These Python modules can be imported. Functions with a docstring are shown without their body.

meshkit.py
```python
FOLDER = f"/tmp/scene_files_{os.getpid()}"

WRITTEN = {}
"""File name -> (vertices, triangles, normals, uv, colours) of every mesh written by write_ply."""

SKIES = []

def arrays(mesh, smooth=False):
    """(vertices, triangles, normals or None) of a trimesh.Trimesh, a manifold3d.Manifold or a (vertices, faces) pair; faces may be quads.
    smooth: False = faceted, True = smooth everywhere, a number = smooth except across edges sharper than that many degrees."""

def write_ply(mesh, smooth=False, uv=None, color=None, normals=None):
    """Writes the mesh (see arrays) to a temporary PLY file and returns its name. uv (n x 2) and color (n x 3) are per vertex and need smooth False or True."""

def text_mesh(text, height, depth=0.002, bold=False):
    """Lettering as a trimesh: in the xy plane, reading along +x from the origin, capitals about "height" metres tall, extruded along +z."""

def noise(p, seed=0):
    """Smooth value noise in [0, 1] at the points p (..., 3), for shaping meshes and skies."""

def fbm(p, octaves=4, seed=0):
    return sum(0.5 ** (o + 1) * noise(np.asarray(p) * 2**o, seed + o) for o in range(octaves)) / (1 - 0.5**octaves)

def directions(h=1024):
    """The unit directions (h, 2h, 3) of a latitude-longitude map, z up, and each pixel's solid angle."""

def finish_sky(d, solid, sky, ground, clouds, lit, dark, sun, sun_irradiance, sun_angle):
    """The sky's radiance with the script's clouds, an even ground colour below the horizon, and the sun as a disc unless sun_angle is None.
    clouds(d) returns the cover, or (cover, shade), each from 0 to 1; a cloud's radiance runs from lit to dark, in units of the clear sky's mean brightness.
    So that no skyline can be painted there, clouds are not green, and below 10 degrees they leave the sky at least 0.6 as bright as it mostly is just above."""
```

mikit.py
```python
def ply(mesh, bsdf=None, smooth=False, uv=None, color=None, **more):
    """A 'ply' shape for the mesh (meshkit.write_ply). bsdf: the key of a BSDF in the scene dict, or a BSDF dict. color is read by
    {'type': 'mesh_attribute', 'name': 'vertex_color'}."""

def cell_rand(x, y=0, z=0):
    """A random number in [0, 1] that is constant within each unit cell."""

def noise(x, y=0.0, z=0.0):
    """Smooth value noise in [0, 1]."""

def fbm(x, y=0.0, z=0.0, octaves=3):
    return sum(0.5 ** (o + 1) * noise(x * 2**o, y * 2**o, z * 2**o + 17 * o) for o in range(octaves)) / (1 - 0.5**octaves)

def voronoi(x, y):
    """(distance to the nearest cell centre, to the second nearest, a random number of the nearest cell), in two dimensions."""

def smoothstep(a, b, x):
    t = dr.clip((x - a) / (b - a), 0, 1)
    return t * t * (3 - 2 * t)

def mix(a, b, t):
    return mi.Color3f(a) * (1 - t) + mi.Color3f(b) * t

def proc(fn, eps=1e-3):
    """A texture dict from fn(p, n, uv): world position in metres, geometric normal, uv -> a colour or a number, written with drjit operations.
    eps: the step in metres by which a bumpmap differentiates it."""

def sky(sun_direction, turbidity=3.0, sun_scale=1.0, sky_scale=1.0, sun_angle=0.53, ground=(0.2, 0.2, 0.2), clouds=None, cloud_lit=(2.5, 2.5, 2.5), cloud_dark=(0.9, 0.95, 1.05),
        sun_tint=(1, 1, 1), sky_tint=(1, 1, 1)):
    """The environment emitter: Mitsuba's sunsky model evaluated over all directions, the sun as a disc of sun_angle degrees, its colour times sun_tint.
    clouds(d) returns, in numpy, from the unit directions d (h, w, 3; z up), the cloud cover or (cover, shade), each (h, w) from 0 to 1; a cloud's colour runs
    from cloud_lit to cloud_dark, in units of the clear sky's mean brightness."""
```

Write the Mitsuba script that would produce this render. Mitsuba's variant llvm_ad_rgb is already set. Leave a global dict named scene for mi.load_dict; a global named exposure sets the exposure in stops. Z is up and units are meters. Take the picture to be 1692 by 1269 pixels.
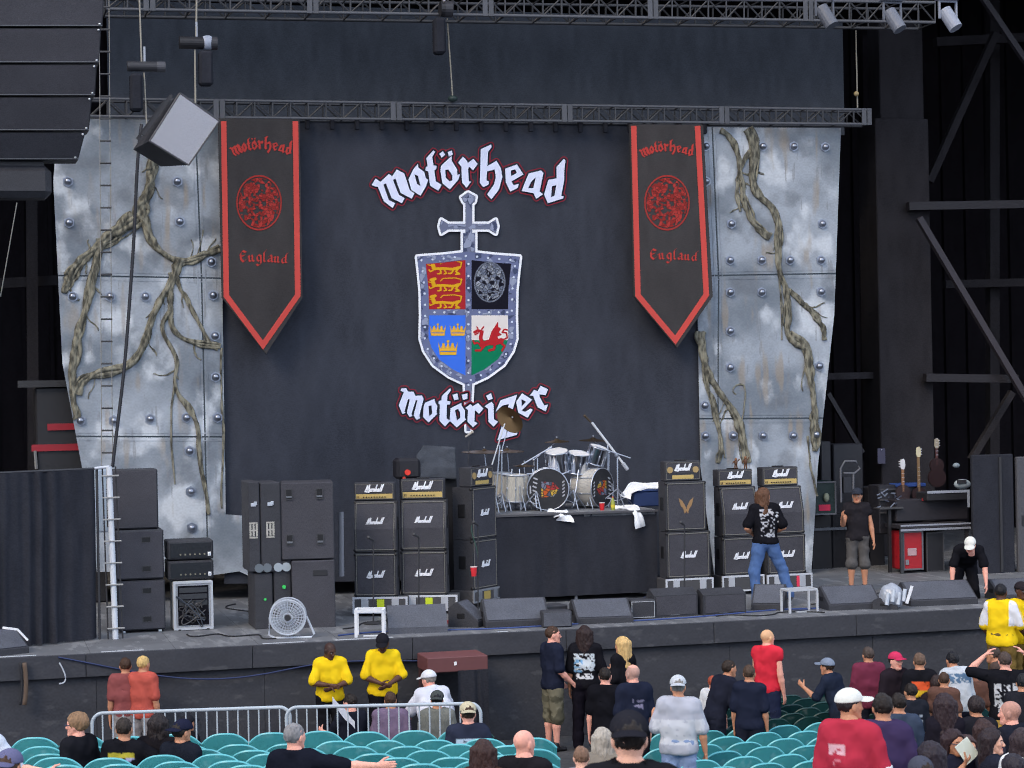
import math, random
import numpy as np, trimesh, shapely, mitsuba as mi, mikit, meshkit
from shapely.geometry import Polygon, LineString, MultiPoint, Point, box as sbox
from shapely import affinity, union_all
from mikit import proc, fbm, noise, smoothstep, mix, voronoi

# ------------------------------------------------------------------ camera, sky, exposure
FP, PW, PH = 3395.0, 1692, 1269            # focal length in pixels of the photograph's size
YAW, ROLL = math.radians(14.8), math.radians(1.08)
ZS = 1.65                                  # height of the stage floor above the pit
CAM = np.array([-35 * math.sin(YAW), -35 * math.cos(YAW), ZS + 3.77])
FWD = np.array([math.sin(YAW), math.cos(YAW), 0.0])
RIGHT = np.array([math.cos(YAW), -math.sin(YAW), 0.0])
UP = np.array([0, 0, 1.0])
_up = UP * math.cos(ROLL) + RIGHT * math.sin(ROLL)
T4 = mi.ScalarTransform4f
scene, labels = {}, {}
scene['camera'] = dict(type='thinlens', aperture_radius=0.006, focus_distance=34.0, fov_axis='x', fov=math.degrees(2 * math.atan(PW / 2 / FP)), near_clip=0.5, far_clip=3000.0,
                       to_world=T4().look_at(origin=CAM.tolist(), target=(CAM + FWD).tolist(), up=_up.tolist()))
scene['sky'] = mikit.sky([-0.55, -0.55, 0.62], turbidity=3, sun_scale=0.17, sun_angle=24, clouds=lambda d: 1.0, cloud_lit=(2.12, 2.4, 2.92), cloud_dark=(1.0, 1.1, 1.3), ground=(0.15, 0.16, 0.17))
exposure = 2.85

# ------------------------------------------------------------------ from the photograph's pixels to places
CR, SR = math.cos(ROLL), math.sin(ROLL)
def ray(u, v):
    u, v = np.broadcast_arrays(np.asarray(u, float), np.asarray(v, float))
    du, dv = u - 846, v - 634.5
    a, b = (du * CR - dv * SR) / FP, (du * SR + dv * CR) / FP
    return FWD + a[..., None] * RIGHT - b[..., None] * UP
def at_depth(u, v, d): return CAM + ray(u, v) * d
def on_y(u, v, y):
    r = ray(u, v)
    return CAM + r * ((y - CAM[1]) / r[..., 1])[..., None]
def on_z(u, v, z=ZS):
    r = ray(u, v)
    return CAM + r * ((z - CAM[2]) / r[..., 2])[..., None]
def mpp(u, v, y):                          # metres per pixel there
    return float(np.dot(on_y(u, v, y) - CAM, FWD)) / FP

def C(r, g, b, k=1.0):                     # sRGB 0..255 to linear
    c = np.array([r, g, b]) / 255.0
    return np.where(c < 0.04045, c / 12.92, ((c + 0.055) / 1.055) ** 2.4) * k

# ------------------------------------------------------------------ scene entries
def numbered(name):
    if name not in _used: _used[name] = 0; return name
    _used[name] += 1
    return f'{name}_{_used[name]:03d}'
_used = {}
def thing(name, label, cat, group=None, kind=None):
    k = numbered(name); labels[k] = {'label': label, 'category': cat}
    if group: labels[k]['group'] = group
    if kind: labels[k]['kind'] = kind
    return k
VC = ('chrome', 'matte', 'satin', 'gloss', 'metal', 'skin', 'hair')
def entry(mesh, mat, col=None, smooth=False):
    if mat in VC:
        n = len(mesh.vertices)
        col = np.broadcast_to(np.asarray((0.5, 0.5, 0.5) if col is None else col, float), (n, 3))
        return mikit.ply(mesh, mat, smooth=bool(smooth), color=col)
    return mikit.ply(mesh, mat, smooth=smooth)
def part(parent, name, mesh, mat, col=None, smooth=False, label=None, kind=None, tf=None):
    k = numbered(parent + '__' + name)
    if tf is not None: mesh = mesh.copy(); mesh.apply_transform(tf)
    scene[k] = entry(mesh, mat, col, smooth)
    if label or kind: labels[k] = {a: b for a, b in (('label', label), ('kind', kind)) if b}
    return k
def put(name, mesh, mat, col=None, label=None, cat=None, smooth=False, kind=None, group=None, tf=None):
    k = numbered(name)
    if tf is not None: mesh = mesh.copy(); mesh.apply_transform(tf)
    scene[k] = entry(mesh, mat, col, smooth)
    labels[k] = {a: b for a, b in (('label', label), ('category', cat), ('kind', kind), ('group', group)) if b}
    return k

# ------------------------------------------------------------------ mesh helpers
cat_ = trimesh.util.concatenate
def box(x0, x1, y0, y1, z0, z1):
    m = trimesh.creation.box((abs(x1 - x0), abs(y1 - y0), abs(z1 - z0)))
    m.apply_translation(((x0 + x1) / 2, (y0 + y1) / 2, (z0 + z1) / 2)); return m
def rbox(x0, x1, y0, y1, z0, z1, c=0.012):
    p = []
    for x, sx in ((x0, 1), (x1, -1)):
        for y, sy in ((y0, 1), (y1, -1)):
            for z, sz in ((z0, 1), (z1, -1)):
                p += [(x + sx * c, y + sy * c, z), (x + sx * c, y, z + sz * c), (x, y + sy * c, z + sz * c)]
    return trimesh.convex.convex_hull(np.array(p))
def tube(pts, r, sides=6, caps=True):
    p = np.asarray(pts, float)
    t = np.gradient(p, axis=0); t /= np.linalg.norm(t, axis=1, keepdims=True) + 1e-12
    ref = np.array([0.0, 0, 1]) if abs(t[:, 2]).mean() < 0.9 else np.array([1.0, 0, 0])
    a = np.cross(t, ref); a /= np.linalg.norm(a, axis=1, keepdims=True) + 1e-12
    b = np.cross(t, a); ang = np.arange(sides) * 2 * np.pi / sides
    r = np.broadcast_to(r, (len(p),))[:, None, None]
    v = p[:, None] + r * (np.cos(ang)[None, :, None] * a[:, None] + np.sin(ang)[None, :, None] * b[:, None])
    i, j = np.meshgrid(np.arange(len(p) - 1), np.arange(sides), indexing='ij')
    q = np.stack([i * sides + j, (i + 1) * sides + j, (i + 1) * sides + (j + 1) % sides, i * sides + (j + 1) % sides], -1).reshape(-1, 4)
    f = np.vstack([q[:, [0, 1, 2]], q[:, [0, 2, 3]]])
    v = v.reshape(-1, 3)
    if caps:
        n = len(v); e = (len(p) - 1) * sides; k = np.arange(sides)
        v = np.vstack([v, p[:1], p[-1:]])
        f = np.vstack([f, np.stack([k, (k + 1) % sides, k * 0 + n], 1), np.stack([e + (k + 1) % sides, e + k, k * 0 + n + 1], 1)])
    return trimesh.Trimesh(v, f, process=False)
def bar(a, b, r, sides=6): return tube([a, b], r, sides)
def beam(a, b, w, h):                      # square bar
    a, b = np.asarray(a, float), np.asarray(b, float); t = (b - a) / np.linalg.norm(b - a)
    s = np.cross(t, UP if abs(t[2]) < 0.9 else [0, 1.0, 0]); s /= np.linalg.norm(s); q = np.cross(s, t)
    p = [e + i * w / 2 * s + j * h / 2 * q for e in (a, b) for i in (-1, 1) for j in (-1, 1)]
    return trimesh.convex.convex_hull(np.array(p))
def disc(c, axis, r, h, n=24):             # cylinder with its middle at c
    m = trimesh.creation.cylinder(r, h, sections=n)
    m.apply_transform(trimesh.geometry.align_vectors([0, 0, 1], axis)); m.apply_translation(c); return m
def ball(c, r, n=2):
    m = trimesh.creation.icosphere(n, 1.0); m.apply_scale(r); m.apply_translation(c); return m
def lathe(profile, n=28): return trimesh.creation.revolve(np.asarray(profile, float), sections=n)
def frame(x, y, z, deg=0.0):
    m = trimesh.transformations.rotation_matrix(math.radians(deg), [0, 0, 1]); m[:3, 3] = (x, y, z); return m
def polys(g): return [p for p in getattr(g, 'geoms', [g]) if p.geom_type == 'Polygon' and p.area > 1e-9]
def tri2d(g, seg=None):
    vs, fs, n = [], [], 0
    for p in polys(g):
        v, f = trimesh.creation.triangulate_polygon(p, engine='earcut')
        vs.append(v); fs.append(f + n); n += len(v)
    return np.vstack(vs), np.vstack(fs)
def slab(g, fn, t):
    """A flat shape given in pixels, mapped by fn(u, v) onto its plane and given a thickness along the vector t."""
    out = []
    for p in polys(g):
        m = trimesh.creation.extrude_polygon(p, 1.0, engine='earcut')
        uv, k = np.array(m.vertices[:, :2]), np.array(m.vertices[:, 2])
        out.append(trimesh.Trimesh(fn(uv[:, 0], uv[:, 1]) + k[:, None] * np.asarray(t), np.array(m.faces), process=False))
    m = cat_(out)
    if m.volume < 0: m.invert()
    return m
def print_on(g, y, t=0.004): return slab(g, lambda u, v: on_y(u, v, y), (0, -t, 0))
def pen(strokes, w, deg=None, thin=0.06):
    """Strokes drawn with a round pen, or with a broad nib held at an angle."""
    out = []
    n = None if deg is None else 0.5 * w * np.array([math.cos(math.radians(deg)), math.sin(math.radians(deg))])
    for s in strokes:
        s = np.asarray(s, float)
        if n is None: out.append(LineString(s).buffer(w / 2, quad_segs=3)); continue
        for a, b in zip(s[:-1], s[1:]):
            out.append(MultiPoint([a + n, a - n, b + n, b - n]).convex_hull.buffer(thin * w, quad_segs=1))
    return union_all(out)
def curve(pts, n=40):
    from scipy.interpolate import CubicSpline
    p = np.asarray(pts, float); s = np.r_[0, np.cumsum(np.linalg.norm(np.diff(p, axis=0), axis=1))]
    return CubicSpline(s, p)(np.linspace(0, s[-1], n))
def sheet(P, nu, nv, fn):
    """A grid surface: fn(s, t) gives points for s, t from 0 to 1."""
    s, t = np.meshgrid(np.linspace(0, 1, nu), np.linspace(0, 1, nv), indexing='ij')
    v = fn(s, t).reshape(-1, 3)
    i, j = np.meshgrid(np.arange(nu - 1), np.arange(nv - 1), indexing='ij')
    q = np.stack([i * nv + j, (i + 1) * nv + j, (i + 1) * nv + j + 1, i * nv + j + 1], -1).reshape(-1, 4)
    return trimesh.Trimesh(v, np.vstack([q[:, [0, 1, 2]], q[:, [0, 2, 3]]]), process=False)
def curtain(a, b, z0, z1, folds, amp, seed, nv=14):
    a, b = np.asarray(a, float), np.asarray(b, float); d = b - a; L = np.linalg.norm(d); nrm = np.array([d[1], -d[0], 0]) / L
    nu = int(folds * 10) + 2
    def fn(s, t):
        w = np.sin(2 * np.pi * folds * (s + 0.35 / folds * np.sin(7 * s + seed)) + 0.5 * np.sin(4 * t + seed)) * (0.55 + 0.45 * np.sin(11 * s + seed * 2))
        w = w * (0.5 + 0.5 * t) + 0.3 * (meshkit.noise(np.stack([s * folds * 3, t * 4, s * 0 + seed], -1)) - 0.5)
        p = a + s[..., None] * d + (amp * w)[..., None] * nrm
        p[..., 2] = z1 + (z0 - z1) * t
        return p
    return sheet(None, nu, nv, fn)

# ------------------------------------------------------------------ materials
def pr(col, rough, **k): return {'type': 'twosided', 'b': {'type': 'principled', 'base_color': col, 'roughness': rough, **k}}
VCOL = {'type': 'mesh_attribute', 'name': 'vertex_color'}
def rgb(c): return {'type': 'rgb', 'value': [float(x) for x in c]}
scene['matte'] = {'type': 'twosided', 'b': {'type': 'diffuse', 'reflectance': VCOL}}
scene['satin'] = pr(VCOL, 0.5, specular=0.4)
scene['gloss'] = pr(VCOL, 0.18, specular=0.5)
scene['chrome'] = pr(VCOL, 0.13, metallic=1.0)
scene['metal'] = pr(VCOL, 0.33, metallic=0.9)
scene['skin'] = pr(VCOL, 0.55, specular=0.3)
scene['hair'] = pr(VCOL, 0.6, specular=0.25)
def drape_fn(base):
    def fn(p, n, uv):
        k = 0.72 + 0.34 * fbm(p.x * 1.7, p.y * 1.7, p.z * 0.7) + 0.3 * (noise(p.x * 55, p.y * 55, p.z * 55) - 0.5) + 0.22 * (noise(p.x * 9, p.y * 9, p.z * 2.2) - 0.5)
        return mi.Color3f(base) * k
    return fn
def drape(c): return {'type': 'twosided', 'b': {'type': 'diffuse', 'reflectance': proc(drape_fn([float(x) for x in c]))}}
scene['backdrop_cloth'] = drape((0.052, 0.057, 0.074))
scene['upper_cloth'] = drape((0.082, 0.090, 0.108))
scene['black_cloth'] = drape((0.034, 0.036, 0.046))
scene['banner_cloth'] = drape((0.062, 0.058, 0.060))
scene['dark_wall'] = drape((0.022, 0.019, 0.023))
scene['grey_steel'] = drape((0.044, 0.041, 0.046))
def plate_fn(p, n, uv):
    a = fbm(p.x * 1.1 + 7, p.y, p.z * 1.0, 5)
    b = fbm(p.x * 2.4, p.y, p.z * 1.5 + 5, 5)
    c = mix((0.19, 0.22, 0.26), (0.36, 0.40, 0.455), smoothstep(0.3, 0.68, a))
    c = mix(c, (0.58, 0.62, 0.67), smoothstep(0.52, 0.74, b) * 0.9)
    c = mix(c, (0.15, 0.165, 0.19), smoothstep(0.55, 0.78, fbm(p.x * 2.1 + 31, p.y, p.z * 1.8, 5)) * 0.6)
    c = mix(c, (0.33, 0.27, 0.20), smoothstep(0.60, 0.80, fbm(p.x * 6.2 + 3, p.y, p.z * 0.9 + 11, 4)) * 0.55)
    c = mix(c, (0.22, 0.23, 0.25), smoothstep(0.70, 0.76, fbm(p.x * 14, p.y, p.z * 1.6 + 2, 3)) * 0.5)
    return c * (0.90 + 0.2 * noise(p.x * 38, p.y * 38, p.z * 38))
scene['painted_plate'] = {'type': 'twosided', 'b': {'type': 'diffuse', 'reflectance': proc(plate_fn)}}
def root_fn(p, n, uv):
    k = fbm(p.x * 22, p.y * 22, p.z * 7, 3)
    return mix((0.075, 0.073, 0.062), (0.29, 0.275, 0.215), smoothstep(0.25, 0.75, k))
scene['painted_root'] = {'type': 'twosided', 'b': {'type': 'diffuse', 'reflectance': proc(root_fn)}}
def deck_fn(p, n, uv):
    k = fbm(p.x * 1.2, p.y * 2.2, p.z, 4)
    s = smoothstep(0.55, 0.75, fbm(p.x * 7, p.y * 2.0, 3.0, 3))
    seam = dr_or(dr_abs(fract(p.x / 1.22) - 0.5) > 0.496, dr_abs(fract(p.y / 2.44) - 0.5) > 0.498)
    c = mix((0.075, 0.078, 0.088), (0.150, 0.155, 0.168), k) + mi.Color3f(0.09) * s * 0.6
    return c * sel(seam, 0.55, 1.0)
import drjit as dr
dr_abs, sel = dr.abs, dr.select
def dr_or(a, b): return a | b
def fract(x): return x - dr.floor(x)
scene['deck'] = {'type': 'twosided', 'b': {'type': 'principled', 'base_color': proc(deck_fn), 'roughness': 0.6, 'specular': 0.3}}
def fascia_fn(p, n, uv):
    k = fbm(p.x * 0.9, p.y, p.z * 2.4, 4)
    s = smoothstep(0.62, 0.75, fbm(p.x * 5, p.y, p.z * 9 + 4, 3))
    return (mix((0.042, 0.044, 0.053), (0.070, 0.073, 0.086), k) + mi.Color3f(0.022) * s) * (0.85 + 0.3 * noise(p.x * 40, p.y * 40, p.z * 40))
scene['fascia'] = {'type': 'twosided', 'b': {'type': 'diffuse', 'reflectance': proc(fascia_fn)}}
def ground_fn(p, n, uv):
    k = fbm(p.x * 0.8, p.y * 0.8, p.z, 4)
    return mix((0.045, 0.046, 0.052), (0.10, 0.10, 0.105), k) * (0.85 + 0.3 * noise(p.x * 30, p.y * 30, p.z * 30))
scene['concrete'] = {'type': 'twosided', 'b': {'type': 'diffuse', 'reflectance': proc(ground_fn)}}
def seat_fn(a, b):
    def fn(p, n, uv):
        k = fbm(p.x * 1.9, p.y * 1.9, p.z * 1.9, 3)
        dust = smoothstep(0.6, 0.8, fbm(p.x * 9, p.y * 9, p.z * 9 + 3, 3))
        return mix(a, b, k) + mi.Color3f(0.06) * dust
    return fn
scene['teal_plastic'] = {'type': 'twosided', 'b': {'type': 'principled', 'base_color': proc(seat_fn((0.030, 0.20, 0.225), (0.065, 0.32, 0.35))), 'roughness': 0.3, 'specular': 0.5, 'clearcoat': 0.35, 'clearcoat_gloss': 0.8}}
scene['skylit_teal'] = {'type': 'twosided', 'b': {'type': 'principled', 'base_color': proc(seat_fn((0.075, 0.36, 0.41), (0.13, 0.50, 0.55))), 'roughness': 0.35, 'specular': 0.5}}  # paler teal for seat rims, skylight on their top edges put into the colour
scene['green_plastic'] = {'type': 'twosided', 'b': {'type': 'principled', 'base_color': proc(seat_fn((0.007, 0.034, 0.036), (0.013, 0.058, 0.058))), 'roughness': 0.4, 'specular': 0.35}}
def tolex_fn(p, n, uv): return mi.Color3f(0.038, 0.039, 0.047) * (0.7 + 0.6 * noise(p.x * 120, p.y * 120, p.z * 120)) * (0.8 + 0.4 * fbm(p.x * 5, p.y * 5, p.z * 5))
scene['tolex'] = {'type': 'twosided', 'b': {'type': 'principled', 'base_color': proc(tolex_fn), 'roughness': 0.55, 'specular': 0.3}}
def grille_fn(p, n, uv): return mi.Color3f(0.066, 0.066, 0.078) * (0.72 + 0.55 * noise(p.x * 95, p.y * 95, p.z * 95)) * (0.85 + 0.3 * fbm(p.x * 3, p.y * 3, p.z * 3))
scene['grille'] = {'type': 'twosided', 'b': {'type': 'diffuse', 'reflectance': proc(grille_fn)}}
def light_grille_fn(p, n, uv): return mi.Color3f(0.40, 0.41, 0.46) * (0.9 + 0.2 * noise(p.x * 90, p.y * 90, p.z * 90))
scene['light_grille'] = {'type': 'twosided', 'b': {'type': 'diffuse', 'reflectance': proc(light_grille_fn)}}
def wedge_fn(p, n, uv): return mi.Color3f(0.080, 0.085, 0.105) * (0.75 + 0.5 * noise(p.x * 80, p.y * 80, p.z * 80)) * (0.8 + 0.4 * fbm(p.x * 4, p.y * 4, p.z * 4))
scene['wedge_mesh'] = {'type': 'twosided', 'b': {'type': 'principled', 'base_color': proc(wedge_fn), 'roughness': 0.5, 'specular': 0.35}}
BLACK, DARK, WHITE, SILVER, STEEL = (0.018, 0.018, 0.022), (0.035, 0.036, 0.043), (0.78, 0.79, 0.82), (0.72, 0.74, 0.78), (0.32, 0.33, 0.36)

# ================================================================== THE SETTING
YB = 3.0                                   # plane of the backdrop
rng = random.Random(5)
def struct(name, mesh, mat, label, smooth=False, col=None):
    return put(name, mesh, mat, col, label, None, smooth, 'structure')
ROW_L0, ROW_STEP = 24.1, 0.85
def ground_left(p):
    d = float(np.dot(p - CAM, FWD)); return 0.0 if d > ROW_L0 else 0.50 + (ROW_L0 - d) * 0.097 / ROW_STEP
YR0 = float(at_depth(1250, 1200, 27.6)[1])
def ground_right(p):
    t = YR0 + 0.35 - p[1]; return 0.0 if t < 0 else 0.04 + min(t, 6.0) * 0.06 + max(t - 6.0, 0) * 0.12
pit = trimesh.Trimesh(np.array([(-400, -400, 0), (400, -400, 0), (400, 400, 0), (-400, 400, 0)], float), [[0, 1, 2], [0, 2, 3]], process=False)
struct('ground', pit, 'concrete', 'dark paved ground of the pit and the grounds around the stage')
def cam_xy(X, d): return CAM[:2] + RIGHT[:2] * X + FWD[:2] * d
terr = []
for i in range(26):
    d1, z = ROW_L0 - i * ROW_STEP + 0.02, 0.50 + i * 0.097
    d0 = d1 - ROW_STEP
    q = [cam_xy(-16, d0), cam_xy(0.35, d0), cam_xy(0.35, d1), cam_xy(-16, d1)]
    m = trimesh.convex.convex_hull(np.array([(*p, zz) for p in q for zz in (-0.2, z)])); terr.append(m)
struct('seating_terrace', cat_(terr), 'concrete', 'stepped concrete terrace under the left block of teal seats')
terr = []
for i in range(18):
    y1 = YR0 + 0.35 - i * ROW_STEP; t = max(0, YR0 + 0.35 - y1)
    z = 0.04 + min(t, 6.0) * 0.06 + max(t - 6.0, 0) * 0.12
    xl = float(cam_xy(1.5, (y1 - CAM[1]) / math.cos(YAW))[0])
    terr.append(box(xl, xl + 16, y1 - ROW_STEP, y1, -0.2, z))
struct('seating_terrace', cat_(terr), 'concrete', 'stepped concrete terrace under the right block of teal seats')

# ---- the stage: deck, front band, skirt panels
stage = thing('stage', 'black concert stage with a scuffed deck and a dark grey front', 'stage', kind='structure')
YE = -3.58
part(stage, 'deck', box(-17, 19, YE, 12, ZS - 0.12, ZS), 'deck')
x = -17.0
while x < 19:
    part(stage, 'front_band', rbox(x + 0.004, x + 2.40, YE - 0.035, YE + 0.05, ZS - 0.34, ZS - 0.006, 0.006), 'fascia'); x += 2.404
x = -17.0; j = 0
while x < 19:
    part(stage, 'skirt_panel', rbox(x + 0.002, x + 2.438, YE + 0.06 + 0.004 * (j % 3), YE + 0.11, 0, ZS - 0.35, 0.004), 'fascia'); x += 2.44; j += 1
for k, (u0, u1, v0, v1) in enumerate(((-20, 60, 1092, 1084), (165, 232, 1073, 1066), (436, 505, 1066, 1062), (552, 642, 1057, 1049), (820, 838, 1044, 1043))):
    a, b = on_z(u0, v0), on_z(u1, v1)
    part(stage, 'edge_tape', box(a[0], b[0], YE + 0.0, YE + 0.07, ZS + 0.002, ZS + 0.006), 'matte', C(200, 205, 212, .8), label='pale tape along the stage edge')

# ---- the stage house
house = thing('stage_house', 'dark steel stage house with roof, back wall and side bracing around the stage', 'building', kind='structure')
part(house, 'roof', box(-19, 19, 0.2, 14, 15.4, 15.8), 'dark_wall')
part(house, 'back_wall', box(-19, 19, 12.6, 12.9, 0, 15.4), 'dark_wall')
x = -17.0
for k in range(60):
    x = -18 + k * 0.6
    part(house, 'wall_rib', box(x, x + 0.09, 12.48, 12.6, 0, 15.4), 'dark_wall')
part(house, 'side_wall', box(-19, -18.7, -3, 12.6, 0, 15.4), 'dark_wall'); part(house, 'side_wall', box(18.7, 19, -3, 12.6, 0, 15.4), 'dark_wall')
for k in range(7):
    part(house, 'rafter', box(-18.7, 18.7, 0.4 + k * 1.9, 0.6 + k * 1.9, 14.8, 15.4), 'grey_steel')
def colbox(u0, u1, v0, y, dy, name='column'):
    a, b = on_y(u0, v0, y), on_y(u1, v0, y); part(house, name, rbox(a[0], b[0], y, y + dy, ZS, a[2], 0.02), 'grey_steel')
colbox(1446, 1534, 195, 6.0, 0.9); colbox(1452, 1524, 30, 6.15, 0.6)
def brace(u0, v0, u1, v1, y, w, mat='grey_steel', name='brace', col=None):
    part(house, name, beam(on_y(u0, v0, y), on_y(u1, v1, y), w, w), mat, col)
LB = C(62, 58, 64)
brace(1518, 360, 1720, 700, 5.4, 0.13, 'satin', 'pale_brace', LB)
brace(1618, -12, 1706, 118, 5.4, 0.12, 'satin', 'pale_brace', LB * 0.8)
brace(1500, 341, 1720, 337, 5.8, 0.17, 'satin', 'girder', LB * 0.55); brace(1528, 624, 1680, 626, 5.8, 0.17, 'satin', 'girder', LB * 0.5)
brace(1366, 622, 1446, 620, 6.4, 0.14); brace(1368, 650, 1425, 748, 5.6, 0.09, 'satin', 'pale_brace', LB * 0.5)
brace(1645, 55, 1535, 300, 7.2, 0.16); brace(1672, 648, 1604, 760, 6.6, 0.14); brace(1545, 70, 1700, 62, 8.0, 0.2); brace(1430, 60, 1436, 760, 8.6, 0.25, 'dark_wall')
brace(1560, 470, 1720, 466, 9.0, 0.18); brace(1640, 0, 1640, 760, 9.4, 0.24)
brace(-30, 470, 120, 462, 9.0, 0.2); brace(52, 330, 55, 780, 8.4, 0.22)

# ---- upper drape, main trusses, chains
a, b = on_y(176, 30, 5.0), on_y(1392, 30, 5.0)
put('stage_drape', curtain((a[0], 5.0, 0), (b[0], 5.0, 0), on_y(800, 215, 5.0)[2], on_y(800, 18, 5.0)[2], 9, 0.035, 3), 'upper_cloth', None,
    'blue grey drape stretched between the two lighting trusses above the banner', 'curtain', smooth=True)
def truss(label, A0, A1, B0, B1, y, dy, n, plates, r=0.026, col=(0.055, 0.058, 0.068)):
    """A box truss; A0, A1 top and bottom pixel of its left end, B0, B1 of its right end."""
    t = thing('lighting_truss', label, 'truss')
    P = {}
    for i, yy in enumerate((y, y + dy)):
        P[i, 1, 0], P[i, 1, 1] = on_y(*A0, y), on_y(*B0, y); P[i, 0, 0], P[i, 0, 1] = on_y(*A1, y), on_y(*B1, y)
        for z in (0, 1):
            for e in (0, 1): P[i, z, e] = P[i, z, e] + np.array([0, i * dy, 0])
    at = lambda i, z, s: P[i, z, 0] * (1 - s) + P[i, z, 1] * s
    for i in (0, 1):
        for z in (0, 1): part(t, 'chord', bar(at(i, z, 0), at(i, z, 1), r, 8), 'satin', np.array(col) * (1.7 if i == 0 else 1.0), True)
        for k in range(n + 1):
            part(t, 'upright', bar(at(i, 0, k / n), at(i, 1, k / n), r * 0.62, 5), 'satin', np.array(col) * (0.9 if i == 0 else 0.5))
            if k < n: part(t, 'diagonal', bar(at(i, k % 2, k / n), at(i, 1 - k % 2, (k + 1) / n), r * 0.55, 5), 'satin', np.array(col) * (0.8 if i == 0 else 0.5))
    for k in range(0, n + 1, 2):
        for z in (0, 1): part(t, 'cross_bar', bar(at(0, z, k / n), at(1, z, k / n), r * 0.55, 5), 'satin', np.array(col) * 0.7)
    for u in plates:
        s = (u - A0[0]) / (B0[0] - A0[0]); c, d = at(0, 0, s), at(0, 1, s)
        for o in (-0.055, 0.055):
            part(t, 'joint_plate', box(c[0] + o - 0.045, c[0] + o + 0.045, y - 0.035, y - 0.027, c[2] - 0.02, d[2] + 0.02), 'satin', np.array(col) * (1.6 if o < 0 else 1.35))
    return t
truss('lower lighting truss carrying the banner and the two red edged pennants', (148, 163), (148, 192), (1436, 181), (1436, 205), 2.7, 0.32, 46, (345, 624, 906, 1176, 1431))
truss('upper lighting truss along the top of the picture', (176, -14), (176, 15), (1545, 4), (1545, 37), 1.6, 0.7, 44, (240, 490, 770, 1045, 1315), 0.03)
def wire(u0, v0, u1, v1, y, r, label, col, name='cable', cat='cable'):
    return put(name, bar(on_y(u0, v0, y), on_y(u1, v1, y), r, 6), 'satin', col, label, cat, True)
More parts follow.
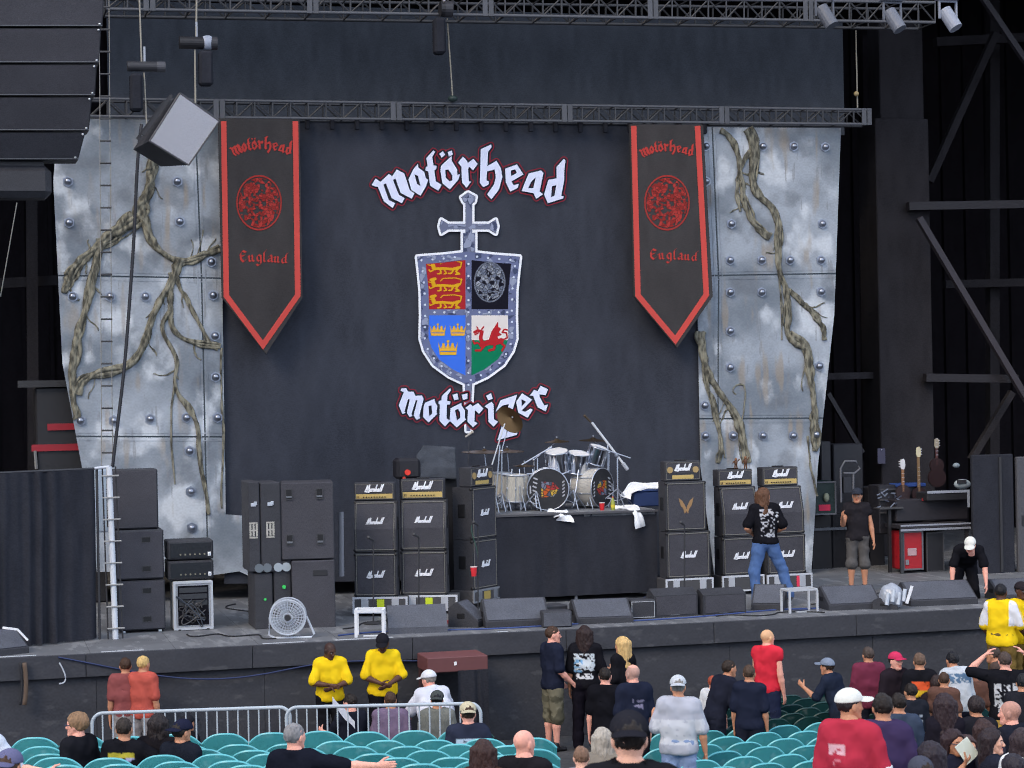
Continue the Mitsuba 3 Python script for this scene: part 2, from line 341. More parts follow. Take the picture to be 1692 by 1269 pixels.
def hoist(label, pts, y, parts_col):
    t = thing('chain_hoist', label, 'hoist')
    (u0, u1, v0, v1), (a0, a1, b0, b1) = pts
    A, B = on_y(u0, v0, y), on_y(u1, v1, y); r = (A[2] - B[2]) / 2
    part(t, 'motor', disc(((A[0] + B[0]) / 2, y, (A[2] + B[2]) / 2), (1, 0, 0), r, B[0] - A[0], 18), 'satin', parts_col, False)
    part(t, 'end_cap', disc((B[0] - 0.02, y, (A[2] + B[2]) / 2), (1, 0, 0), r * 1.06, 0.14, 18), 'satin', np.array(parts_col) * 2.0)
    A2, B2 = on_y(a0, b0, y), on_y(a1, b1, y)
    part(t, 'chain_bag', rbox(A2[0], B2[0], y - 0.1, y + 0.14, B2[2], A2[2], 0.04), 'black_cloth')
    part(t, 'hook', bar(((A[0] + B[0]) / 2, y, A[2]), ((A[0] + B[0]) / 2, y, A[2] + 0.25), 0.02), 'metal', STEEL)
    return t
hoist('black chain hoist with white marks above the tilted speaker, left of the other one', ((210, 268, 101, 119), (214, 236, 122, 184)), 1.2, DARK)
h2 = hoist('chain hoist with a pale round end high above the left pennant', ((296, 354, 60, 82), (328, 352, 84, 142)), 1.2, BLACK)
part(h2, 'pale_cover', ball(on_y(343, 71, 1.2), (0.14, 0.12, 0.13)), 'satin', C(150, 158, 175), True)
hoist('chain hoist hanging from the upper truss over the middle of the drape', ((727, 742, 2, 28), (716, 736, 30, 90)), 1.4, BLACK)
CH = (0.30, 0.28, 0.24)
wire(230, -12, 234, 102, 1.2, 0.016, 'thin chain from the top of the picture to the left chain hoist', CH)
wire(325, -12, 324, 60, 1.2, 0.018, 'thin chain from the top of the picture to the pale ended hoist', CH)
wire(322, 82, 323, 170, 1.2, 0.018, 'thin chain between the pale ended hoist and the lower truss', CH)
wire(238, 120, 243, 218, 1.2, 0.014, 'thin chain from the left hoist down to the tilted speaker', CH)
wire(739, 30, 748, 160, 2.6, 0.014, 'thin chain from the middle hoist down to the lower truss', CH)
wire(1414, 50, 1417, 178, 2.7, 0.014, 'thin chain holding the right end of the lower truss', CH)
put('shackle', ball(on_y(1415, 155, 2.66), 0.05), 'satin', C(170, 150, 110), 'small brass coloured shackle on the chain at the right truss end', 'shackle')
put('shackle', ball(on_y(748, 163, 2.62), (0.09, 0.09, 0.06)), 'satin', (0.03, 0.05, 0.05), 'dark clamp where the middle chain meets the lower truss', 'clamp')
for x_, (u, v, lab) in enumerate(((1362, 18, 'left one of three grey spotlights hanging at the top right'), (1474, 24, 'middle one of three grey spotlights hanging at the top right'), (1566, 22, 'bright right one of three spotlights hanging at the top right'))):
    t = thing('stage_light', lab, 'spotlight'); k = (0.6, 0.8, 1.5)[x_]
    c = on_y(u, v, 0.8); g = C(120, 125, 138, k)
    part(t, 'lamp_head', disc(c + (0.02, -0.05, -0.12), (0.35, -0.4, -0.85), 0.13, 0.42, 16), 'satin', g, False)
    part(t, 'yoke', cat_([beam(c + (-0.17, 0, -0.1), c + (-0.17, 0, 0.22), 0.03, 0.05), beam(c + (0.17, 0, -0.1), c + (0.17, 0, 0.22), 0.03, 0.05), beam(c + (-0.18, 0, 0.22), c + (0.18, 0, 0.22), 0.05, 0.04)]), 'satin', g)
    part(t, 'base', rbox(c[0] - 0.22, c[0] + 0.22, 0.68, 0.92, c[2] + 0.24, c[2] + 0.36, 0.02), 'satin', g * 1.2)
# thin ladder of wire in front of the left scenery
lad = thing('wire_ladder', 'thin wire rope ladder hanging in front of the left metal scenery', 'ladder')
y_ = 1.0
for s in (0, 1):
    part(lad, 'side_wire', bar(on_y((164, 180)[s], -8, y_), on_y((168, 186)[s], 772, y_), 0.007, 5), 'satin', (0.25, 0.24, 0.22))
for v in np.arange(12, 772, 36.8):
    part(lad, 'rung', bar(on_y(164 + v / 190, v, y_), on_y(182 + v / 150, v, y_), 0.017, 6), 'satin', (0.06, 0.06, 0.065))
P_ = curve([on_y(u, v, 0.8) for u, v in ((234, 205), (228, 260), (223, 360), (214, 500), (204, 620), (192, 720), (186, 772))], 40)
put('cable', tube(P_, 0.028, 8), 'satin', (0.025, 0.026, 0.034), 'thick black cable hanging across the left metal scenery', 'cable', True)
wire(28, 335, 1, 490, 4.0, 0.012, 'pale thin wire in the dark at the far left', (0.25, 0.26, 0.25))

# ---- the backdrop: black cloth with painted lettering and coat of arms
BD = [(364, 197), (1166, 207), (1160, 500), (1156, 975), (372, 985), (370, 600)]
bd = thing('stage_backdrop', 'large black cloth backdrop with white blackletter words and a shield on a sword', 'backdrop')
c0, c1, c2, c3 = on_y(364, 196, YB), on_y(1166, 208, YB), on_y(1157, 950, YB), on_y(371, 965, YB)
def bdf(s, t):
    p = (c0 * (1 - s)[..., None] + c1 * s[..., None]) * (1 - t)[..., None] + (c3 * (1 - s)[..., None] + c2 * s[..., None]) * t[..., None]
    wv = meshkit.fbm(np.stack([s * 9, t * 2.0, s * 0], -1), 3) - 0.5 + 0.25 * np.sin(s * 55 + 2 * t)
    p[..., 1] = YB + 0.03 + 0.02 * wv
    return p
part(bd, 'cloth', sheet(None, 160, 40, bdf), 'backdrop_cloth', smooth=True)
for k in range(20):
    u = 385 + k * 41; p = on_y(u, 203 + k * 0.5, 2.9)
    part(bd, 'tie', rbox(p[0] - 0.04, p[0] + 0.04, 2.86, 2.94, p[2] - 0.1, p[2] + 0.12, 0.012), 'black_cloth')

GL = {  # letters as nib strokes, x-height 1, baseline 0
 'm': [[(-.06, .72), (.12, .90), (.16, .86), (.16, .20), (.34, .06)], [(.20, .68), (.48, .92), (.60, .84), (.60, .20), (.78, .06)], [(.64, .68), (.92, .92), (1.04, .84), (1.04, .20), (1.24, .06)]],
 'n': [[(-.06, .72), (.12, .90), (.16, .86), (.16, .20), (.34, .06)], [(.20, .68), (.48, .92), (.60, .84), (.60, .20), (.80, .06)]],
 'o': [[(.50, 1.12), (.14, .72), (.14, .30), (.42, .02)], [(.34, .92), (.62, .66), (.62, .30), (.42, .02)], [(.62, .30), (.74, .40)]],
 't': [[(.42, 1.42), (.20, 1.14), (.20, .22), (.44, .02), (.60, .14)], [(-.02, .84), (.22, .84), (.50, .86)]],
 'r': [[(-.06, .76), (.12, .94), (.16, .88), (.16, .20), (.30, .02), (.42, .12)], [(.20, .62), (.52, .98), (.70, .80)]],
 'h': [[(.46, 1.74), (.16, 1.42), (.16, .22), (.30, .06), (.42, .14)], [(.20, .70), (.52, .98), (.76, .70), (.74, .10), (.44, -.34)]],
 'e': [[(.46, .98), (.14, .70), (.14, .30), (.38, .02), (.64, .26)], [(.46, .98), (.66, .70), (.24, .44)]],
 'a': [[(.20, .74), (.44, .98), (.62, .80), (.62, .20), (.78, .02), (.88, .10)], [(.60, .56), (.14, .34), (.14, .22), (.32, .02), (.60, .26)]],
 'd': [[(.62, .88), (.28, .82), (.14, .60), (.14, .24), (.38, .02), (.64, .24), (.84, .16)], [(.90, 1.58), (.64, 1.26), (.64, .24)]],
 'i': [[(-.06, .76), (.12, .94), (.16, .88), (.16, .20), (.34, .02), (.44, .10)]],
 'z': [[(.02, .60), (.16, .98), (.82, 1.10)], [(.74, 1.02), (.18, -.28)], [(.02, -.46), (.22, -.30), (.72, -.26)]],
 'E': [[(.78, 1.12), (.42, 1.34), (.12, 1.0), (.12, .38), (.42, .06), (.76, .34)], [(.16, .70), (.60, .80)]],
 'g': [[(.40, .98), (.14, .70), (.14, .34), (.40, .10), (.62, .3)], [(.32, .92), (.62, .80), (.64, -.16), (.32, -.46), (.04, -.26)]],
 'l': [[(.46, 1.74), (.16, 1.42), (.16, .22), (.36, .04)]],
}
NIB = 0.32
def glyph(c, w=NIB):
    g = pen(GL['o' if c == 'ö' else c], w, 38, .05)
    dia = lambda x, z: Polygon([(x - .13, z), (x, z + .13), (x + .13, z), (x, z - .13)])
    if c == 'ö': g = union_all([g, dia(.16, 1.42), dia(.52, 1.48)])
    if c == 'i': g = union_all([g, dia(.20, 1.36)])
    return g
def word(spec, xh, w=NIB):
    """Letters one by one: (letter, u, v of the lower left corner, degrees anticlockwise, scale)."""
    out = []
    for c, u, v, deg, s in spec:
        g = affinity.scale(glyph(c, w), s * xh, -s * xh, origin=(0, 0))
        out.append(affinity.translate(affinity.rotate(g, -deg, origin=(0, 0)), u, v))
    return out

def traced(k, u0, v0, *rings):
    """Lettering outlines; a pair (outline, hole) has a counter."""
    out = []
    for r in rings:
        p = Polygon(r[0], [r[1]]) if isinstance(r[0][0], (tuple, list)) else Polygon(r)
        out.append(affinity.translate(affinity.scale(p.buffer(0), 1 / k, 1 / k, origin=(0, 0)), u0, v0))
    return out
W1 = traced(4.834, 600, 220,
 [(68, 414), (100, 362), (138, 390), (178, 352), (205, 325), (232, 345), (268, 290), (328, 322), (345, 372), (372, 455), (410, 482), (388, 524), (300, 478), (258, 364), (238, 374), (285, 492), (331, 520), (310, 560), (228, 520), (182, 402), (162, 412), (205, 535), (256, 560), (235, 598), (165, 545), (118, 430), (90, 424)],
 ([(362, 370), (400, 290), (438, 245), (440, 275), (488, 310), (500, 360), (520, 372), (500, 430), (458, 500), (385, 455)], [(410, 330), (438, 342), (458, 424), (430, 405)]),
 [(505, 200), (560, 138), (576, 148), (552, 190), (562, 258), (588, 262), (582, 290), (568, 295), (580, 385), (628, 412), (600, 460), (535, 420), (520, 305), (498, 300), (500, 272), (515, 265)],
 ([(622, 262), (706, 182), (708, 222), (750, 290), (752, 335), (775, 325), (760, 372), (692, 450), (632, 400), (618, 300)], [(655, 296), (680, 290), (712, 336), (712, 376), (690, 386), (660, 356)]),
 [(608, 166), (637, 145), (656, 172), (628, 196)], [(675, 152), (708, 138), (716, 172), (685, 186)],
 [(758, 235), (795, 188), (815, 205), (838, 237), (880, 205), (915, 245), (878, 298), (846, 268), (838, 290), (845, 385), (862, 388), (825, 438), (790, 395), (785, 270)],
 [(940, 128), (1022, 90), (1026, 112), (998, 148), (992, 264), (1065, 220), (1100, 280), (1112, 350), (1085, 450), (1025, 528), (990, 490), (1045, 410), (1060, 350), (1050, 292), (990, 305), (985, 378), (1005, 385), (1000, 412), (960, 432), (932, 398)],
 ([(1134, 284), (1228, 250), (1280, 330), (1184, 386), (1202, 416), (1242, 404), (1236, 436), (1175, 468), (1140, 395)], [(1180, 300), (1214, 290), (1228, 318), (1182, 344)]),
 ([(1290, 400), (1322, 322), (1420, 298), (1440, 318), (1410, 465), (1436, 488), (1382, 525), (1360, 480), (1266, 462)], [(1340, 392), (1378, 352), (1360, 438), (1318, 440)]),
 ([(1480, 372), (1545, 362), (1545, 270), (1602, 206), (1616, 218), (1606, 300), (1605, 380), (1582, 500), (1602, 505), (1596, 522), (1475, 560), (1445, 490)], [(1508, 425), (1543, 415), (1528, 500), (1500, 512)]))
W2 = traced(6.043, 640, 620,
 [(132, 156), (140, 132), (188, 128), (208, 165), (262, 165), (278, 205), (345, 203), (362, 235), (318, 410), (330, 425), (292, 448), (262, 400), (300, 250), (284, 250), (240, 390), (252, 405), (222, 418), (195, 375), (224, 240), (206, 240), (170, 365), (186, 375), (150, 386), (113, 300), (165, 168)],
 ([(362, 315), (375, 275), (470, 235), (478, 270), (500, 310), (490, 370), (500, 385), (410, 472), (355, 415)], [(412, 310), (440, 300), (448, 380), (418, 410)]),
 [(545, 205), (628, 128), (636, 150), (600, 200), (596, 255), (630, 262), (625, 292), (595, 295), (592, 430), (628, 455), (575, 512), (520, 455), (525, 292), (510, 286), (514, 258), (540, 250)],
 ([(630, 330), (740, 275), (742, 305), (775, 350), (775, 430), (788, 440), (692, 522), (622, 455)], [(675, 350), (705, 335), (725, 370), (728, 425), (695, 450)]),
 [(650, 195), (700, 182), (710, 240), (668, 250)], [(742, 195), (800, 180), (798, 235), (755, 248)],
 [(778, 325), (830, 288), (850, 310), (905, 278), (960, 335), (915, 385), (875, 350), (868, 460), (900, 480), (855, 520), (800, 465), (805, 350)],
 [(970, 310), (1040, 265), (1060, 290), (1065, 440), (1105, 465), (1060, 515), (1010, 465), (1005, 335)], [(985, 205), (1035, 180), (1052, 235), (1008, 250)],
 [(1080, 365), (1130, 250), (1295, 195), (1186, 560), (1302, 560), (1292, 596), (1098, 648), (1214, 288), (1150, 302)],
 ([(1285, 265), (1345, 180), (1447, 245), (1342, 352), (1375, 366), (1430, 332), (1452, 345), (1400, 425), (1308, 375)], [(1338, 238), (1384, 264), (1342, 312)]),
 [(1420, 205), (1465, 145), (1500, 160), (1530, 105), (1604, 140), (1580, 200), (1520, 190), (1520, 215), (1565, 300), (1604, 293), (1580, 362), (1500, 320), (1455, 205)])
LET = C(222, 228, 252, 0.98)
for nm, W_ in (('upper', W1), ('lower', W2)):
    u_ = union_all(W_)
    for g in W_:
        m = print_on(g, 2.985, 0.004)
        cz = np.array(m.vertices[:, 2]); k = meshkit.fbm(np.array(m.vertices) * [3, 3, 5] + 4, 3)
        part(bd, 'letter', m, 'matte', LET)
    part(bd, 'letter_outline', print_on(u_.buffer(4.6, quad_segs=2).difference(u_.buffer(3.0, quad_segs=2)), 2.985, 0.004), 'matte', C(150, 48, 62, .9), label='thin red outline round the %s word' % nm)
# the sword and the shield
SC = 774.0
half = [(774, 416), (818, 421), (859, 424), (856, 450), (853, 480), (852, 520), (853, 560), (847, 580), (832, 603), (806, 622), (774, 637)]
shield = Polygon(half + [(2 * SC - u, v) for u, v in reversed(half[:-1])]).buffer(-1).buffer(1)
sword = union_all([sbox(765, 385, 785, 420), sbox(769, 335, 780, 388), sbox(735, 370, 815, 379), Polygon([(773, 318), (786, 325), (784, 334), (775, 340), (766, 334), (762, 326)]),
                   Polygon([(729, 363), (739, 369), (739, 380), (729, 386), (726, 374)]), Polygon([(819, 363), (809, 369), (809, 380), (819, 386), (822, 374)]), Polygon([(768, 632), (780, 632), (777, 712), (771, 712)])])
letters2 = union_all(W2).buffer(4.7)
inner = shield.buffer(-13)
body = union_all([shield, sword])
print_ = lambda name, g, col, label=None, y=2.985, mat='matte', on=None, kind=None: part(on or bd, name, print_on(g, y, 0.004), mat, col, label=label, kind=kind)
print_('white_edge', body.buffer(4.0, quad_segs=3).difference(body.buffer(0.2)).difference(letters2), C(240, 243, 250, .95), 'white edge round sword and shield')
SWORD = print_('sword', sword.difference(shield).difference(letters2), C(112, 118, 142), 'grey stone patterned sword', mat='matte')
bars = union_all([sbox(769, 400, 779, 650), sbox(690, 511, 860, 521)])
rim = shield.difference(inner.difference(bars))
RIM = print_('shield_rim', rim, C(108, 116, 150), 'blue grey riveted rim of the shield')
q = inner.difference(bars)
def quarter(u0, u1, v0, v1): return q.intersection(sbox(u0, v0, u1, v1))
q1, q2, q3, q4 = quarter(690, 770, 410, 512), quarter(778, 860, 410, 512), quarter(690, 770, 520, 640), quarter(778, 860, 520, 640)
RQ = print_('red_quarter', q1, C(168, 46, 52)); KQ = print_('black_quarter', q2, C(30, 30, 40)); BQ = print_('blue_quarter', q3, C(66, 116, 226))
WQ = print_('white_quarter', q4.intersection(sbox(770, 515, 860, 562)), C(222, 216, 212)); print_('green_quarter', q4.intersection(sbox(770, 562, 860, 650)), C(24, 122, 88))
Y2 = 2.979
def sp(strokes, w): return pen(strokes, w)
def lion(u, v):
    S = [([(8, 20), (24, 19), (40, 21), (52, 17)], 8), ([(8, 18), (6, 9)], 10), ([(4, 7), (10, 5)], 9), ([(9, 22), (2, 26), (0, 22)], 4), ([(20, 22), (20, 30), (15, 31)], 4.5), ([(26, 22), (30, 30), (26, 31)], 4),
         ([(50, 20), (46, 26), (52, 31), (46, 32)], 5), ([(42, 22), (38, 30), (34, 30)], 4.5), ([(54, 16), (56, 6), (44, 3), (24, 4), (20, 9)], 3.2), ([(2, 13), (-2, 11)], 3)]
    return affinity.translate(affinity.scale(union_all([pen([a], w * .72) for a, w in S]), 0.96, 0.76, origin=(0, 0)), u, v)
gold = C(214, 162, 40)
for v in (429, 457, 485): print_('gold_lion', lion(709, v).intersection(q1.buffer(-1)), gold, y=Y2, on=RQ)
def crown(u, v, s):
    pts = [(0, 0), (5, 13), (8, 4), (11, 2), (14, 12), (18, 0), (22, 12), (25, 2), (28, 4), (31, 13), (36, 0), (33, 24), (3, 24)]
    g = union_all([Polygon(pts), Point(18, -1).buffer(2.6), Point(9.5, 4).buffer(2.2), Point(26.5, 4).buffer(2.2)]).difference(pen([[(4.5, 17.5), (31.5, 17.5)]], 1.5))
    return affinity.translate(affinity.scale(g, s, s, origin=(0, 0)), u, v)
for u, v, s in ((710, 537, .74), (743, 537, .74), (724, 565, .90)): print_('gold_crown', crown(u, v, s).buffer(0), C(222, 172, 62), y=Y2, on=BQ)
dragon = union_all([pen([a], w) for a, w in (
    ([(796, 570), (806, 566), (818, 566), (828, 563)], 9), ([(797, 568), (794, 558), (796, 549)], 6), ([(797, 548), (789, 546), (784, 549)], 4.5), ([(790, 550), (785, 553)], 2.5), ([(796, 544), (799, 540)], 2.2), ([(790, 544), (788, 540)], 2),
    ([(795, 570), (788, 566), (784, 568), (782, 563)], 3), ([(800, 572), (794, 579), (786, 579)], 3.5), ([(827, 566), (834, 572), (830, 579), (836, 580)], 4), ([(818, 569), (816, 577), (808, 579)], 4), ([(830, 562), (838, 558), (837, 550), (830, 549), (833, 544), (842, 546)], 2.4))] +
    [Polygon([(806, 566), (812, 548), (823, 531), (823, 540), (828, 543), (824, 549), (829, 553), (822, 556), (824, 562), (816, 564)])])
print_('red_dragon', dragon.intersection(q4.buffer(-0.5)), C(178, 44, 50), y=Y2, on=WQ)
def fragments(g, n, seed, keep, gap):
    """An even filling of small irregular pieces."""
    r = np.random.default_rng(seed); x0, y0, x1, y1 = g.bounds
    cells = shapely.voronoi_polygons(MultiPoint(np.stack([r.uniform(x0, x1, n), r.uniform(y0, y1, n)], 1)))
    return union_all([q.intersection(g).buffer(-gap) for q in cells.geoms if r.random() < keep])
boss = affinity.scale(Point(809, 466).buffer(25, quad_segs=10), 1.0, 1.3)
sil = fragments(boss.buffer(-1.6), 150, 4, .85, .35)
print_('silver_roundel', boss.buffer(1.2).difference(boss.buffer(-1.2)), C(150, 158, 176), on=KQ)
for k, col in enumerate((C(205, 212, 226), C(150, 160, 182))): print_('silver_roundel', union_all([q for m_, q in enumerate(polys(sil)) if m_ % 2 == k]), col, on=KQ, kind='stuff')
riv = [p for p in ([shield.exterior.buffer(0)] and [])]
ring = shield.buffer(-6.5).exterior
pts = [ring.interpolate(k / 34, normalized=True) for k in range(34)] + [Point(774, v) for v in range(436, 640, 20)] + [Point(u, 516) for u in (718, 734, 750, 792, 808, 824, 838)]
for p in pts: print_('rim_rivet', p.buffer(1.9, quad_segs=3), C(205, 212, 228), y=Y2, on=RIM)
rv_ = union_all([p.buffer(2.6) for p in pts])
for k_, col_ in enumerate((C(72, 80, 108), C(146, 154, 178))):
    print_('stone_pattern', fragments(rim.buffer(-.8), 700, 31 + k_, .22, .25).difference(rv_).difference(Point(0, 0).buffer(1)), col_, y=Y2 - .0045 * k_, on=RIM, kind='stuff')
    print_('stone_pattern', fragments(sword.difference(shield).difference(letters2).buffer(-.8), 420, 41 + k_, .25, .25), col_, y=Y2 - .0045 * k_, on=SWORD, kind='stuff')

# ---- two pennants
def pennant(label, du, dv, P):
    t = thing('pennant', label, 'banner')
    yb = 2.60
    out = Polygon(P['outer']); inn = Polygon(P['inner']); core = inn.buffer(-0.01)
    part(t, 'cloth', slab(out, lambda u, v: on_y(u, v, yb + 0.07), (0, -0.06, 0)), 'banner_cloth')
    band = LineString(P['inner']).buffer(4.6, cap_style=2, join_style=2)
    part(t, 'red_border', print_on(band, yb + 0.004, 0.004), 'matte', C(206, 84, 78, .95))
    red = C(190, 70, 66, .9)
    W = [affinity.translate(affinity.scale(g, P['ks'], P['ks'], origin=(775, 318)), P['nx'] - 775, P['ny'] - 318) for g in W1]
    for g in W: part(t, 'letter', print_on(g, yb + 0.004, 0.004), 'matte', red)
    for g in word(P['land'], P['xh'] * 0.95, 0.24): part(t, 'letter', print_on(g, yb + 0.004, 0.004), 'matte', red)
    c = P['c']
    r = lambda x: affinity.scale(Point(*c).buffer(x, quad_segs=8), 0.92, 1.12)
    part(t, 'round_print', print_on(r(41).difference(r(38.5)), yb + 0.004, 0.004), 'matte', red * 0.8, label='plain red roundel of small fragments')
    fr = polys(fragments(r(37), 300, 8, .72, .3))
    for k_, f_ in enumerate((.9, .6)): part(t, 'round_print', print_on(union_all(fr[k_::2]), yb + 0.004, 0.004), 'matte', red * f_, kind='stuff')
def nm(u, v, k=0.9):
    return [(c, u + a * k, v + b * k, g, s) for c, a, b, g, s in (('m', 0, 27, 8, .95), ('o', 21, 23, 5, .95), ('t', 33, 21, 3, .95), ('ö', 42, 20, 2, .95), ('r', 54, 20, 0, .95), ('h', 66, 20, -3, 1.0), ('e', 78, 22, -5, .95), ('a', 89, 24, -7, .9), ('d', 101, 27, -8, .9))]
def ld(u, v): return [(c, u + a, v + b, g, s) for c, a, b, g, s in (('E', -1, 23, 6, 1.0), ('n', 12, 22, 2, .85), ('g', 25, 22, 0, .9), ('l', 36, 22, -2, .8), ('a', 43, 22, -3, .85), ('n', 54, 23, -4, .8), ('d', 66, 24, -5, .8))]
pennant('left black pennant with red border and red words, hung beside the left metal scenery', 0, 0, dict(
    outer=[(360, 196), (494, 198), (499, 492), (439, 585), (366, 492)], inner=[(369.5, 200), (374, 489), (434.5, 570), (492, 488), (488, 200)],
    ks=.325, nx=431, ny=250, xh=15, land=ld(398, 411), c=(428, 335)))
pennant('right black pennant with red border and red words, hung beside the right metal scenery', 0, 0, dict(
    outer=[(1039, 206), (1160, 207), (1176, 490), (1117, 575), (1046, 490)], inner=[(1047, 208), (1054, 488), (1116, 562), (1167, 487), (1152.5, 208)],
    ks=.285, nx=1101, ny=253, xh=14, land=ld(1076, 407), c=(1102, 335)))

# ---- painted metal scenery with bolts and roots
def scenery(label, outline, seams, bolts, roots, ys=2.94):
    t = thing('metal_scenery', label, 'stage scenery')
    out = Polygon(outline).buffer(0)
    part(t, 'backing', slab(out, lambda u, v: on_y(u, v, ys + 0.03), (0, -0.012, 0)), 'matte', (0.10, 0.12, 0.14))
    cuts = union_all([LineString(s).buffer(1.3, cap_style=2) for s in seams])
    for g in polys(out.difference(cuts)): part(t, 'plate', slab(g, lambda u, v: on_y(u, v, ys + 0.015), (0, -0.015, 0)), 'painted_plate')
    for s in seams:
        g = LineString(s).buffer(7, cap_style=2).difference(LineString(s).buffer(5.6, cap_style=2)).intersection(out.buffer(-3))
        part(t, 'weld_line', slab(g, lambda u, v: on_y(u, v, ys), (0, -0.008, 0)), 'painted_plate')
    for u, v in bolts:
        p = on_y(u, v, ys)
        m = cat_([disc(p + (0, -0.012, 0), (0, 1, 0), 0.098, 0.03, 6), ball(p + (0, -0.03, 0), (0.070, 0.075, 0.070), 2)])
        part(t, 'bolt', m, 'metal', C(150, 156, 170))
    rr = np.random.default_rng(len(outline)); more = []
    for pts, w in roots:
        if w > 7:
            Q = curve(pts, 30)
            for _ in range(2 if w < 14 else 4):
                i0 = rr.integers(4, 26); h_ = rr.uniform(-.9, .9) + math.atan2(*(Q[i0 + 1] - Q[i0])[::-1]); L_ = rr.uniform(18, 52); q_ = [Q[i0]]
                for s_ in range(4): h_ += rr.uniform(-.5, .5); q_.append(q_[-1] + L_ / 4 * np.array([math.cos(h_), math.sin(h_)]))
                if out.buffer(-4).contains(LineString(q_)): more.append((q_, rr.uniform(2.2, 4.2)))
    for k, (pts, w) in enumerate(list(roots) + more):
        n = 50; P = curve(pts, n); s = np.linspace(0, 1, n); ms = []
        wid = w * (1.05 - 0.35 * s) * (0.85 + 0.3 * meshkit.noise(np.stack([s * 9, s * 0 + k, s * 0], -1)))
        tang = np.gradient(P, axis=0); tang /= np.linalg.norm(tang, axis=1, keepdims=True); nor = np.stack([-tang[:, 1], tang[:, 0]], 1)
        ns = 3 if w < 7 else 7
        for j in range(ns):
            z0 = np.zeros(n)
            a_ = meshkit.fbm(np.stack([s * (2 + len(pts) * .7), z0 + 3.1 * j, z0 + 7 * k], -1), 3) * 4 - 2
            off = np.clip(a_ * .9 + (j / (ns - 1) - .5) * .8, -1.4, 1.4) * wid * (.22 + .14 * (j % 2) + .15 * s)
            dep = meshkit.noise(np.stack([s * 7, z0 + 1.7 * j, z0 + k], -1))
            q = P + nor * off[:, None]
            X = on_y(q[:, 0], q[:, 1], ys); sc = mpp(250, 500, ys)
            X[:, 1] -= 0.006 + dep * wid * sc * 0.22
            thick = (.15 + .12 * ((j * 7 + k * 3) % 5) / 4) * (.75 + .5 * meshkit.noise(np.stack([s * 14, z0 + j, z0 + 5 * k], -1)))
            ms.append(tube(X, wid * sc * thick, 7))
        part(t, 'root', cat_(ms), 'painted_root', smooth=True)
    return t
scenery('tall painted metal wall with bolts and creeping roots on the left', [(95, 196), (362, 199), (366, 400), (373, 850), (420, 853), (423, 957), (395, 944), (352, 950), (300, 944), (160, 945), (150, 850), (135, 770), (103, 600), (88, 300)],
        [[(322, 190), (333, 460), (344, 960)], [(80, 455), (375, 460)], [(110, 721), (376, 722)]],
        [(112, 300), (114, 368), (293, 300), (297, 366), (120, 490), (182, 490), (240, 490), (349, 433), (352, 488), (355, 555), (356, 623), (133, 695), (188, 695), (248, 692), (308, 690), (359, 690), (313, 745), (315, 812), (317, 872)],
        [([(272, 212), (252, 268), (238, 330), (214, 368)], 27), ([(222, 360), (178, 392), (142, 424), (117, 455), (106, 484)], 20), ([(168, 398), (150, 470), (136, 530), (124, 580), (120, 640), (128, 692)], 17),
         ([(232, 340), (246, 390), (275, 424), (300, 432), (330, 425), (363, 410)], 16), ([(296, 428), (280, 470), (258, 510), (240, 560), (215, 600), (175, 615), (140, 627), (126, 652)], 17),
         ([(292, 436), (300, 480), (322, 520), (346, 565), (360, 578)], 8), ([(286, 450), (280, 510), (290, 550), (320, 565), (364, 573)], 11), ([(280, 515), (275, 560), (293, 600), (289, 630), (302, 662), (321, 690), (328, 740), (336, 790), (346, 850)], 9),
         ([(290, 632), (283, 680), (283, 740), (289, 800)], 5), ([(366, 575), (366, 640), (369, 720), (366, 780), (366, 840)], 5), ([(145, 430), (160, 412), (186, 404), (200, 378)], 8)])
scenery('tall painted metal wall with bolts and creeping roots on the right', [(1157, 210), (1389, 212), (1378, 520), (1351, 770), (1340, 950), (1180, 950), (1157, 770), (1152, 500)],
        [[(1176, 200), (1187, 460), (1186, 692)], [(1150, 456), (1384, 452)], [(1150, 692), (1366, 691)]],
        [(1260, 242), (1311, 242), (1363, 243), (1166, 242), (1166, 300), (1208, 370), (1358, 370), (1206, 430), (1258, 430), (1305, 430), (1356, 430), (1206, 483), (1258, 483), (1356, 482), (1206, 547), (1206, 607), (1353, 605), (1165, 720), (1211, 720), (1260, 720), (1310, 720), (1348, 718), (1164, 670)],
        [([(1190, 216), (1213, 240), (1221, 270), (1225, 310), (1240, 360), (1272, 392)], 14), ([(1236, 212), (1245, 260), (1250, 320), (1276, 345), (1286, 390), (1285, 440), (1300, 490), (1300, 545), (1307, 565)], 15), ([(1303, 478), (1335, 510), (1355, 535), (1362, 562)], 11),
         ([(1303, 553), (1330, 580), (1338, 620), (1345, 680), (1347, 745)], 17), ([(1158, 548), (1168, 610), (1190, 650), (1210, 680), (1225, 720), (1233, 765)], 17), ([(1163, 590), (1175, 660), (1186, 700), (1186, 765)], 10), ([(1286, 440), (1290, 500), (1292, 562)], 5),
         ([(1226, 695), (1231, 655), (1224, 634), (1212, 642), (1216, 652)], 4), ([(1240, 250), (1218, 300), (1222, 350)], 8), ([(1334, 720), (1340, 770), (1349, 820)], 5)])

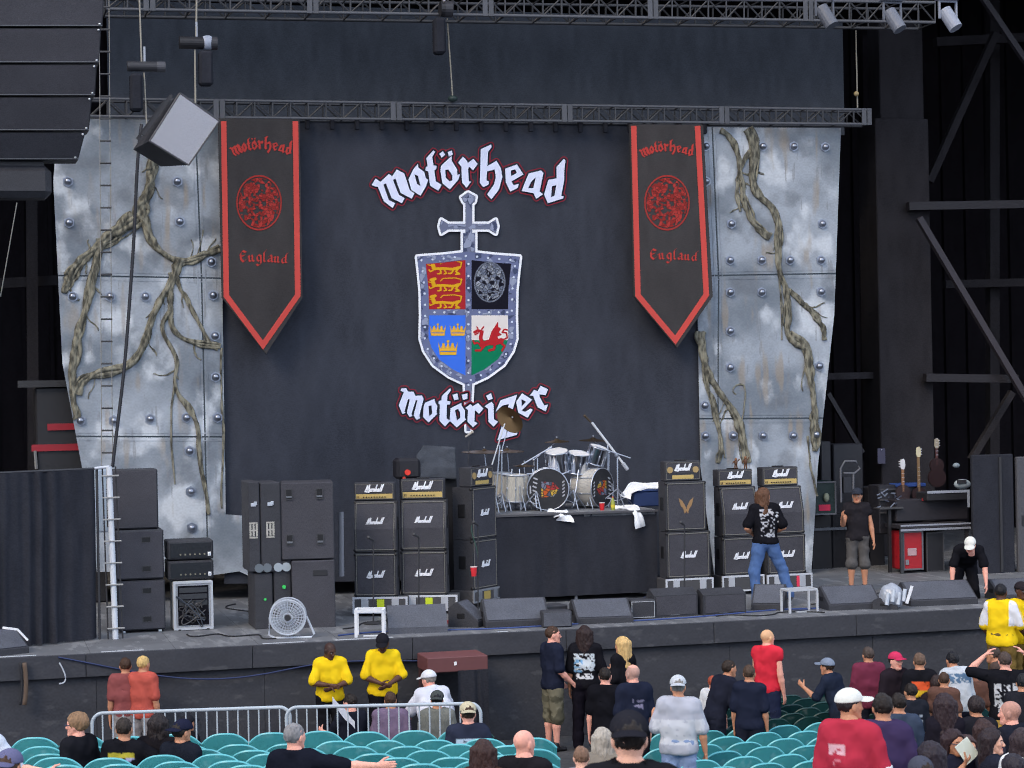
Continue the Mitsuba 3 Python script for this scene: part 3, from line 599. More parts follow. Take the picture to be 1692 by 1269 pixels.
# ---- the line array and the tilted speaker
def hexa(front, back): return trimesh.convex.convex_hull(np.vstack([front, back]))
rows_ = [(-14, 44, 172, 169), (47, 104, 167, 164), (107, 158, 160, 157), (161, 216, 152, 147), (219, 264, 141, 129)]
names_ = ['topmost', 'second from top', 'middle', 'fourth from top', 'bottom']
for k, (v0, v1, ua, ub) in enumerate(rows_):
    t = thing('line_array_speaker', f'{names_[k]} wide black speaker box of the line array at the upper left', 'loudspeaker', 'speaker boxes of the hanging line array')
    y0, y1 = -4.3 + 0.03 * k, -4.3 + 0.03 * k + 0.05 * (k + 1)
    L = -46 - 6 * k
    F4 = np.array([on_y(L, v0, y0), on_y(ua, v0, y0), on_y(ub, v1, y1), on_y(L, v1, y1)]); cen = F4.mean(0)
    Bk = F4 + np.array([0, 0.7, -0.02]); Bk = cen + (Bk - cen) * [1, 1, 0.8]
    part(t, 'cabinet', hexa(F4, Bk), 'tolex')
    G = cen + (F4 - cen) * [0.985, 1, 0.93]
    part(t, 'grille', hexa(G + (0, -0.015, 0), G + (0, 0.01, 0)), 'grille')
    part(t, 'edge_strip', bar(F4[3] + (0, -0.02, 0.012), F4[2] + (0, -0.02, 0.012), 0.009, 6), 'satin', (0.10, 0.105, 0.12))
    for j in (0, 1):
        e = (F4[1], F4[2])[j]
        part(t, 'rigging_pin', ball(e + (-0.04, -0.03, (-0.03, 0.03)[j]), 0.018, 1), 'metal', SILVER)
t = thing('hanging_speaker', 'small dark rounded speaker box hung below the line array at the left edge', 'loudspeaker')
a, b = on_y(-30, 272, -3.9), on_y(86, 326, -3.9)
part(t, 'cabinet', rbox(a[0], b[0], -3.9, -3.3, b[2], a[2], 0.09), 'tolex')
part(t, 'bracket', box(a[0] + 0.2, b[0] - 0.1, -3.8, -3.4, a[2], a[2] + 0.06), 'satin', DARK)
q_ = [(297, 154), (362, 200), (314, 270), (249, 230)]
F4 = np.array([on_y(*q_[0], -1.0), on_y(*q_[1], -0.92), on_y(*q_[2], -1.15), on_y(*q_[3], -1.22)])
F4[[2, 3], 1] = [-0.9, -0.98]
nrm = np.cross(F4[1] - F4[0], F4[3] - F4[0]); nrm /= np.linalg.norm(nrm); nrm = nrm if nrm[1] < 0 else -nrm
cen = F4.mean(0); back = cen + (F4 - cen) * 0.72 - nrm * 0.7 + np.array([-0.30, 0, -0.16])
t = thing('hanging_speaker', 'big speaker box with a pale grille hung tilted from the ceiling on the left', 'loudspeaker')
part(t, 'cabinet', hexa(F4, back), 'tolex')
G = cen + (F4 - cen) * 0.97
part(t, 'grille', hexa(G + nrm * 0.02, G + nrm * 0.004), 'light_grille')
for i in range(4): part(t, 'frame_rail', bar(F4[i] + nrm * 0.012, F4[(i + 1) % 4] + nrm * 0.012, 0.016, 6), 'satin', (0.07, 0.07, 0.08))
m_ = (F4[0] + F4[3]) / 2
part(t, 'rigging_frame', cat_([beam(F4[3] + (-0.10, 0.05, 0.1), F4[0] + (-0.12, 0.1, -0.02), 0.05, 0.05), beam(F4[3] + (-0.18, .15, .05), F4[0] + (-0.22, 0.2, -0.1), 0.04, 0.04)]), 'satin', (0.03, 0.03, 0.036))

# ================================================================== GEAR ON THE STAGE
def spot(u, v, y): return on_y(u, v, y)
def local(u, y, deg, z=ZS):                # a frame standing on height z under pixel column u in the plane y
    v = 1000.0
    for _ in range(4): v = v + (on_y(u, v, y)[2] - z) / mpp(u, v, y)
    p = on_y(u, v, y); return frame(p[0], y, z, deg)
def hgt(v0, v1, u, y): return float(on_y(u, v0, y)[2] - on_y(u, v1, y)[2])
def zat(u, v, y): return float(on_y(u, v, y)[2])
SCRIPT = pen([[(0, .02), (.07, .33), (.10, .08), (.18, .36), (.20, .02)], [(.29, .14), (.24, .12), (.22, .05), (.26, .02), (.30, .14), (.31, .02)], [(.35, .02), (.37, .14), (.42, .14)], [(.48, .14), (.44, .11), (.48, .06), (.43, .02)],
              [(.52, .02), (.57, .36)], [(.54, .09), (.58, .14), (.61, .11), (.60, .02)], [(.70, .14), (.65, .12), (.63, .05), (.67, .02), (.71, .14), (.72, .02)], [(.77, .02), (.83, .36)], [(.85, .02), (.92, .38)], [(-.02, .02), (.2, -.02)]], 0.07)
GOLD, CREAM = C(205, 178, 110, .8), C(190, 184, 170)
def logo(w): 
    g = affinity.skew(SCRIPT, xs=12, origin=(0, 0)); m = cat_([trimesh.creation.extrude_polygon(p, 0.006, engine='earcut') for p in polys(g)])
    m.apply_translation((-0.48, -0.16, 0)); m.vertices = m.vertices * [w, w, 1]
    m.apply_transform(trimesh.transformations.rotation_matrix(math.pi / 2, [1, 0, 0])); return m
def inset_frame(x0, x1, z0, z1, y, w, t):
    return cat_([box(x0, x1, y - t, y, z0, z0 + w), box(x0, x1, y - t, y, z1 - w, z1), box(x0, x0 + w, y - t, y, z0 + w, z1 - w), box(x1 - w, x1, y - t, y, z0 + w, z1 - w)])
def cabinet(tf, w, h, d, z, label, slant=0.0, emblem=None, group=None, side=True, lw=0.29):
    t = thing('guitar_cabinet', label, 'speaker cabinet', group)
    pr_ = np.array([(sx * w / 2, yy, zz) for sx in (-1, 1) for yy, zz in ((0, 0), (0, h * .45 if slant else h), (slant, h), (d, h), (d, 0))])
    body = trimesh.convex.convex_hull(pr_); zz = trimesh.transformations.translation_matrix((0, 0, z)); M = tf @ zz
    part(t, 'cabinet', body, 'tolex', tf=M)
    e = 0.035
    def face(x, zf): return (x, -0.002 + (slant * max(0, (zf - .45 * h) / (.55 * h)) if slant else 0), zf)
    def panel(inset, th):
        zs = [inset, .45 * h, h - inset] if slant else [inset, h - inset]
        out = []
        for z0, z1 in zip(zs[:-1], zs[1:]):
            q = [face(-w / 2 + inset, z0), face(w / 2 - inset, z0), face(w / 2 - inset, z1), face(-w / 2 + inset, z1)]
            out.append(trimesh.convex.convex_hull(np.array([(x, y + k, zf) for x, y, zf in q for k in (-th, 0.02)])))
        return cat_(out)
    gc = part(t, 'grille_cloth', panel(e + 0.012, 0.006), 'grille', tf=M)
    rails = []
    lines = [((-1, e), (1, e)), ((-1, h - e), (1, h - e))]
    zs = [e, .45 * h, h - e]
    for s in (-1, 1):
        for z0, z1 in zip(zs[:-1], zs[1:]): rails.append(bar(np.array(face(s * (w / 2 - e), z0)) - (0, .008, 0), np.array(face(s * (w / 2 - e), z1)) - (0, .008, 0), 0.007, 5))
    for zf in (e, h - e): rails.append(bar(np.array(face(-w / 2 + e, zf)) - (0, .008, 0), np.array(face(w / 2 - e, zf)) - (0, .008, 0), .009, 5))
    part(t, 'piping', cat_(rails), 'satin', C(108, 106, 102), tf=M)
    lz = h * (.60 if slant else .50)
    if emblem is None:
        lg = logo(lw); lg.apply_translation((0.0, face(0, lz)[1] - .012, lz)); part(gc, 'logo', lg, 'matte', C(226, 228, 235), tf=M)
    else:
        g = union_all([Polygon([(0, -.08), (.03, -.12), (.05, -.04), (.10, .02), (.13, .14), (.07, .09), (.02, .0)]), Polygon([(0, -.08), (-.03, -.12), (-.05, -.04), (-.10, .02), (-.13, .14), (-.07, .09), (-.02, .0)])]).buffer(.004)
        lg = cat_([trimesh.creation.extrude_polygon(p, 0.006, engine='earcut') for p in polys(g)]); lg.apply_transform(trimesh.transformations.rotation_matrix(math.pi / 2, [1, 0, 0])); lg.apply_translation((0, -.01, lz))
        part(gc, 'winged_emblem', lg, 'satin', C(150, 118, 82), tf=M)
    for s in (-1, 1):
        part(t, 'side_handle', cat_([rbox(s * w / 2 - .012, s * w / 2 + .008, d * .35, d * .72, h * .42, h * .68, .006)]), 'satin', (.008, .008, .01), tf=M)
        for zf in (.03, h - .03):
            part(t, 'corner_cap', cat_([ball((s * (w / 2 - .02), (.02 if zf < .1 or not slant else slant + .02), zf), .036, 1)]), 'satin', (.012, .012, .014), tf=M)
    return t
def amp(tf, w, h, d, z, label, kind='gold', group=None):
    t = thing('guitar_amplifier', label, 'amplifier', group); M = tf @ trimesh.transformations.translation_matrix((0, 0.03, z))
    part(t, 'case', rbox(-w / 2, w / 2, 0, d, 0, h, .014), 'tolex', tf=M)
    part(t, 'trim', inset_frame(-w / 2 + .02, w / 2 - .02, .025, h - .025, 0, .009, .008), 'satin', C(104, 102, 98), tf=M)
    fc = part(t, 'front_cloth', box(-w / 2 + .034, w / 2 - .034, -.004, .01, h * .40, h - .04), 'grille', tf=M)
    lg = logo(w * .46); lg.apply_translation((0.0, -.008, h * .66)); part(fc, 'logo', lg, 'matte', C(232, 234, 240), tf=M)
    if kind == 'gold':
        gp = part(t, 'gold_panel', box(-w / 2 + .034, w / 2 - .034, -.008, .01, .037, h * .37), 'satin', GOLD, tf=M)
        for k in range(9): part(gp, 'knob', disc((-.26 * w + k * .066 * w, -.018, h * .2), (0, 1, 0), .011, .02, 10), 'satin', (.03, .025, .02), tf=M)
        part(gp, 'switch', cat_([box(-w * .43, -w * .41, -.014, 0, h * .15, h * .27), box(-w * .39, -w * .37, -.014, 0, h * .15, h * .27)]), 'satin', (.05, .03, .02), tf=M)
    else:
        part(t, 'gold_panel', box(-w * .30, w * .30, -.008, .01, .037, h * .30), 'satin', GOLD, tf=M)
        for s in (-1, 1):
            part(t, 'round_vent', disc((s * w * .36, -.006, h * .56), (0, 1, 0), w * .085, .016, 18), 'satin', C(165, 140, 95), tf=M)
    part(t, 'handle', cat_([rbox(-.11, .11, d * .4, d * .55, h, h + .022, .008)]), 'satin', (.012, .012, .014), tf=M)
    return t
def case_lid(tf, x0, x1, d, z0, z1, label, tape, front=-0.03, white=True):
    t = thing('case_lid', label, 'flight case'); col = C(205, 210, 220, .8) if white else C(120, 124, 132)
    part(t, 'box', rbox(x0, x1, front, d, z0, z1, .01), 'satin', (.06, .06, .066), tf=tf)
    e = .028
    part(t, 'edge_rail', cat_([box(x0 - .004, x1 + .004, front - .006, front + .02, z1 - e, z1 + .004), box(x0 - .004, x1 + .004, front - .006, front + .02, z0 - .002, z0 + e), box(x0 - .004, x0 + e, front - .006, front + .02, z0 + e, z1 - e), box(x1 - e, x1 + .004, front - .006, front + .02, z0 + e, z1 - e)]), 'satin', col, tf=tf)
    for f in (.22, .78):
        x = x0 + (x1 - x0) * f
        part(t, 'latch', rbox(x - .06, x + .06, front - .012, front, z0 + .03, z1 - .03, .004), 'satin', col * .8, tf=tf)
    if tape is not None: part(t, 'tape_mark', box(*tape[0], front - .009, front - .002, z0 + .035, z1 - .035), 'matte', tape[1], tf=tf)
    for x in (x0 + .1, x1 - .1):
        for y in (front + .1, d - .1): part(t, 'caster', disc((x, y, (z0 + ZS * 0) / 2), (1, 0, 0), max(.03, z0 / 2), .04, 12), 'satin', BLACK, tf=tf)
    return t
YG_, PK_ = C(196, 214, 60), C(226, 70, 96)
# left pair of stacks, facing the camera
for k, (u, y, deg, vs, w, side, tape) in enumerate(((622, -.62, -19, (797, 828, 912, 986), .70, 'left', None), (702, -.62, -19, (791, 826, 909, 983), .755, 'right', None))):
    tf = local(u, y, deg); z = lambda v: zat(u, v, y) - ZS
    case_lid(tf, -w / 2 - .03, w / 2 + .17, .42, .05, z(vs[3]) - .004, f'white edged case lid with a yellow green mark under the {("left", "right")[k]} front stack', ((.02, .14), YG_), front=-.05)
    cabinet(tf, w, z(vs[2]) - z(vs[3]) - .012, .37, z(vs[3]), f'straight black speaker cabinet at the bottom of the {("left", "second")[k]} amplifier stack')
    cabinet(tf, w, z(vs[1]) - z(vs[2]) - .006, .37, z(vs[2]), f'slanted black speaker cabinet in the middle of the {("left", "second")[k]} amplifier stack', slant=.13)
    M = tf @ trimesh.transformations.translation_matrix((-.02, .12, 0))
    amp(M, w * .96, z(vs[0]) - z(vs[1]) - .008, .22, z(vs[1]), f'gold panelled amplifier head on top of the {("left", "second")[k]} amplifier stack')
# third stack turned towards the drums
u, y = 784, -.35; tf = local(u, y, 44); z = lambda v: zat(u, v, y) - ZS
M3 = tf @ trimesh.transformations.translation_matrix((0.36, 0, 0))
case_lid(M3, -.42, .46, .44, .11, z(976), 'grey edged case lid on casters under the stack turned to the drums', ((-.1, .1), C(170, 150, 90)), white=False)
cabinet(M3, .77, z(892) - z(976) - .01, .38, z(976) + .003, 'lower black speaker cabinet of the stack turned towards the drums', lw=.26)
cabinet(M3, .77, z(805) - z(892) - .006, .38, z(892), 'upper black speaker cabinet of the stack turned towards the drums', lw=.26)
amp(M3, .70, z(772) - z(805) - .006, .24, z(805), 'small amplifier head with two round vents beside the drums', kind='round')
# right three stacks
for k, (u, y, deg, vs, w) in enumerate(((1139, -.25, 1, (761, 795, 877, 955), .80), (1226, 0.05, 3, (775, 804, 886, 950), .70), (1301, 0.05, 4, (771, 803, 882, 948), .735))):
    tf = local(u, y, deg); z = lambda v: zat(u, v, y) - ZS
    nm_ = ('first', 'middle', 'last')[k]
    case_lid(tf, -w / 2 - .04, w / 2 + (.03, .06, .10)[k], .42, .06, z(vs[3]) - .004, ('white edged case lid with a yellow mark under the winged stack', 'white edged case lid under the stack behind the man in jeans', 'white edged case lid with a pink mark under the rightmost stack')[k], (((.18, .27), C(206, 200, 90)), None, ((.16, .30), PK_))[k], front=-.05)
    cabinet(tf, w, z(vs[2]) - z(vs[3]) - .012, .37, z(vs[3]), f'lower black speaker cabinet of the {nm_} of the three right stacks', lw=.29)
    if k == 0: cabinet(tf @ trimesh.transformations.translation_matrix((-.03, 0, 0)), w * .92, z(vs[1]) - z(vs[2]) - .006, .37, z(vs[2]), 'upper speaker cabinet with a brown winged emblem', emblem=True)
    else: cabinet(tf, w * .97, z(vs[1]) - z(vs[2]) - .006, .37, z(vs[2]), f'slanted upper speaker cabinet of the {nm_} of the three right stacks', slant=.12, lw=.29)
    M = tf @ trimesh.transformations.translation_matrix((-.03, .10, 0))
    amp(M, w * (.82 if k == 0 else .94), z(vs[0]) - z(vs[1]) - .008, .24, z(vs[1]), ('amplifier head with two round vents on the winged cabinet', 'gold panelled amplifier head with two tiny brown figures on top', 'gold panelled amplifier head on the rightmost stack')[k], kind=('round', 'gold', 'gold')[k])
for k, (u, v) in enumerate(((1216, 758), (1232, 755))):
    p = on_y(u, 774, .25); t = thing('figurine', f'tiny brown figure standing on an amplifier head, the {("left", "right")[k]} one of two', 'figurine'); h = hgt(v, 774, u, .25); q = lambda dx, f: p + (dx, 0, h * f)
    part(t, 'body', cat_([tube([q(-.02, 0), q(-.012, .45)], .013), tube([q(.02, 0), q(.012, .45)], .013), tube([q(0, .4), q(0, .8)], [.028, .034]), tube([q(-.035, .75), q(-.06, .5)], .011), tube([q(.035, .75), q(.07, .95)], .011)]), 'satin', C(92, 62, 44), True)
    part(t, 'head', ball(q(0, .93), (.024, .024, .03), 2), 'satin', C(128, 88, 62), True)

# ---- drum riser and drum kit
YR = 0.15
a, b = on_y(818, 851, YR), on_y(1086, 851, YR); ZR = float(a[2])
x0, x1 = float(a[0]), float(b[0])
rs = thing('drum_riser', 'tall drum platform with a black cloth skirt', 'drum riser')
part(rs, 'top', rbox(x0 + .02, x1 - .02, YR + .03, YR + 2.6, ZR - .09, ZR, .01), 'deck')
part(rs, 'skirt', curtain((x0, YR, 0), (x1, YR + .05, 0), ZS + .10, ZR - .006, 7, .02, 2), 'black_cloth', smooth=True)
part(rs, 'skirt', curtain((x1, YR + .05, 0), (x1, YR + 2.6, 0), ZS + .05, ZR - .006, 6, .02, 5), 'black_cloth', smooth=True)
part(rs, 'skirt', curtain((x0, YR + 2.6, 0), (x0, YR, 0), ZS + .02, ZR - .006, 6, .02, 6), 'black_cloth', smooth=True)
part(rs, 'rail', box(x0 - .01, x1 + .01, YR - .02, YR + .03, ZR - .04, ZR - .005), 'satin', (.07, .07, .08))
for xx in (x0 + .1, (x0 + x1) / 2, x1 - .1):
    for yy in (YR + .15, YR + 2.4): part(rs, 'leg', bar((xx, yy, ZS), (xx, yy, ZR - .09), .03, 8), 'satin', STEEL)
def towel(label, P, w, seed):
    P = np.array(P); n = 26; Q = curve(P, n); r = np.random.default_rng(seed)
    off = np.linspace(-1, 1, 9)
    v = []
    tang = np.gradient(Q, axis=0); tang /= np.linalg.norm(tang, axis=1, keepdims=True)
    side = np.cross(tang, (0, -0.5, 1)); side /= np.linalg.norm(side, axis=1, keepdims=True); nor = np.cross(side, tang)
    for i in range(n):
        for o in off:
            wob = .030 * (meshkit.noise(np.array([[i * .35, o * 1.8, seed]]))[0] - .5)
            v.append(Q[i] + side[i] * w / 2 * o * (.9 + .2 * math.sin(i * .5 + seed)) + nor[i] * (wob + .012 * math.sin(o * 7 + i * .3)))
    v = np.array(v); m_ = len(off)
    i, j = np.meshgrid(np.arange(n - 1), np.arange(m_ - 1), indexing='ij')
    q = np.stack([i * m_ + j, (i + 1) * m_ + j, (i + 1) * m_ + j + 1, i * m_ + j + 1], -1).reshape(-1, 4)
    f = np.vstack([q[:, [0, 1, 2]], q[:, [0, 2, 3]]])
    v2 = v + np.array([0, .006, .012]) 
    m = trimesh.Trimesh(np.vstack([v, v2]), np.vstack([f[:, ::-1], f + len(v)]), process=False)
    return put('towel', m, 'matte', (.80, .81, .84), label, 'towel', True)
p = on_y(927, 852, YR); towel('white towel on the front edge of the drum platform below the bass drum', [p + (-.18, .25, .035), p + (-.02, .10, .03), p + (.05, -.01, .01), p + (.06, -.04, -.10)], .30, 1)
p = on_y(1050, 848, YR); towel('white towel draped over the right front edge of the drum platform', [p + (-.26, .45, .06), p + (-.06, .2, .09), p + (.02, -.01, .03), p + (.05, -.05, -.12), p + (.07, -.045, -.25)], .22, 2)
# cooler with a towel
t = thing('cooler_box', 'dark blue cooler box at the right end of the drum platform', 'cooler')
cc = on_y(1068, 846, YR + .9); part(t, 'body', rbox(cc[0] - .26, cc[0] + .28, YR + .8, YR + 1.15, ZR, ZR + .26, .02), 'satin', C(40, 56, 96))
part(t, 'lid', rbox(cc[0] - .27, cc[0] + .29, YR + .79, YR + 1.16, ZR + .262, ZR + .31, .02), 'satin', C(48, 66, 110))
p = np.array([cc[0], YR + .9, ZR + .33]); towel('white towel lying over the blue cooler box', [p + (-.42, -.1, -.16), p + (-.26, -.05, .0), p + (.0, 0, .035), p + (.26, 0, .02)], .24, 3)
CHR = C(196, 202, 214)
def drum(name, label, c, axis, r, h, shell, head, hoop=.018, print_=False, lugs=8):
    t = thing(name, label, 'drum'); A = trimesh.geometry.align_vectors([0, 0, 1], axis); A[:3, 3] = c
    n = 36; prof = [(r * .97, -h / 2), (r, -h / 2 + .01), (r, h / 2 - .01), (r * .97, h / 2)]
    sh_ = part(t, 'shell', lathe(prof, n), 'chrome' if name == 'tom_drum' else 'gloss', shell, True, tf=A)
    for s in (-1, 1):
        part(t, 'drum_head', disc((0, 0, s * (h / 2 + .002)), (0, 0, 1), r * .985, .006, n), 'satin', head if s > 0 else (.6, .6, .6), tf=A)
        m = trimesh.creation.torus(r * 1.015, hoop * .55, major_sections=n, minor_sections=8); m.apply_translation((0, 0, s * h / 2)); part(t, 'hoop', m, 'metal', CHR, True, tf=A)
    for k in range(lugs):
        a = 2 * math.pi * (k + .3) / lugs; d = np.array([math.cos(a), math.sin(a), 0])
        part(sh_, 'tension_rod', bar(d * (r + .016) + (0, 0, -h / 2), d * (r + .016) + (0, 0, h / 2), .006, 5), 'metal', CHR, tf=A)
        part(sh_, 'lug', ball(d * (r + .012), (.014, .014, .035), 1), 'metal', CHR, tf=A)
    if print_:
        def pp(nm, g, col):
            m = cat_([trimesh.creation.extrude_polygon(p_, .004, engine='earcut') for p_ in polys(g)]); m.apply_translation((0, 0, h / 2 + .006)); part(t, nm, m, 'matte', col, tf=A)
        k = r / .30
        S = lambda g: affinity.scale(g, k, k, origin=(0, 0))
        r2 = np.random.default_rng(7)
        pal = [C(186, 92, 50), C(118, 122, 140), C(190, 156, 70), C(160, 62, 60), C(150, 150, 158), C(80, 84, 100)]
        cells = shapely.voronoi_polygons(MultiPoint(r2.uniform(-.15, .15, (34, 2))))
        crest = Polygon([(-.12, .10), (.12, .10), (.11, -.08), (0, -.18), (-.11, -.08)])
        for q_ in polys(union_all([S(x.intersection(crest).buffer(-.005)) for x in cells.geoms])):
            cx, cy = q_.centroid.x, q_.centroid.y; pp('print_patch', q_, pal[(0 if cx < 0 else 1) if cy > 0 and r2.random() < .75 else (2 if cx < 0 else 3) if r2.random() < .75 else r2.integers(4, 6)])
        pp('print_line', S(union_all([pen([[(-.15 + .06 * k_, .155 + .02 * (1 - abs(k_ - 2.5) / 2.5)), (-.13 + .06 * k_, .20 + .02 * (1 - abs(k_ - 2.5) / 2.5))]], .022) for k_ in range(6)] + [pen([[(-.1 + .05 * k_, -.215), (-.08 + .05 * k_, -.24)]], .018) for k_ in range(5)] + [pen([[(-.05, .255), (.05, .255)]], .02)])), C(170, 172, 180))
    return t
YD = 1.1
SH = C(176, 178, 184)
cam_dir = lambda d: np.array([math.sin(math.radians(d)), -math.cos(math.radians(d)), 0])
c1 = on_y(905, 822, YD - .15); c1[2] = ZR + .375
drum('bass_drum', 'left bass drum facing the audience with a dark printed head', c1, cam_dir(-14), .36, .42, SH, (.02, .02, .024), print_=True)
c2 = on_y(978, 820, YD + .05); c2[2] = ZR + .36
drum('bass_drum', 'right bass drum turned sideways with a dark printed head', c2, cam_dir(38), .345, .46, C(165, 162, 156), (.02, .02, .024), print_=True)
for k, (u, v, r, h, tilt, lab) in enumerate(((921, 762, .20, .36, -8, 'left chrome tom drum above the bass drums'), (954, 764, .19, .34, 4, 'middle chrome tom drum above the bass drums'), (986, 752, .17, .30, 16, 'right chrome tom drum above the bass drums'))):
    p = on_y(u, v, YD + .05); ax = np.array([math.sin(math.radians(tilt)), -.25, 1.0]); drum('tom_drum', lab, p, ax, r, h, C(214, 217, 224), (.62, .62, .63))
for k, (u, v, r, h, lab) in enumerate(((850, 806, .24, .46, 'left floor tom drum with a pale shell'), (828, 800, .21, .40, 'small pale drum half hidden behind the small amplifier'))):
    p = on_y(u, v, YD + .1 + .25 * k); t = drum('floor_tom', lab, p, (0.02, -.05, 1), r, h, C(186, 182, 172), (.6, .6, .6), lugs=10)
    for a in (0.6, 2.7, 4.8):
        d = np.array([math.cos(a), math.sin(a), 0]) * (r + .03); part(t, 'leg', bar(p + d + (0, 0, .05), (p[0] + d[0] * 1.1, p[1] + d[1] * 1.1, ZR), .009, 6), 'metal', CHR)
def stand(name, label, base, top, r=.013, legs=True, cat='stand', col=CHR, mat='metal', spread=.30):
    t = thing(name, label, cat)
    b_ = np.array([base[0], base[1], max(base[2], ZR if base[2] > ZR - .2 else ZS)])
    part(t, 'tube', bar(b_ + (0, 0, .06), top, r, 8), mat, col, True)
    if legs:
        for a in (0.5, 2.6, 4.7):
            d = np.array([math.cos(a), math.sin(a), 0]) * spread
            part(t, 'leg', cat_([bar(b_ + (0, 0, .34), b_ + d + (0, 0, .012), .011, 6), bar(b_ + (0, 0, .12), b_ + d * .5 + (0, 0, .18), .006, 5)]), mat, col, True)
    return t
def cymbal(label, u, v, y, r, tilt, col, base_u, boom=None):
    p = on_y(u, v, y)
    foot = on_y(base_u, 846, y); foot[2] = ZR
    t = stand('cymbal_stand', label, foot, p + (0, 0, -.03) if boom is None else on_y(*boom, y), cat='cymbal')
    if boom is not None: part(t, 'boom', bar(on_y(*boom, y), p, .011, 8), 'metal', CHR, True); part(t, 'joint', ball(on_y(*boom, y), .03, 1), 'metal', CHR)
    prof = [(0, .045), (.03, .043), (.055, .02), (r * .6, .006), (r, -.012), (r, -.017), (r * .6, 0.0), (.05, .014), (0, .036)]
    m = lathe(prof, 32); A = trimesh.geometry.align_vectors([0, 0, 1], tilt); A[:3, 3] = p
    part(t, 'cymbal_plate', m, 'metal', col, True, tf=A); part(t, 'wing_nut', ball(p + np.array(tilt) / np.linalg.norm(tilt) * .07, .016, 1), 'metal', CHR)
BR = C(128, 108, 78)
cymbal('large brown cymbal tilted towards the audience in front of the lower words', 843, 693, YD - .1, .27, (.38, -.80, .55), C(100, 78, 52), 829, (829, 745))
cymbal('wide flat cymbal at the left end of the drum kit', 800, 746, YD + .2, .40, (.02, -.04, 1), BR, 812)
cymbal('flat cymbal right of the wide one at the left end of the drum kit', 838, 745, YD + .5, .30, (.0, -.05, 1), BR, 846)
cymbal('flat cymbal above the left tom drum', 920, 729, YD + .35, .22, (-.03, -.03, 1), BR, 886, (882, 760))
cymbal('dark cymbal above the right tom drum', 980, 727, YD + .5, .26, (.03, -.03, 1), C(110, 90, 64), 1006, (1006, 748))
cymbal('small low cymbal behind the left bass drum', 866, 769, YD + .3, .20, (.02, -.03, 1), BR, 872)
def mic(t, p, d, col=(.05, .05, .055)):
    d = np.array(d) / np.linalg.norm(d)
    part(t, 'microphone', cat_([tube([p, p + d * .13], [.014, .021], 8), ball(p + d * .15, .028, 1)]), 'satin', col)
t = stand('boom_stand', 'tall bright boom stand leaning up at the right of the drums', on_y(1021, 846, YD - .2) * [1, 1, 0] + [0, 0, ZR], on_y(1020, 757, YD - .2), .016, cat='microphone stand', spread=.42)
part(t, 'boom', bar(on_y(1036, 774, YD - .2), on_y(978, 698, YD - .2), .022, 8), 'satin', C(205, 208, 214), True); part(t, 'joint', ball(on_y(1019, 752, YD - .2), .045, 2), 'metal', CHR, True); part(t, 'counterweight', bar(on_y(1029, 765, YD - .2), on_y(1037, 776, YD - .2), .036, 8), 'satin', C(170, 174, 184), True)
mic(t, on_y(976, 697, YD - .2), (-.25, 0, .25), C(70, 58, 44)); part(t, 'second_boom', bar(on_y(985, 738, YD - .25), on_y(1042, 757, YD - .25), .012, 8), 'metal', CHR, True)
t = stand('boom_stand', 'thin boom stand with a small pale microphone at the left of the drums', on_y(818, 846, YD - .3) * [1, 1, 0] + [0, 0, ZR], on_y(826, 735, YD - .3), cat='microphone stand')
part(t, 'boom', bar(on_y(813, 768, YD - .3), on_y(834, 700, YD - .3), .012, 8), 'satin', C(200, 203, 210), True)
t = stand('boom_stand', 'microphone on a thin dark stand below the lower words of the backdrop', on_y(772, 846, YD) * [1, 1, 0] + [0, 0, ZR], on_y(775, 728, YD), .008, col=(.05, .05, .06), mat='satin', cat='microphone stand')
mic(t, on_y(769, 722, YD), (.25, 0, .16), C(176, 170, 160))
for k, (u, u2) in enumerate(((887, 880), (948, 956), (972, 964), (862, 858), (838, 846), (916, 930), (998, 990))):
    stand('drum_hardware', ('chrome stand left of the left bass drum', 'chrome stand between the two bass drums', 'chrome stand in front of the right bass drum', 'thin chrome stand at the left floor tom', 'thin chrome stand left of the floor toms', 'thin chrome stand under the left tom', 'thin chrome stand right of the right tom')[k], on_y(u, 848, YD - .35 + .1 * k) * [1, 1, 0] + [0, 0, ZR], on_y(u2, 775, YD - .2 + .1 * k), .012)
t = thing('drum_rack', 'chrome rack bars holding the tom drums', 'drum hardware')
part(t, 'bar', bar(on_y(862, 768, YD), on_y(912, 738, YD), .014, 8), 'metal', CHR, True); part(t, 'bar', bar(on_y(870, 783, YD), on_y(1000, 779, YD), .014, 8), 'metal', CHR, True); part(t, 'upright', bar(on_y(888, 757, YD), on_y(888, 846, YD), .014, 8), 'metal', CHR, True); part(t, 'upright', bar(on_y(1004, 735, YD), on_y(1006, 846, YD), .014, 8), 'metal', CHR, True)
def cup(label, p, h, r0, r1, col, rim=(.75, .75, .75)):
    t = thing('cup', label, 'cup'); A = frame(*p); part(t, 'body', lathe([(0, 0), (r0, 0), (r1, h), (r1 * .93, h), (r0 * .9, .01), (0, .01)], 16), 'satin', col, True, tf=A)
    m = trimesh.creation.torus(r1, .005, major_sections=16, minor_sections=6); m.apply_translation((0, 0, h)); part(t, 'rim', m, 'satin', rim, True, tf=A)
p = on_y(995, 850, YR + .25); p[2] = ZR; cup('red plastic cup on the front of the drum platform', p, .13, .035, .048, C(206, 44, 50))
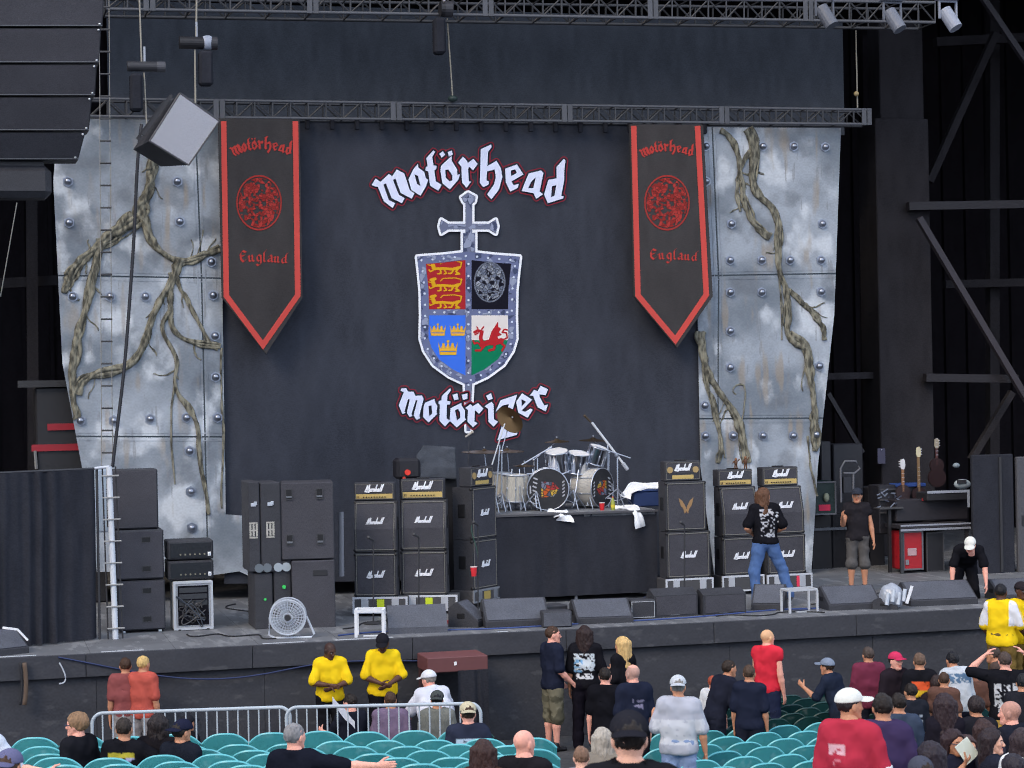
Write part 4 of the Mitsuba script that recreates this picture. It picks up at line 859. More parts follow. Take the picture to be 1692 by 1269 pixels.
p = on_y(1013, 850, YR + .22); p[2] = ZR; t = thing('bottle', 'yellow green bottle beside the red cup on the drum platform', 'bottle'); part(t, 'body', lathe([(0, 0), (.036, 0), (.036, .14), (.014, .19), (.014, .22), (0, .22)], 16), 'gloss', C(150, 160, 70), True, tf=frame(*p)); part(t, 'cap', disc(p + (0, 0, .225), (0, 0, 1), .016, .02, 12), 'satin', C(190, 80, 50)); part(t, 'drink_label', disc(p + (0, 0, .07), (0, 0, 1), .0372, .05, 16), 'matte', C(210, 190, 70))

# ---- covered moving lamp behind the second stack
t = thing('stage_lamp', 'dark lamp with a red lens behind the second amplifier stack', 'stage lamp')
p = on_y(672, 778, .7)
part(t, 'housing', rbox(p[0] - .20, p[0] + .22, .55, .95, p[2] - .14, p[2] + .22, .05), 'satin', (.016, .015, .02)); part(t, 'lens', cat_([disc(p + (-.02, -.17, -.02), (0, 1, 0), .05, .04, 18)]), 'satin', C(226, 62, 48)); part(t, 'lens', disc(p + (-.08, -.16, -.12), (0, 1, 0), .03, .03, 12), 'satin', C(190, 60, 40)); part(t, 'foot', box(p[0] - .1, p[0] + .1, .65, .85, ZS, p[2] - .14), 'satin', BLACK)
t = thing('covered_case', 'dark grey cloth covered case sloping down beside the red lamp', 'case')
P_ = np.array([on_y(u, v, yy) for u, v in ((690, 790), (688, 752), (700, 736), (730, 738), (752, 740), (754, 792)) for yy in (.6, 1.2)]); m = trimesh.convex.convex_hull(P_)
m2 = trimesh.remesh.subdivide_to_size(m.vertices, m.faces, .06); m2 = trimesh.Trimesh(*m2); m2.merge_vertices(); m2.vertices += m2.vertex_normals * (meshkit.fbm(np.array(m2.vertices) * 6, 3)[:, None] - .5) * .05
part(t, 'cover', m2, 'upper_cloth', smooth=True); part(t, 'stand_leg', box(P_[:, 0].min() + .1, P_[:, 0].max() - .1, .75, 1.05, ZS, P_[:, 2].min() + .05), 'satin', BLACK)

# ---- microphone stands at the front line
def mic_stand(label, u, v0, y, col=(.03, .03, .035), cupcol=False):
    tf = local(u, y, 0); b_ = tf[:3, 3]; top = on_y(u, v0, y)
    t = thing('microphone_stand', label, 'microphone stand'); part(t, 'base', lathe([(0, 0), (.15, 0), (.15, .015), (.03, .04), (0, .04)], 20), 'satin', col, True, tf=tf)
    part(t, 'pole', bar(b_ + (0, 0, .03), top, .012, 8), 'satin', col, True); mic(t, top, (-.2, -.2, .12))
    return t, top
mic_stand('black microphone stand in front of the left amplifier stack', 617, 893, -1.7); mic_stand('black microphone stand in front of the second amplifier stack', 692, 888, -1.7)
t, top = mic_stand('black microphone stand with a red drink cup beside the drum platform', 790, 868, -1.5); mic_stand('black microphone stand in front of the winged cabinet', 1131, 868, -1.5)
p = on_y(783, 952, -1.52); cup('red plastic cup in a holder on the middle microphone stand', p, .15, .04, .055, C(212, 50, 58)); part(t, 'cup_holder', cat_([bar(p + (0, 0, .03), (top[0], -1.5, p[2] + .03), .007, 5)]), 'satin', BLACK)
P_ = curve([on_y(u, v, -1.45) for u, v in ((779, 868), (781, 885), (787, 905), (790, 940), (791, 985))], 20); put('cable', tube(P_, .007, 5), 'satin', (.04, .10, .075), 'thin green cable hanging down the middle microphone stand', 'cable', True)

# ---- floor wedges
def wedge(label, u0, u1, v0, v1, y, deg=0.0, dep=.62, mat='wedge_mesh', grille=True, back=False):
    """A floor monitor: its low lip towards the audience, or with back=True seen from behind."""
    um = (u0 + u1) / 2; tf = local(um, y, deg); w = (u1 - u0) * mpp(um, v1, y) * .96; h = zat(um, v0, y + dep * .5) - ZS
    t = thing('floor_monitor', label, 'floor monitor'); x0, x1 = -w / 2, w / 2
    if not back: prof = [(0, .0), (.0, h * .24), (dep * .72, h), (dep, h * .75), (dep, 0)]
    else: prof = [(0, 0), (0, h * .78), (dep * .42, h), (dep, h * .40), (dep, 0)]
    P_ = np.array([(x, yy, zz) for x in (x0, x1) for yy, zz in prof]); part(t, 'cabinet', trimesh.convex.convex_hull(P_), 'tolex' if grille else mat, tf=tf)
    a_, b_ = ((.0, h * .24), (dep * .72, h)) if not back else ((0, .02), (0, h * .78))
    e = .03; n_ = np.array([0, -(b_[1] - a_[1]), (b_[0] - a_[0])]); n_ = n_ / np.linalg.norm(n_) * .012
    lerp = lambda s: np.array([0, a_[0] + (b_[0] - a_[0]) * s, a_[1] + (b_[1] - a_[1]) * s])
    q = [lerp(s) + (x, 0, 0) for s in (.06, .95) for x in (x0 + e, x1 - e)]
    if grille: part(t, 'grille', trimesh.convex.convex_hull(np.array([p_ + n_ * k for p_ in q for k in (0, 1)])), mat, tf=tf)
    if back:
        part(t, 'socket_plate', rbox(-.10, .06, -.008, .01, .03, .10, .003), 'satin', C(120, 126, 132), tf=tf)
    for s in (-1, 1): part(t, 'side_handle', rbox(s * w / 2 - .01, s * w / 2 + .006, dep * .45, dep * .7, h * .35, h * .55, .004), 'satin', (.006, .006, .008), tf=tf)
    return t
wedge('left one of two big pale topped floor monitors in front of the drum platform', 800, 912, 989, 1034, -3.1, -6)
wedge('right one of two big pale topped floor monitors in front of the drum platform', 950, 1050, 990, 1033, -3.15, -6)
wedge('wide grey floor monitor behind the white cube frame', 640, 742, 1000, 1044, -3.2, -8, .5, grille=False)
wedge('dark floor monitor seen from the side beside the grey one', 774, 824, 990, 1032, -2.7, 55, .5)
wedge('left one of two floor monitors with rear sockets in front of the winged stack', 1077, 1158, 970, 1018, -2.75, 4, .5, back=True, mat='grille')
wedge('right one of two floor monitors with rear sockets in front of the winged stack', 1158, 1238, 970, 1017, -2.75, 4, .5, back=True, mat='grille')
wedge('dark floor monitor under the man in jeans', 1240, 1296, 966, 1013, -2.5, -30, .5)
wedge('blue grey topped floor monitor left of the white ball light', 1366, 1462, 968, 1008, -3.0, -4)
wedge('long blue grey topped floor monitor in front of the bending man', 1500, 1622, 960, 1003, -3.0, -4)
wedge('pale topped floor monitor at the right edge of the picture', 1648, 1740, 956, 998, -2.9, -4)
wedge('dark side of a floor monitor standing between the two right blue ones', 1464, 1506, 984, 1008, -3.1, 60, .4)
def frame_stand(label, u0, u1, v0, v1, y, dep, col, deg=-10, r=.022, right_open=False):
    um = (u0 + u1) / 2; tf = local(um, y, deg); w = (u1 - u0) * mpp(um, v1, y) * .9; h = zat(um, v0, y) - ZS
    t = thing('cube_stand', label, 'frame'); c_ = [(-w / 2, 0), (w / 2, 0), (w / 2, dep), (-w / 2, dep)]
    for i in range(4):
        part(t, 'leg', box(c_[i][0] - r, c_[i][0] + r, c_[i][1] - r, c_[i][1] + r, 0, h - r), 'satin', col, tf=tf)
        part(t, 'top_rail', beam((*c_[i], h), (*c_[(i + 1) % 4], h), 2 * r, 2 * r * .98), 'satin', col * .97, tf=tf)
    part(t, 'foot_plate', rbox(-.1, .12, .02, .1, 0, .02, .004), 'satin', col * .8, tf=tf)
frame_stand('white cube shaped metal frame on the stage edge at the left', 586, 636, 1010, 1049, -3.35, .34, C(226, 229, 236, .85), -14)
frame_stand('white metal frame at the feet of the man in jeans', 1300, 1356, 975, 1014, -3.05, .3, C(196, 200, 208, .8), 4, .016)
t = thing('speaker_box', 'small dark speaker box between the two big floor monitors', 'loudspeaker'); tf = local(921, -3.35, -8); part(t, 'cabinet', rbox(-.23, .23, 0, .3, 0, .25, .015), 'tolex', tf=tf); part(t, 'grille', rbox(-.21, .21, -.012, 0, .02, .23, .003), 'wedge_mesh', tf=tf)
for k, (u, v, lab) in enumerate(((920, 988, 'black equipment box leaning behind the two big floor monitors'), (1063, 1000, 'black box with pale rim right of the big floor monitors'))):
    t = thing('equipment_box', lab, 'box'); tf = local(u, -2.6 - .2 * k, (10, -5)[k]); part(t, 'body', rbox(-.2, .2, 0, .35, 0, (.26, .3)[k], .015), 'tolex', tf=tf); part(t, 'lid_rim', inset_frame(-.19, .19, .02, (.24, .28)[k], 0, .012, .006), 'satin', (DARK, C(150, 154, 160))[k], tf=tf)
tf = local(1478, -3.2, 0); c_ = tf[:3, 3]
t = thing('bag', 'clear plastic bag of bottles and ice on the stage edge', 'bag'); m = ball((0, 0, 0), (.20, .17, .21), 4); m.vertices *= 1 + .35 * (meshkit.fbm(np.array(m.vertices) * 7, 3)[:, None] - .5); m.apply_translation(c_ + (0, .1, .2)); part(t, 'sack', m, 'gloss', C(150, 156, 168), True)
for k in range(4): part(t, 'bottle', disc(c_ + (-.15 + .1 * k, -.06, .18 + .05 * (k % 2)), (.2, .1, 1), .032, .2, 10), 'gloss', C(190, 198, 210, .9))
part(t, 'white_flap', beam(c_ + (.16, -.12, .10), c_ + (.26, -.12, .38), .05, .01), 'matte', WHITE)

# ---- left side: curtain, pole ladder, side speakers, racks, fan
p0, p1 = on_y(-30, 800, -2.75), on_y(157, 800, -2.0)
t = thing('side_curtain', 'black pleated curtain on a rail at the left front of the stage', 'curtain')
part(t, 'cloth', curtain((p0[0], -2.75, 0), (p1[0], -2.0, 0), ZS + .02, zat(60, 780, -2.4), 8, .07, 4), 'black_cloth', smooth=True); part(t, 'rail', bar((p0[0], -2.72, zat(60, 779, -2.4)), (p1[0], -1.97, zat(60, 779, -2.4)), .02, 8), 'satin', DARK)
part(t, 'post', bar((p1[0] + .03, -1.97, ZS), (p1[0] + .03, -1.97, zat(60, 779, -2.4)), .02, 8), 'satin', DARK)
t = thing('tower_pole', 'bright aluminium pole with rungs standing at the left of the stage', 'pole ladder')
A_, B_ = on_y(180, 771, -2.0), on_y(191, 1056, -2.0); B_[2] = ZS
part(t, 'pole', bar(B_, A_, .045, 12), 'satin', C(214, 220, 230, .85), True); part(t, 'top_arm', bar(A_, on_y(156, 774, -2.0), .022, 8), 'satin', C(205, 210, 222, .85), True)
for k in range(8):
    v = 786 + k * 36; c_ = A_ + (B_ - A_) * ((v - 771) / 285); part(t, 'rung', bar(c_ + (-.12, -.05, 0), c_ + (.14, -.05, 0), .013, 6), 'satin', C(150, 150, 150))
for s in (-1, 1): part(t, 'guide_wire', bar(A_ + (s * .1, .02, 0), B_ + (s * .11, .02, 0), .012, 5), 'satin', (.03, .03, .035))
def upright(label, u0, u1, v0, v1, y, dep, grille=True, handles=(), name='stage_speaker', zb=None, deg=0.0, mat='grille', hw=(.075, .05), cat='loudspeaker'):
    um = (u0 + u1) / 2; tf = local(um, y, deg, 0); w = (u1 - u0) * mpp(um, v1, y); z0, z1 = zat(um, v1, y), zat(um, v0, y)
    t = thing(name, label, cat); part(t, 'cabinet', rbox(-w / 2, w / 2, 0, dep, z0, z1, .015), 'tolex' if grille else mat, tf=tf)
    if grille: part(t, 'grille', rbox(-w / 2 + .02, w / 2 - .02, -.014, .002, z0 + .02, z1 - .02, .004), mat, tf=tf)
    for hx, hz in handles:
        x, zz = (hx - um) * mpp(um, v1, y), zat(um, hz, y); hc_ = part(t, 'handle_cup', inset_frame(x - hw[0], x + hw[0], zz - hw[1], zz + hw[1], -.014, .012, .008), 'satin', (.05, .05, .056), tf=tf); part(hc_, 'handle_hole', box(x - hw[0] + .012, x + hw[0] - .012, -.018, -.015, zz - hw[1] + .012, zz + hw[1] - .012), 'satin', (.008, .008, .01), tf=tf)
    return t, tf, w, z0, z1
upright('tall plain dark grey speaker on top of the left side stack', 188, 268, 776, 874, -1.2, .6)
upright('black speaker with two handles, upper one of the left side stack', 197, 276, 876, 957, -1.35, .7, handles=((247, 892), (247, 940)))
t, tf, w, z0, z1 = upright('black speaker with two handles, lower one of the left side stack', 199, 277, 959, 1041, -1.35, .7, handles=((247, 976), (247, 1023)))
for x in (-.28, .28): part(t, 'caster', disc((x, -.02, ZS + (z0 - ZS) / 2), (1, 0, 0), (z0 - ZS) / 2, .05, 14), 'satin', C(150, 158, 166), tf=tf); part(t, 'caster', disc((x, .55, ZS + (z0 - ZS) / 2), (1, 0, 0), (z0 - ZS) / 2, .05, 14), 'satin', DARK, tf=tf)
for k, (v0, v1) in enumerate(((893, 924), (926, 957))):
    t, tf, w, z0, z1 = upright(f'black amplifier rack with a row of small lights, {("upper", "lower")[k]} of two', 283, 358, v0, v1, -1.3, .6, name='amplifier_rack', mat='tolex', cat='rack')
    fp_ = part(t, 'front_panel', rbox(-w / 2 + .04, w / 2 - .04, -.022, -.01, z0 + .03, z1 - .03, .004), 'gloss', (.02, .021, .026), tf=tf)
    for j in range(7): part(fp_, 'knob', disc((-.16 + .075 * j, -.03, z0 + .08), (0, 1, 0), .014, .02, 8), 'metal', C(170, 160, 140) if j < 6 else SILVER, tf=tf)
    part(fp_, 'white_mark', box(w / 2 - .09, w / 2 - .04, -.026, -.022, z0 + .05, z0 + .11), 'matte', WHITE, tf=tf)
t, tf, w, z0, z1 = upright('open flight case rack with a silver rim full of dark cables', 291, 356, 960, 1040, -1.35, .55, name='cable_rack', grille=False, mat='satin', cat='rack')
part(t, 'rim', inset_frame(-w / 2, w / 2, z0, z1, -.002, .035, .02), 'satin', C(190, 196, 206, .8), tf=tf); part(t, 'inner_rim', inset_frame(-w / 2 + .05, w / 2 - .05, z0 + .05, z1 - .05, -.002, .018, .012), 'satin', C(150, 156, 166, .8), tf=tf); part(t, 'hollow', box(-w / 2 + .07, w / 2 - .07, -.008, -.003, z0 + .07, z1 - .07), 'matte', (.010, .010, .014), tf=tf)
r_ = np.random.default_rng(4)
for k in range(14):
    P_ = curve(np.array([(-.2 + .4 * r_.random(), -.02 - .02 * r_.random(), z0 + .1 + .5 * r_.random() * (z1 - z0)) for _ in range(4)]), 16); part(t, 'patch_cable', tube(P_, .009, 5), 'satin', [(.03, .03, .035), (.05, .06, .08), (.02, .02, .02), (.09, .09, .10)][k % 4], True, tf=tf)
for k in range(3): part(t, 'rack_unit', rbox(-w / 2 + .09, w / 2 - .09, -.016, -.008, z0 + .38 + .1 * k, z0 + .46 + .1 * k, .003), 'satin', (.03, .033, .04), tf=tf)
for x in (-.22, .22): part(t, 'caster', disc((x, 0, ZS + (z0 - ZS) / 2), (1, 0, 0), max((z0 - ZS) / 2, .03), .04, 12), 'satin', BLACK, tf=tf)
HW = (.055, .085)
for k, (u0, u1, v0, v1, y, hs) in enumerate(((472, 558, 797, 924, -1.75, ((485, 816), (535, 816), (485, 891), (535, 891))), (487, 558, 926, 1046, -1.8, ()))):
    t, tf, w, z0, z1 = upright(f'huge plain dark side speaker, {("upper", "lower")[k]} of two with their faces turned to the camera', u0, u1, v0, v1, y, .9, grille=False, handles=hs, hw=HW, deg=-8)
    for hx, hz in (hs if k == 0 else ()):
        um = (u0 + u1) / 2; x = (hx - um) * mpp(um, v1, y); zz = zat(um, hz, y); part(t, 'handle_grip', rbox(x - .045, x + .045, -.03, -.012, zz - .055, zz - .025, .004), 'satin', C(96, 100, 108), tf=tf)
    if k: part(t, 'handle_cup', rbox(.0, .22, -.012, 0, z1 - .24, z1 - .15, .004), 'satin', (.02, .02, .024), tf=tf)
for k, (u0, u1, v0, v1) in enumerate(((417, 436, 796, 945), (437, 471, 797, 945), (425, 455, 947, 1040), (457, 486, 925, 1044))):
    t, tf, w, z0, z1 = upright(('narrow dark side of the leftmost big speaker', 'dark back of the big speaker with a pale stencil', 'dark lower speaker end with plugs on the left', 'dark lower speaker end with plugs and a green lamp')[k], u0, u1, v0, v1, -1.7 + .02 * k, .8, grille=False, mat='tolex')
    y_ = -.004
    if k < 2:
        part(t, 'stencil_mark', cat_([box(-.075 + .05 * j, -.045 + .05 * j, y_ - .003, y_, zat(450, 885, -1.7), zat(450, 865, -1.7)) for j in range(3)] + [box(-.075, .055, y_ - .003, y_, zat(450, vv + 2.5, -1.7), zat(450, vv, -1.7)) for vv in (862, 874, 886)]), 'matte', C(168, 166, 160), tf=tf)
        part(t, 'latch', rbox(-.05, .03, -.02, 0, zat(450, 836, -1.7), zat(450, 830, -1.7), .004), 'metal', SILVER, tf=tf)
        part(t, 'latch', rbox(-.0, .05, -.02, 0, zat(450, 834, -1.7), zat(450, 828, -1.7), .004), 'metal', SILVER, tf=tf)
    else:
        for j in range(2): part(t, 'plug_ring', disc((-.07 + .13 * j, -.03, zat(450, 938, -1.7)), (0, 1, 0), .07, .05, 16), 'satin', C(96, 104, 112) if k == 2 else C(150, 160, 168), tf=tf)
        part(t, 'lamp', disc((.02, -.02, zat(450, 971 if k == 3 else 990, -1.7)), (0, 1, 0), .03 if k == 3 else .02, .03, 10), 'satin', C(60, 200, 96), tf=tf)
wire(563, 846, 564, 952, -.9, .05, 'pale grey upright post behind the big side speakers', C(120, 122, 130), 'post', 'post')
t = thing('drum_fan', 'round white wire fan on a bent stand at the left stage edge', 'fan'); tf = local(476, -3.15, -12); A_ = tf @ frame(0, 0, .33, 0) @ trimesh.transformations.rotation_matrix(.12, [1, 0, 0]); R_ = .265
rings = [trimesh.creation.torus(R_ * f, .006 if f < 1 else .014, major_sections=32, minor_sections=6) for f in (.25, .45, .62, .78, .9, 1.0)]
for m in rings: m.apply_transform(trimesh.transformations.rotation_matrix(math.pi / 2, [1, 0, 0]))
for k in range(28):
    a = 2 * math.pi * k / 28; rings.append(tube([(math.cos(a) * .05, -.02, math.sin(a) * .05), (math.cos(a) * R_, 0, math.sin(a) * R_)], .0045, 4))
part(t, 'wire_guard', cat_(rings), 'satin', C(196, 204, 216, .85), tf=A_); g2 = cat_(rings); part(t, 'wire_guard', g2, 'satin', C(180, 188, 200, .8), tf=A_ @ trimesh.transformations.translation_matrix((0, .16, 0)))
for k in range(4):
    a = math.pi / 2 * k + .4; P_ = np.array([(math.cos(a + b_) * r, .06 + c_, math.sin(a + b_) * r) for r, b_, c_ in ((.06, -.3, .03), (.06, .3, 0), (.25, .28, -.01), (.25, -.28, .05))]); part(t, 'blade', trimesh.convex.convex_hull(np.vstack([P_, P_ + (0, .006, 0)])), 'satin', C(150, 158, 170, .8), tf=A_)
part(t, 'motor', disc((0, .12, 0), (0, 1, 0), .07, .12, 16), 'satin', DARK, tf=A_); part(t, 'hub_badge', disc((0, -.03, 0), (0, 1, 0), .045, .01, 16), 'satin', DARK, tf=A_)
part(t, 'stand', cat_([tube([(R_ + .01, .1, .33), (R_ + .12, .14, .06), (R_ + .08, .1, .015), (-.2, .1, .015)], .018, 8), tube([(-R_ - .01, .1, .33), (-R_ - .03, .14, .06), (-.2, .1, .015)], .018, 8)]), 'satin', C(206, 212, 222, .85), True, tf=tf)
wedge('floor monitor with white tape on its edges at the far left corner of the stage', -20, 54, 1040, 1086, -3.35, 30, .5)
pt = [on_y(u, v, -3.35) for u, v in ((4, 1037), (29, 1040), (46, 1058))]; put('white_tape', cat_([beam(pt[0], pt[1], .03, .03), beam(pt[1], pt[2], .03, .03)]), 'matte', WHITE, 'bent white edge strip on the far left floor monitor', 'strip')
t = thing('equipment_cart', 'dark trailer like cart with two red bands in the dark behind the left curtain', 'cart')
a, b = on_y(58, 640, 3.6), on_y(134, 640, 3.6); part(t, 'body', rbox(a[0], b[0] + .4, 3.6, 5, ZS, a[2], .03), 'satin', (.020, .020, .024))
for v0, v1, u0 in ((700, 711, 78), (734, 745, 52)): part(t, 'red_band', box(on_y(u0, v0, 3.58)[0], b[0] + .38, 3.56, 3.6 - .002, zat(90, v1, 3.58), zat(90, v0, 3.58)), 'satin', C(150, 36, 48))
part(t, 'pale_post', bar(on_y(58, 745, 3.55), on_y(60, 775, 3.55), .03, 6), 'satin', (.2, .2, .2)); part(t, 'ridge', box(a[0] - .3, b[0] + .4, 3.5, 3.7, a[2], a[2] + .12), 'satin', (.03, .03, .034))
put('sky_gap_panel', rbox(*[float(x_) for x_ in (on_y(156, 800, .5)[0], on_y(178, 800, .5)[0], .5, .6, zat(165, 880, .5), zat(165, 776, .5))], .02), 'satin', C(150, 164, 180), 'pale blue grey board glimpsed between curtain and pole', 'board')

# ---- right side: guitar technician's corner
t = thing('work_bench', 'dark work bench with a silver edged top backstage on the right', 'bench')
yb_ = 2.2; a, b = on_y(1488, 866, yb_), on_y(1604, 872, yb_)
part(t, 'top', rbox(a[0], b[0], yb_, yb_ + .7, a[2] - .10, a[2] - .02, .01), 'satin', (.03, .028, .034)); part(t, 'edge', cat_([box(a[0], b[0], yb_ - .012, yb_ - .002, a[2] - .05, a[2] - .018), box(a[0], b[0], yb_ - .012, yb_ - .002, a[2] - .14, a[2] - .10)]), 'satin', C(140, 144, 156))
for x in (a[0] + .05, b[0] - .05): part(t, 'leg', box(x - .03, x + .03, yb_ + .05, yb_ + .11, ZS, a[2] - .1), 'satin', DARK)
def gear(name, label, cat, u0, u1, v0, v1, y, dep, col, mat='satin', extra=None):
    a, b = on_y(u0, v0, y), on_y(u1, v1, y); t = thing(name, label, cat); part(t, 'body', rbox(a[0], b[0], y, y + dep, b[2], a[2], .02), mat, col)
    if extra: extra(t, a, b)
    return t
def rail_frame(t, a, b, y, col, w=.03): part(t, 'rim', inset_frame(a[0], b[0], b[2], a[2], y, w, .014), 'satin', col)
gear('red_case', 'red flight case under the work bench with a worn white sticker', 'flight case', 1491, 1526, 878, 941, 2.3, .5, C(160, 28, 38), extra=lambda t, a, b: (rail_frame(t, a, b, 2.3, C(96, 96, 104)), part(t, 'sticker', box(a[0] + .1, a[0] + .28, 2.284, 2.298, b[2] + .28, b[2] + .42), 'matte', C(180, 150, 156)), part(t, 'latch', rbox(a[0] + .05, a[0] + .12, 2.28, 2.298, b[2] + .1, b[2] + .2, .004), 'satin', C(120, 120, 128))))
gear('flight_case', 'black flight case standing right of the red case', 'flight case', 1530, 1560, 880, 944, 2.35, .5, (.014, .014, .018), extra=lambda t, a, b: rail_frame(t, a, b, 2.35, (.06, .06, .066), .02))
gear('flight_case', 'low black case along the bench top with red clips', 'flight case', 1480, 1600, 826, 858, 2.6, .5, (.022, .020, .026), extra=lambda t, a, b: [part(t, 'red_clip', box(a[0] + dx, a[0] + dx + .07, 2.585, 2.598, a[2] - .04, a[2] + .02), 'satin', C(150, 40, 44)) for dx in (.55, 1.05)])
gear('drawer_case', 'silver framed drawer case on the bench with a grey telephone on top', 'case', 1532, 1602, 814, 826, 2.4, .5, (.02, .02, .024), extra=lambda t, a, b: part(t, 'silver_edge', cat_([box(a[0], b[0], 2.385, 2.4, a[2] - .02, a[2] + .03), box(b[0] - .05, b[0], 2.385, 2.398, b[2] - .14, a[2] - .02)]), 'satin', C(150, 156, 168)))
t = thing('helmet', 'pale grey rounded object like a telephone on the silver case', 'equipment'); m = ball(on_y(1590, 800, 2.5), (.17, .12, .10), 3); part(t, 'shell', m, 'satin', C(150, 160, 166), True); part(t, 'slot', rbox(*[float(q_) for q_ in (on_y(1583, 795, 2.37)[0], on_y(1597, 795, 2.37)[0], 2.36, 2.42, zat(1590, 799, 2.37), zat(1590, 793, 2.37))], .005), 'satin', DARK)
put('knob_lamp', ball(on_y(1580, 769, 2.6), (.07, .06, .05), 2), 'satin', C(130, 142, 150), 'small pale round lamp above the telephone like object', 'lamp', True)
def guitar(label, u, v0, v1, y, headcol, neck, side=1):
    a, b = on_y(u, v0, y), on_y(u, v1, y); t = thing('guitar', label, 'guitar'); h = a[2] - b[2]
    H_ = Polygon([(-.03, 0), (.03, 0), (.05, .06), (.045, .16), (.02, .20), (-.045, .18), (-.05, .05)]); m = trimesh.creation.extrude_polygon(H_, .02, engine='earcut'); m.apply_transform(trimesh.transformations.rotation_matrix(math.pi / 2, [1, 0, 0])); m.apply_translation((a[0], y, a[2] - .20)); hs_ = part(t, 'headstock', m, 'satin', headcol)
    nk_ = part(t, 'neck', rbox(a[0] - .027, a[0] + .027, y - .02, y + .02, b[2] - .2, a[2] - .2, .006), 'satin', neck)
    for k in range(5): part(nk_, 'fret', box(a[0] - .027, a[0] + .027, y - .024, y - .02, b[2] + k * .08, b[2] + .006 + k * .08), 'metal', SILVER)
    for k in range(3): part(hs_, 'tuning_peg', ball((a[0] + side * .065, y, a[2] - .15 + k * .05), (.02, .012, .012), 1), 'metal', SILVER)
    g = union_all([Point(0, 0).buffer(.19), Point(0, .24).buffer(.15)]); m = trimesh.creation.extrude_polygon(g, .05, engine='earcut'); m.apply_transform(trimesh.transformations.rotation_matrix(math.pi / 2, [1, 0, 0])); m.apply_translation((a[0], y + .03, b[2] - .45)); part(t, 'body', m, 'gloss', (.03, .018, .02))
guitar('guitar neck with a cream headstock, tallest in the rack', 1517, 738, 800, 2.9, C(196, 186, 156), C(120, 96, 70)); guitar('guitar neck with a white headstock, left in the rack', 1491, 758, 796, 2.85, C(205, 205, 208), C(136, 98, 70), -1); guitar('guitar neck with a tan headstock farther back on the right', 1547, 724, 752, 3.6, C(150, 140, 122), C(70, 40, 40))
gear('guitar_rack', 'dark guitar rack with blue cloth on top', 'guitar rack', 1452, 1526, 802, 880, 3.0, .5, (.018, .018, .024), extra=lambda t, a, b: (part(t, 'blue_cloth', rbox(a[0] + .35, b[0] + .05, 2.94, 3.3, a[2] - .05, a[2] + .02, .015), 'matte', C(52, 74, 130)), part(t, 'shelf', cat_([box(a[0], b[0] - .3, 2.96, 2.998, a[2] - dz, a[2] - dz + .03) for dz in (.1, .3, .55)]), 'satin', (.05, .05, .056))))
t = thing('paper_notice', 'pale sheet of paper hanging on the dark column', 'paper'); a, b = on_y(1450, 741, 5.9), on_y(1463, 766, 5.9); part(t, 'sheet', box(a[0], b[0], 5.90, 5.91, b[2], a[2]), 'matte', C(96, 94, 112)); part(t, 'pin', ball(((a[0] + b[0]) / 2, 5.89, a[2] - .03), .015, 1), 'metal', SILVER)
r_ = np.random.default_rng(9)
t = thing('tool_tray', 'tray of small metal tools and strings in front of the guitar rack', 'tray'); a = on_y(1470, 838, 2.6); part(t, 'tray', rbox(a[0] - .25, a[0] + .25, 2.5, 2.8, a[2] - .04, a[2], .01), 'satin', (.05, .05, .055)); part(t, 'post', box(a[0] - .03, a[0] + .03, 2.6, 2.66, ZS, a[2] - .04), 'satin', BLACK)
for k in range(16):
    q_ = a + (r_.uniform(-.25, .22), r_.uniform(-.08, .15), r_.uniform(.0, .28)); part(t, 'tool', beam(q_, q_ + (r_.uniform(-.1, .14), 0, r_.uniform(-.06, .09)), .022, .02), 'metal', C(150, 154, 166) if k % 3 else C(90, 92, 104))
gear('flight_case', 'case with a dark green inside and a pink label behind the right scenery', 'flight case', 1344, 1382, 796, 850, 3.4, .6, C(22, 40, 40), extra=lambda t, a, b: (rail_frame(t, a, b, 3.4, C(84, 86, 94)), part(t, 'pink_label', box(a[0] + .1, a[0] + .34, 3.385, 3.398, b[2] + .08, b[2] + .2), 'matte', C(186, 60, 84)), part(t, 'pale_bottle', ball((a[0] + .25, 3.36, b[2] + .34), (.06, .05, .09), 2), 'satin', C(120, 126, 110))))
t = thing('hand_truck', 'grey metal frame cart with a rounded top behind the standing man', 'cart'); y_ = 3.2
P_ = [on_y(u, v, y_) for u, v in ((1390, 830), (1389, 774), (1396, 762), (1414, 762), (1421, 774), (1412, 782), (1394, 782))]; part(t, 'tube_frame', cat_([tube([P_[0], P_[1], P_[2], P_[3], P_[4], P_[5], P_[6]], .022, 8), tube([on_y(1410, 782, y_), on_y(1410, 830, y_)], .022, 8)]), 'satin', C(92, 94, 102), True); part(t, 'box', rbox(*[float(q_) for q_ in (on_y(1394, 786, y_)[0], on_y(1408, 786, y_)[0], y_, y_ + .2, zat(1400, 815, y_), zat(1400, 788, y_))], .01), 'satin', (.02, .022, .03)); part(t, 'post', bar(on_y(1400, 830, y_), on_y(1400, 830, y_) * [1, 1, 0] + [0, 0, ZS], .02, 6), 'satin', DARK)
t = thing('equipment_rack', 'row of dark racks in the shadow behind the standing man', 'rack')
for k, (u0, u1, v0, v1) in enumerate(((1340, 1376, 852, 948), (1378, 1440, 850, 946), (1442, 1470, 806, 946), (1366, 1384, 730, 790), (1390, 1440, 735, 760))):
    a, b = on_y(u0, v0, 3.9), on_y(u1, v1, 3.9); part(t, 'rack', rbox(a[0], b[0], 3.9 + .1 * k, 4.5 + .1 * k, b[2] if v1 > 900 else ZS, a[2], .02), 'satin', [(.018, .018, .022), (.012, .012, .016), (.022, .022, .028), (.030, .030, .036), (.024, .024, .03)][k])
a, b = on_y(1344, 868, 3.85), on_y(1400, 880, 3.85); part(t, 'shelf_edge', box(a[0], b[0], 3.84, 3.9 - .004, b[2] + .06, b[2] + .11), 'satin', C(96, 100, 108))
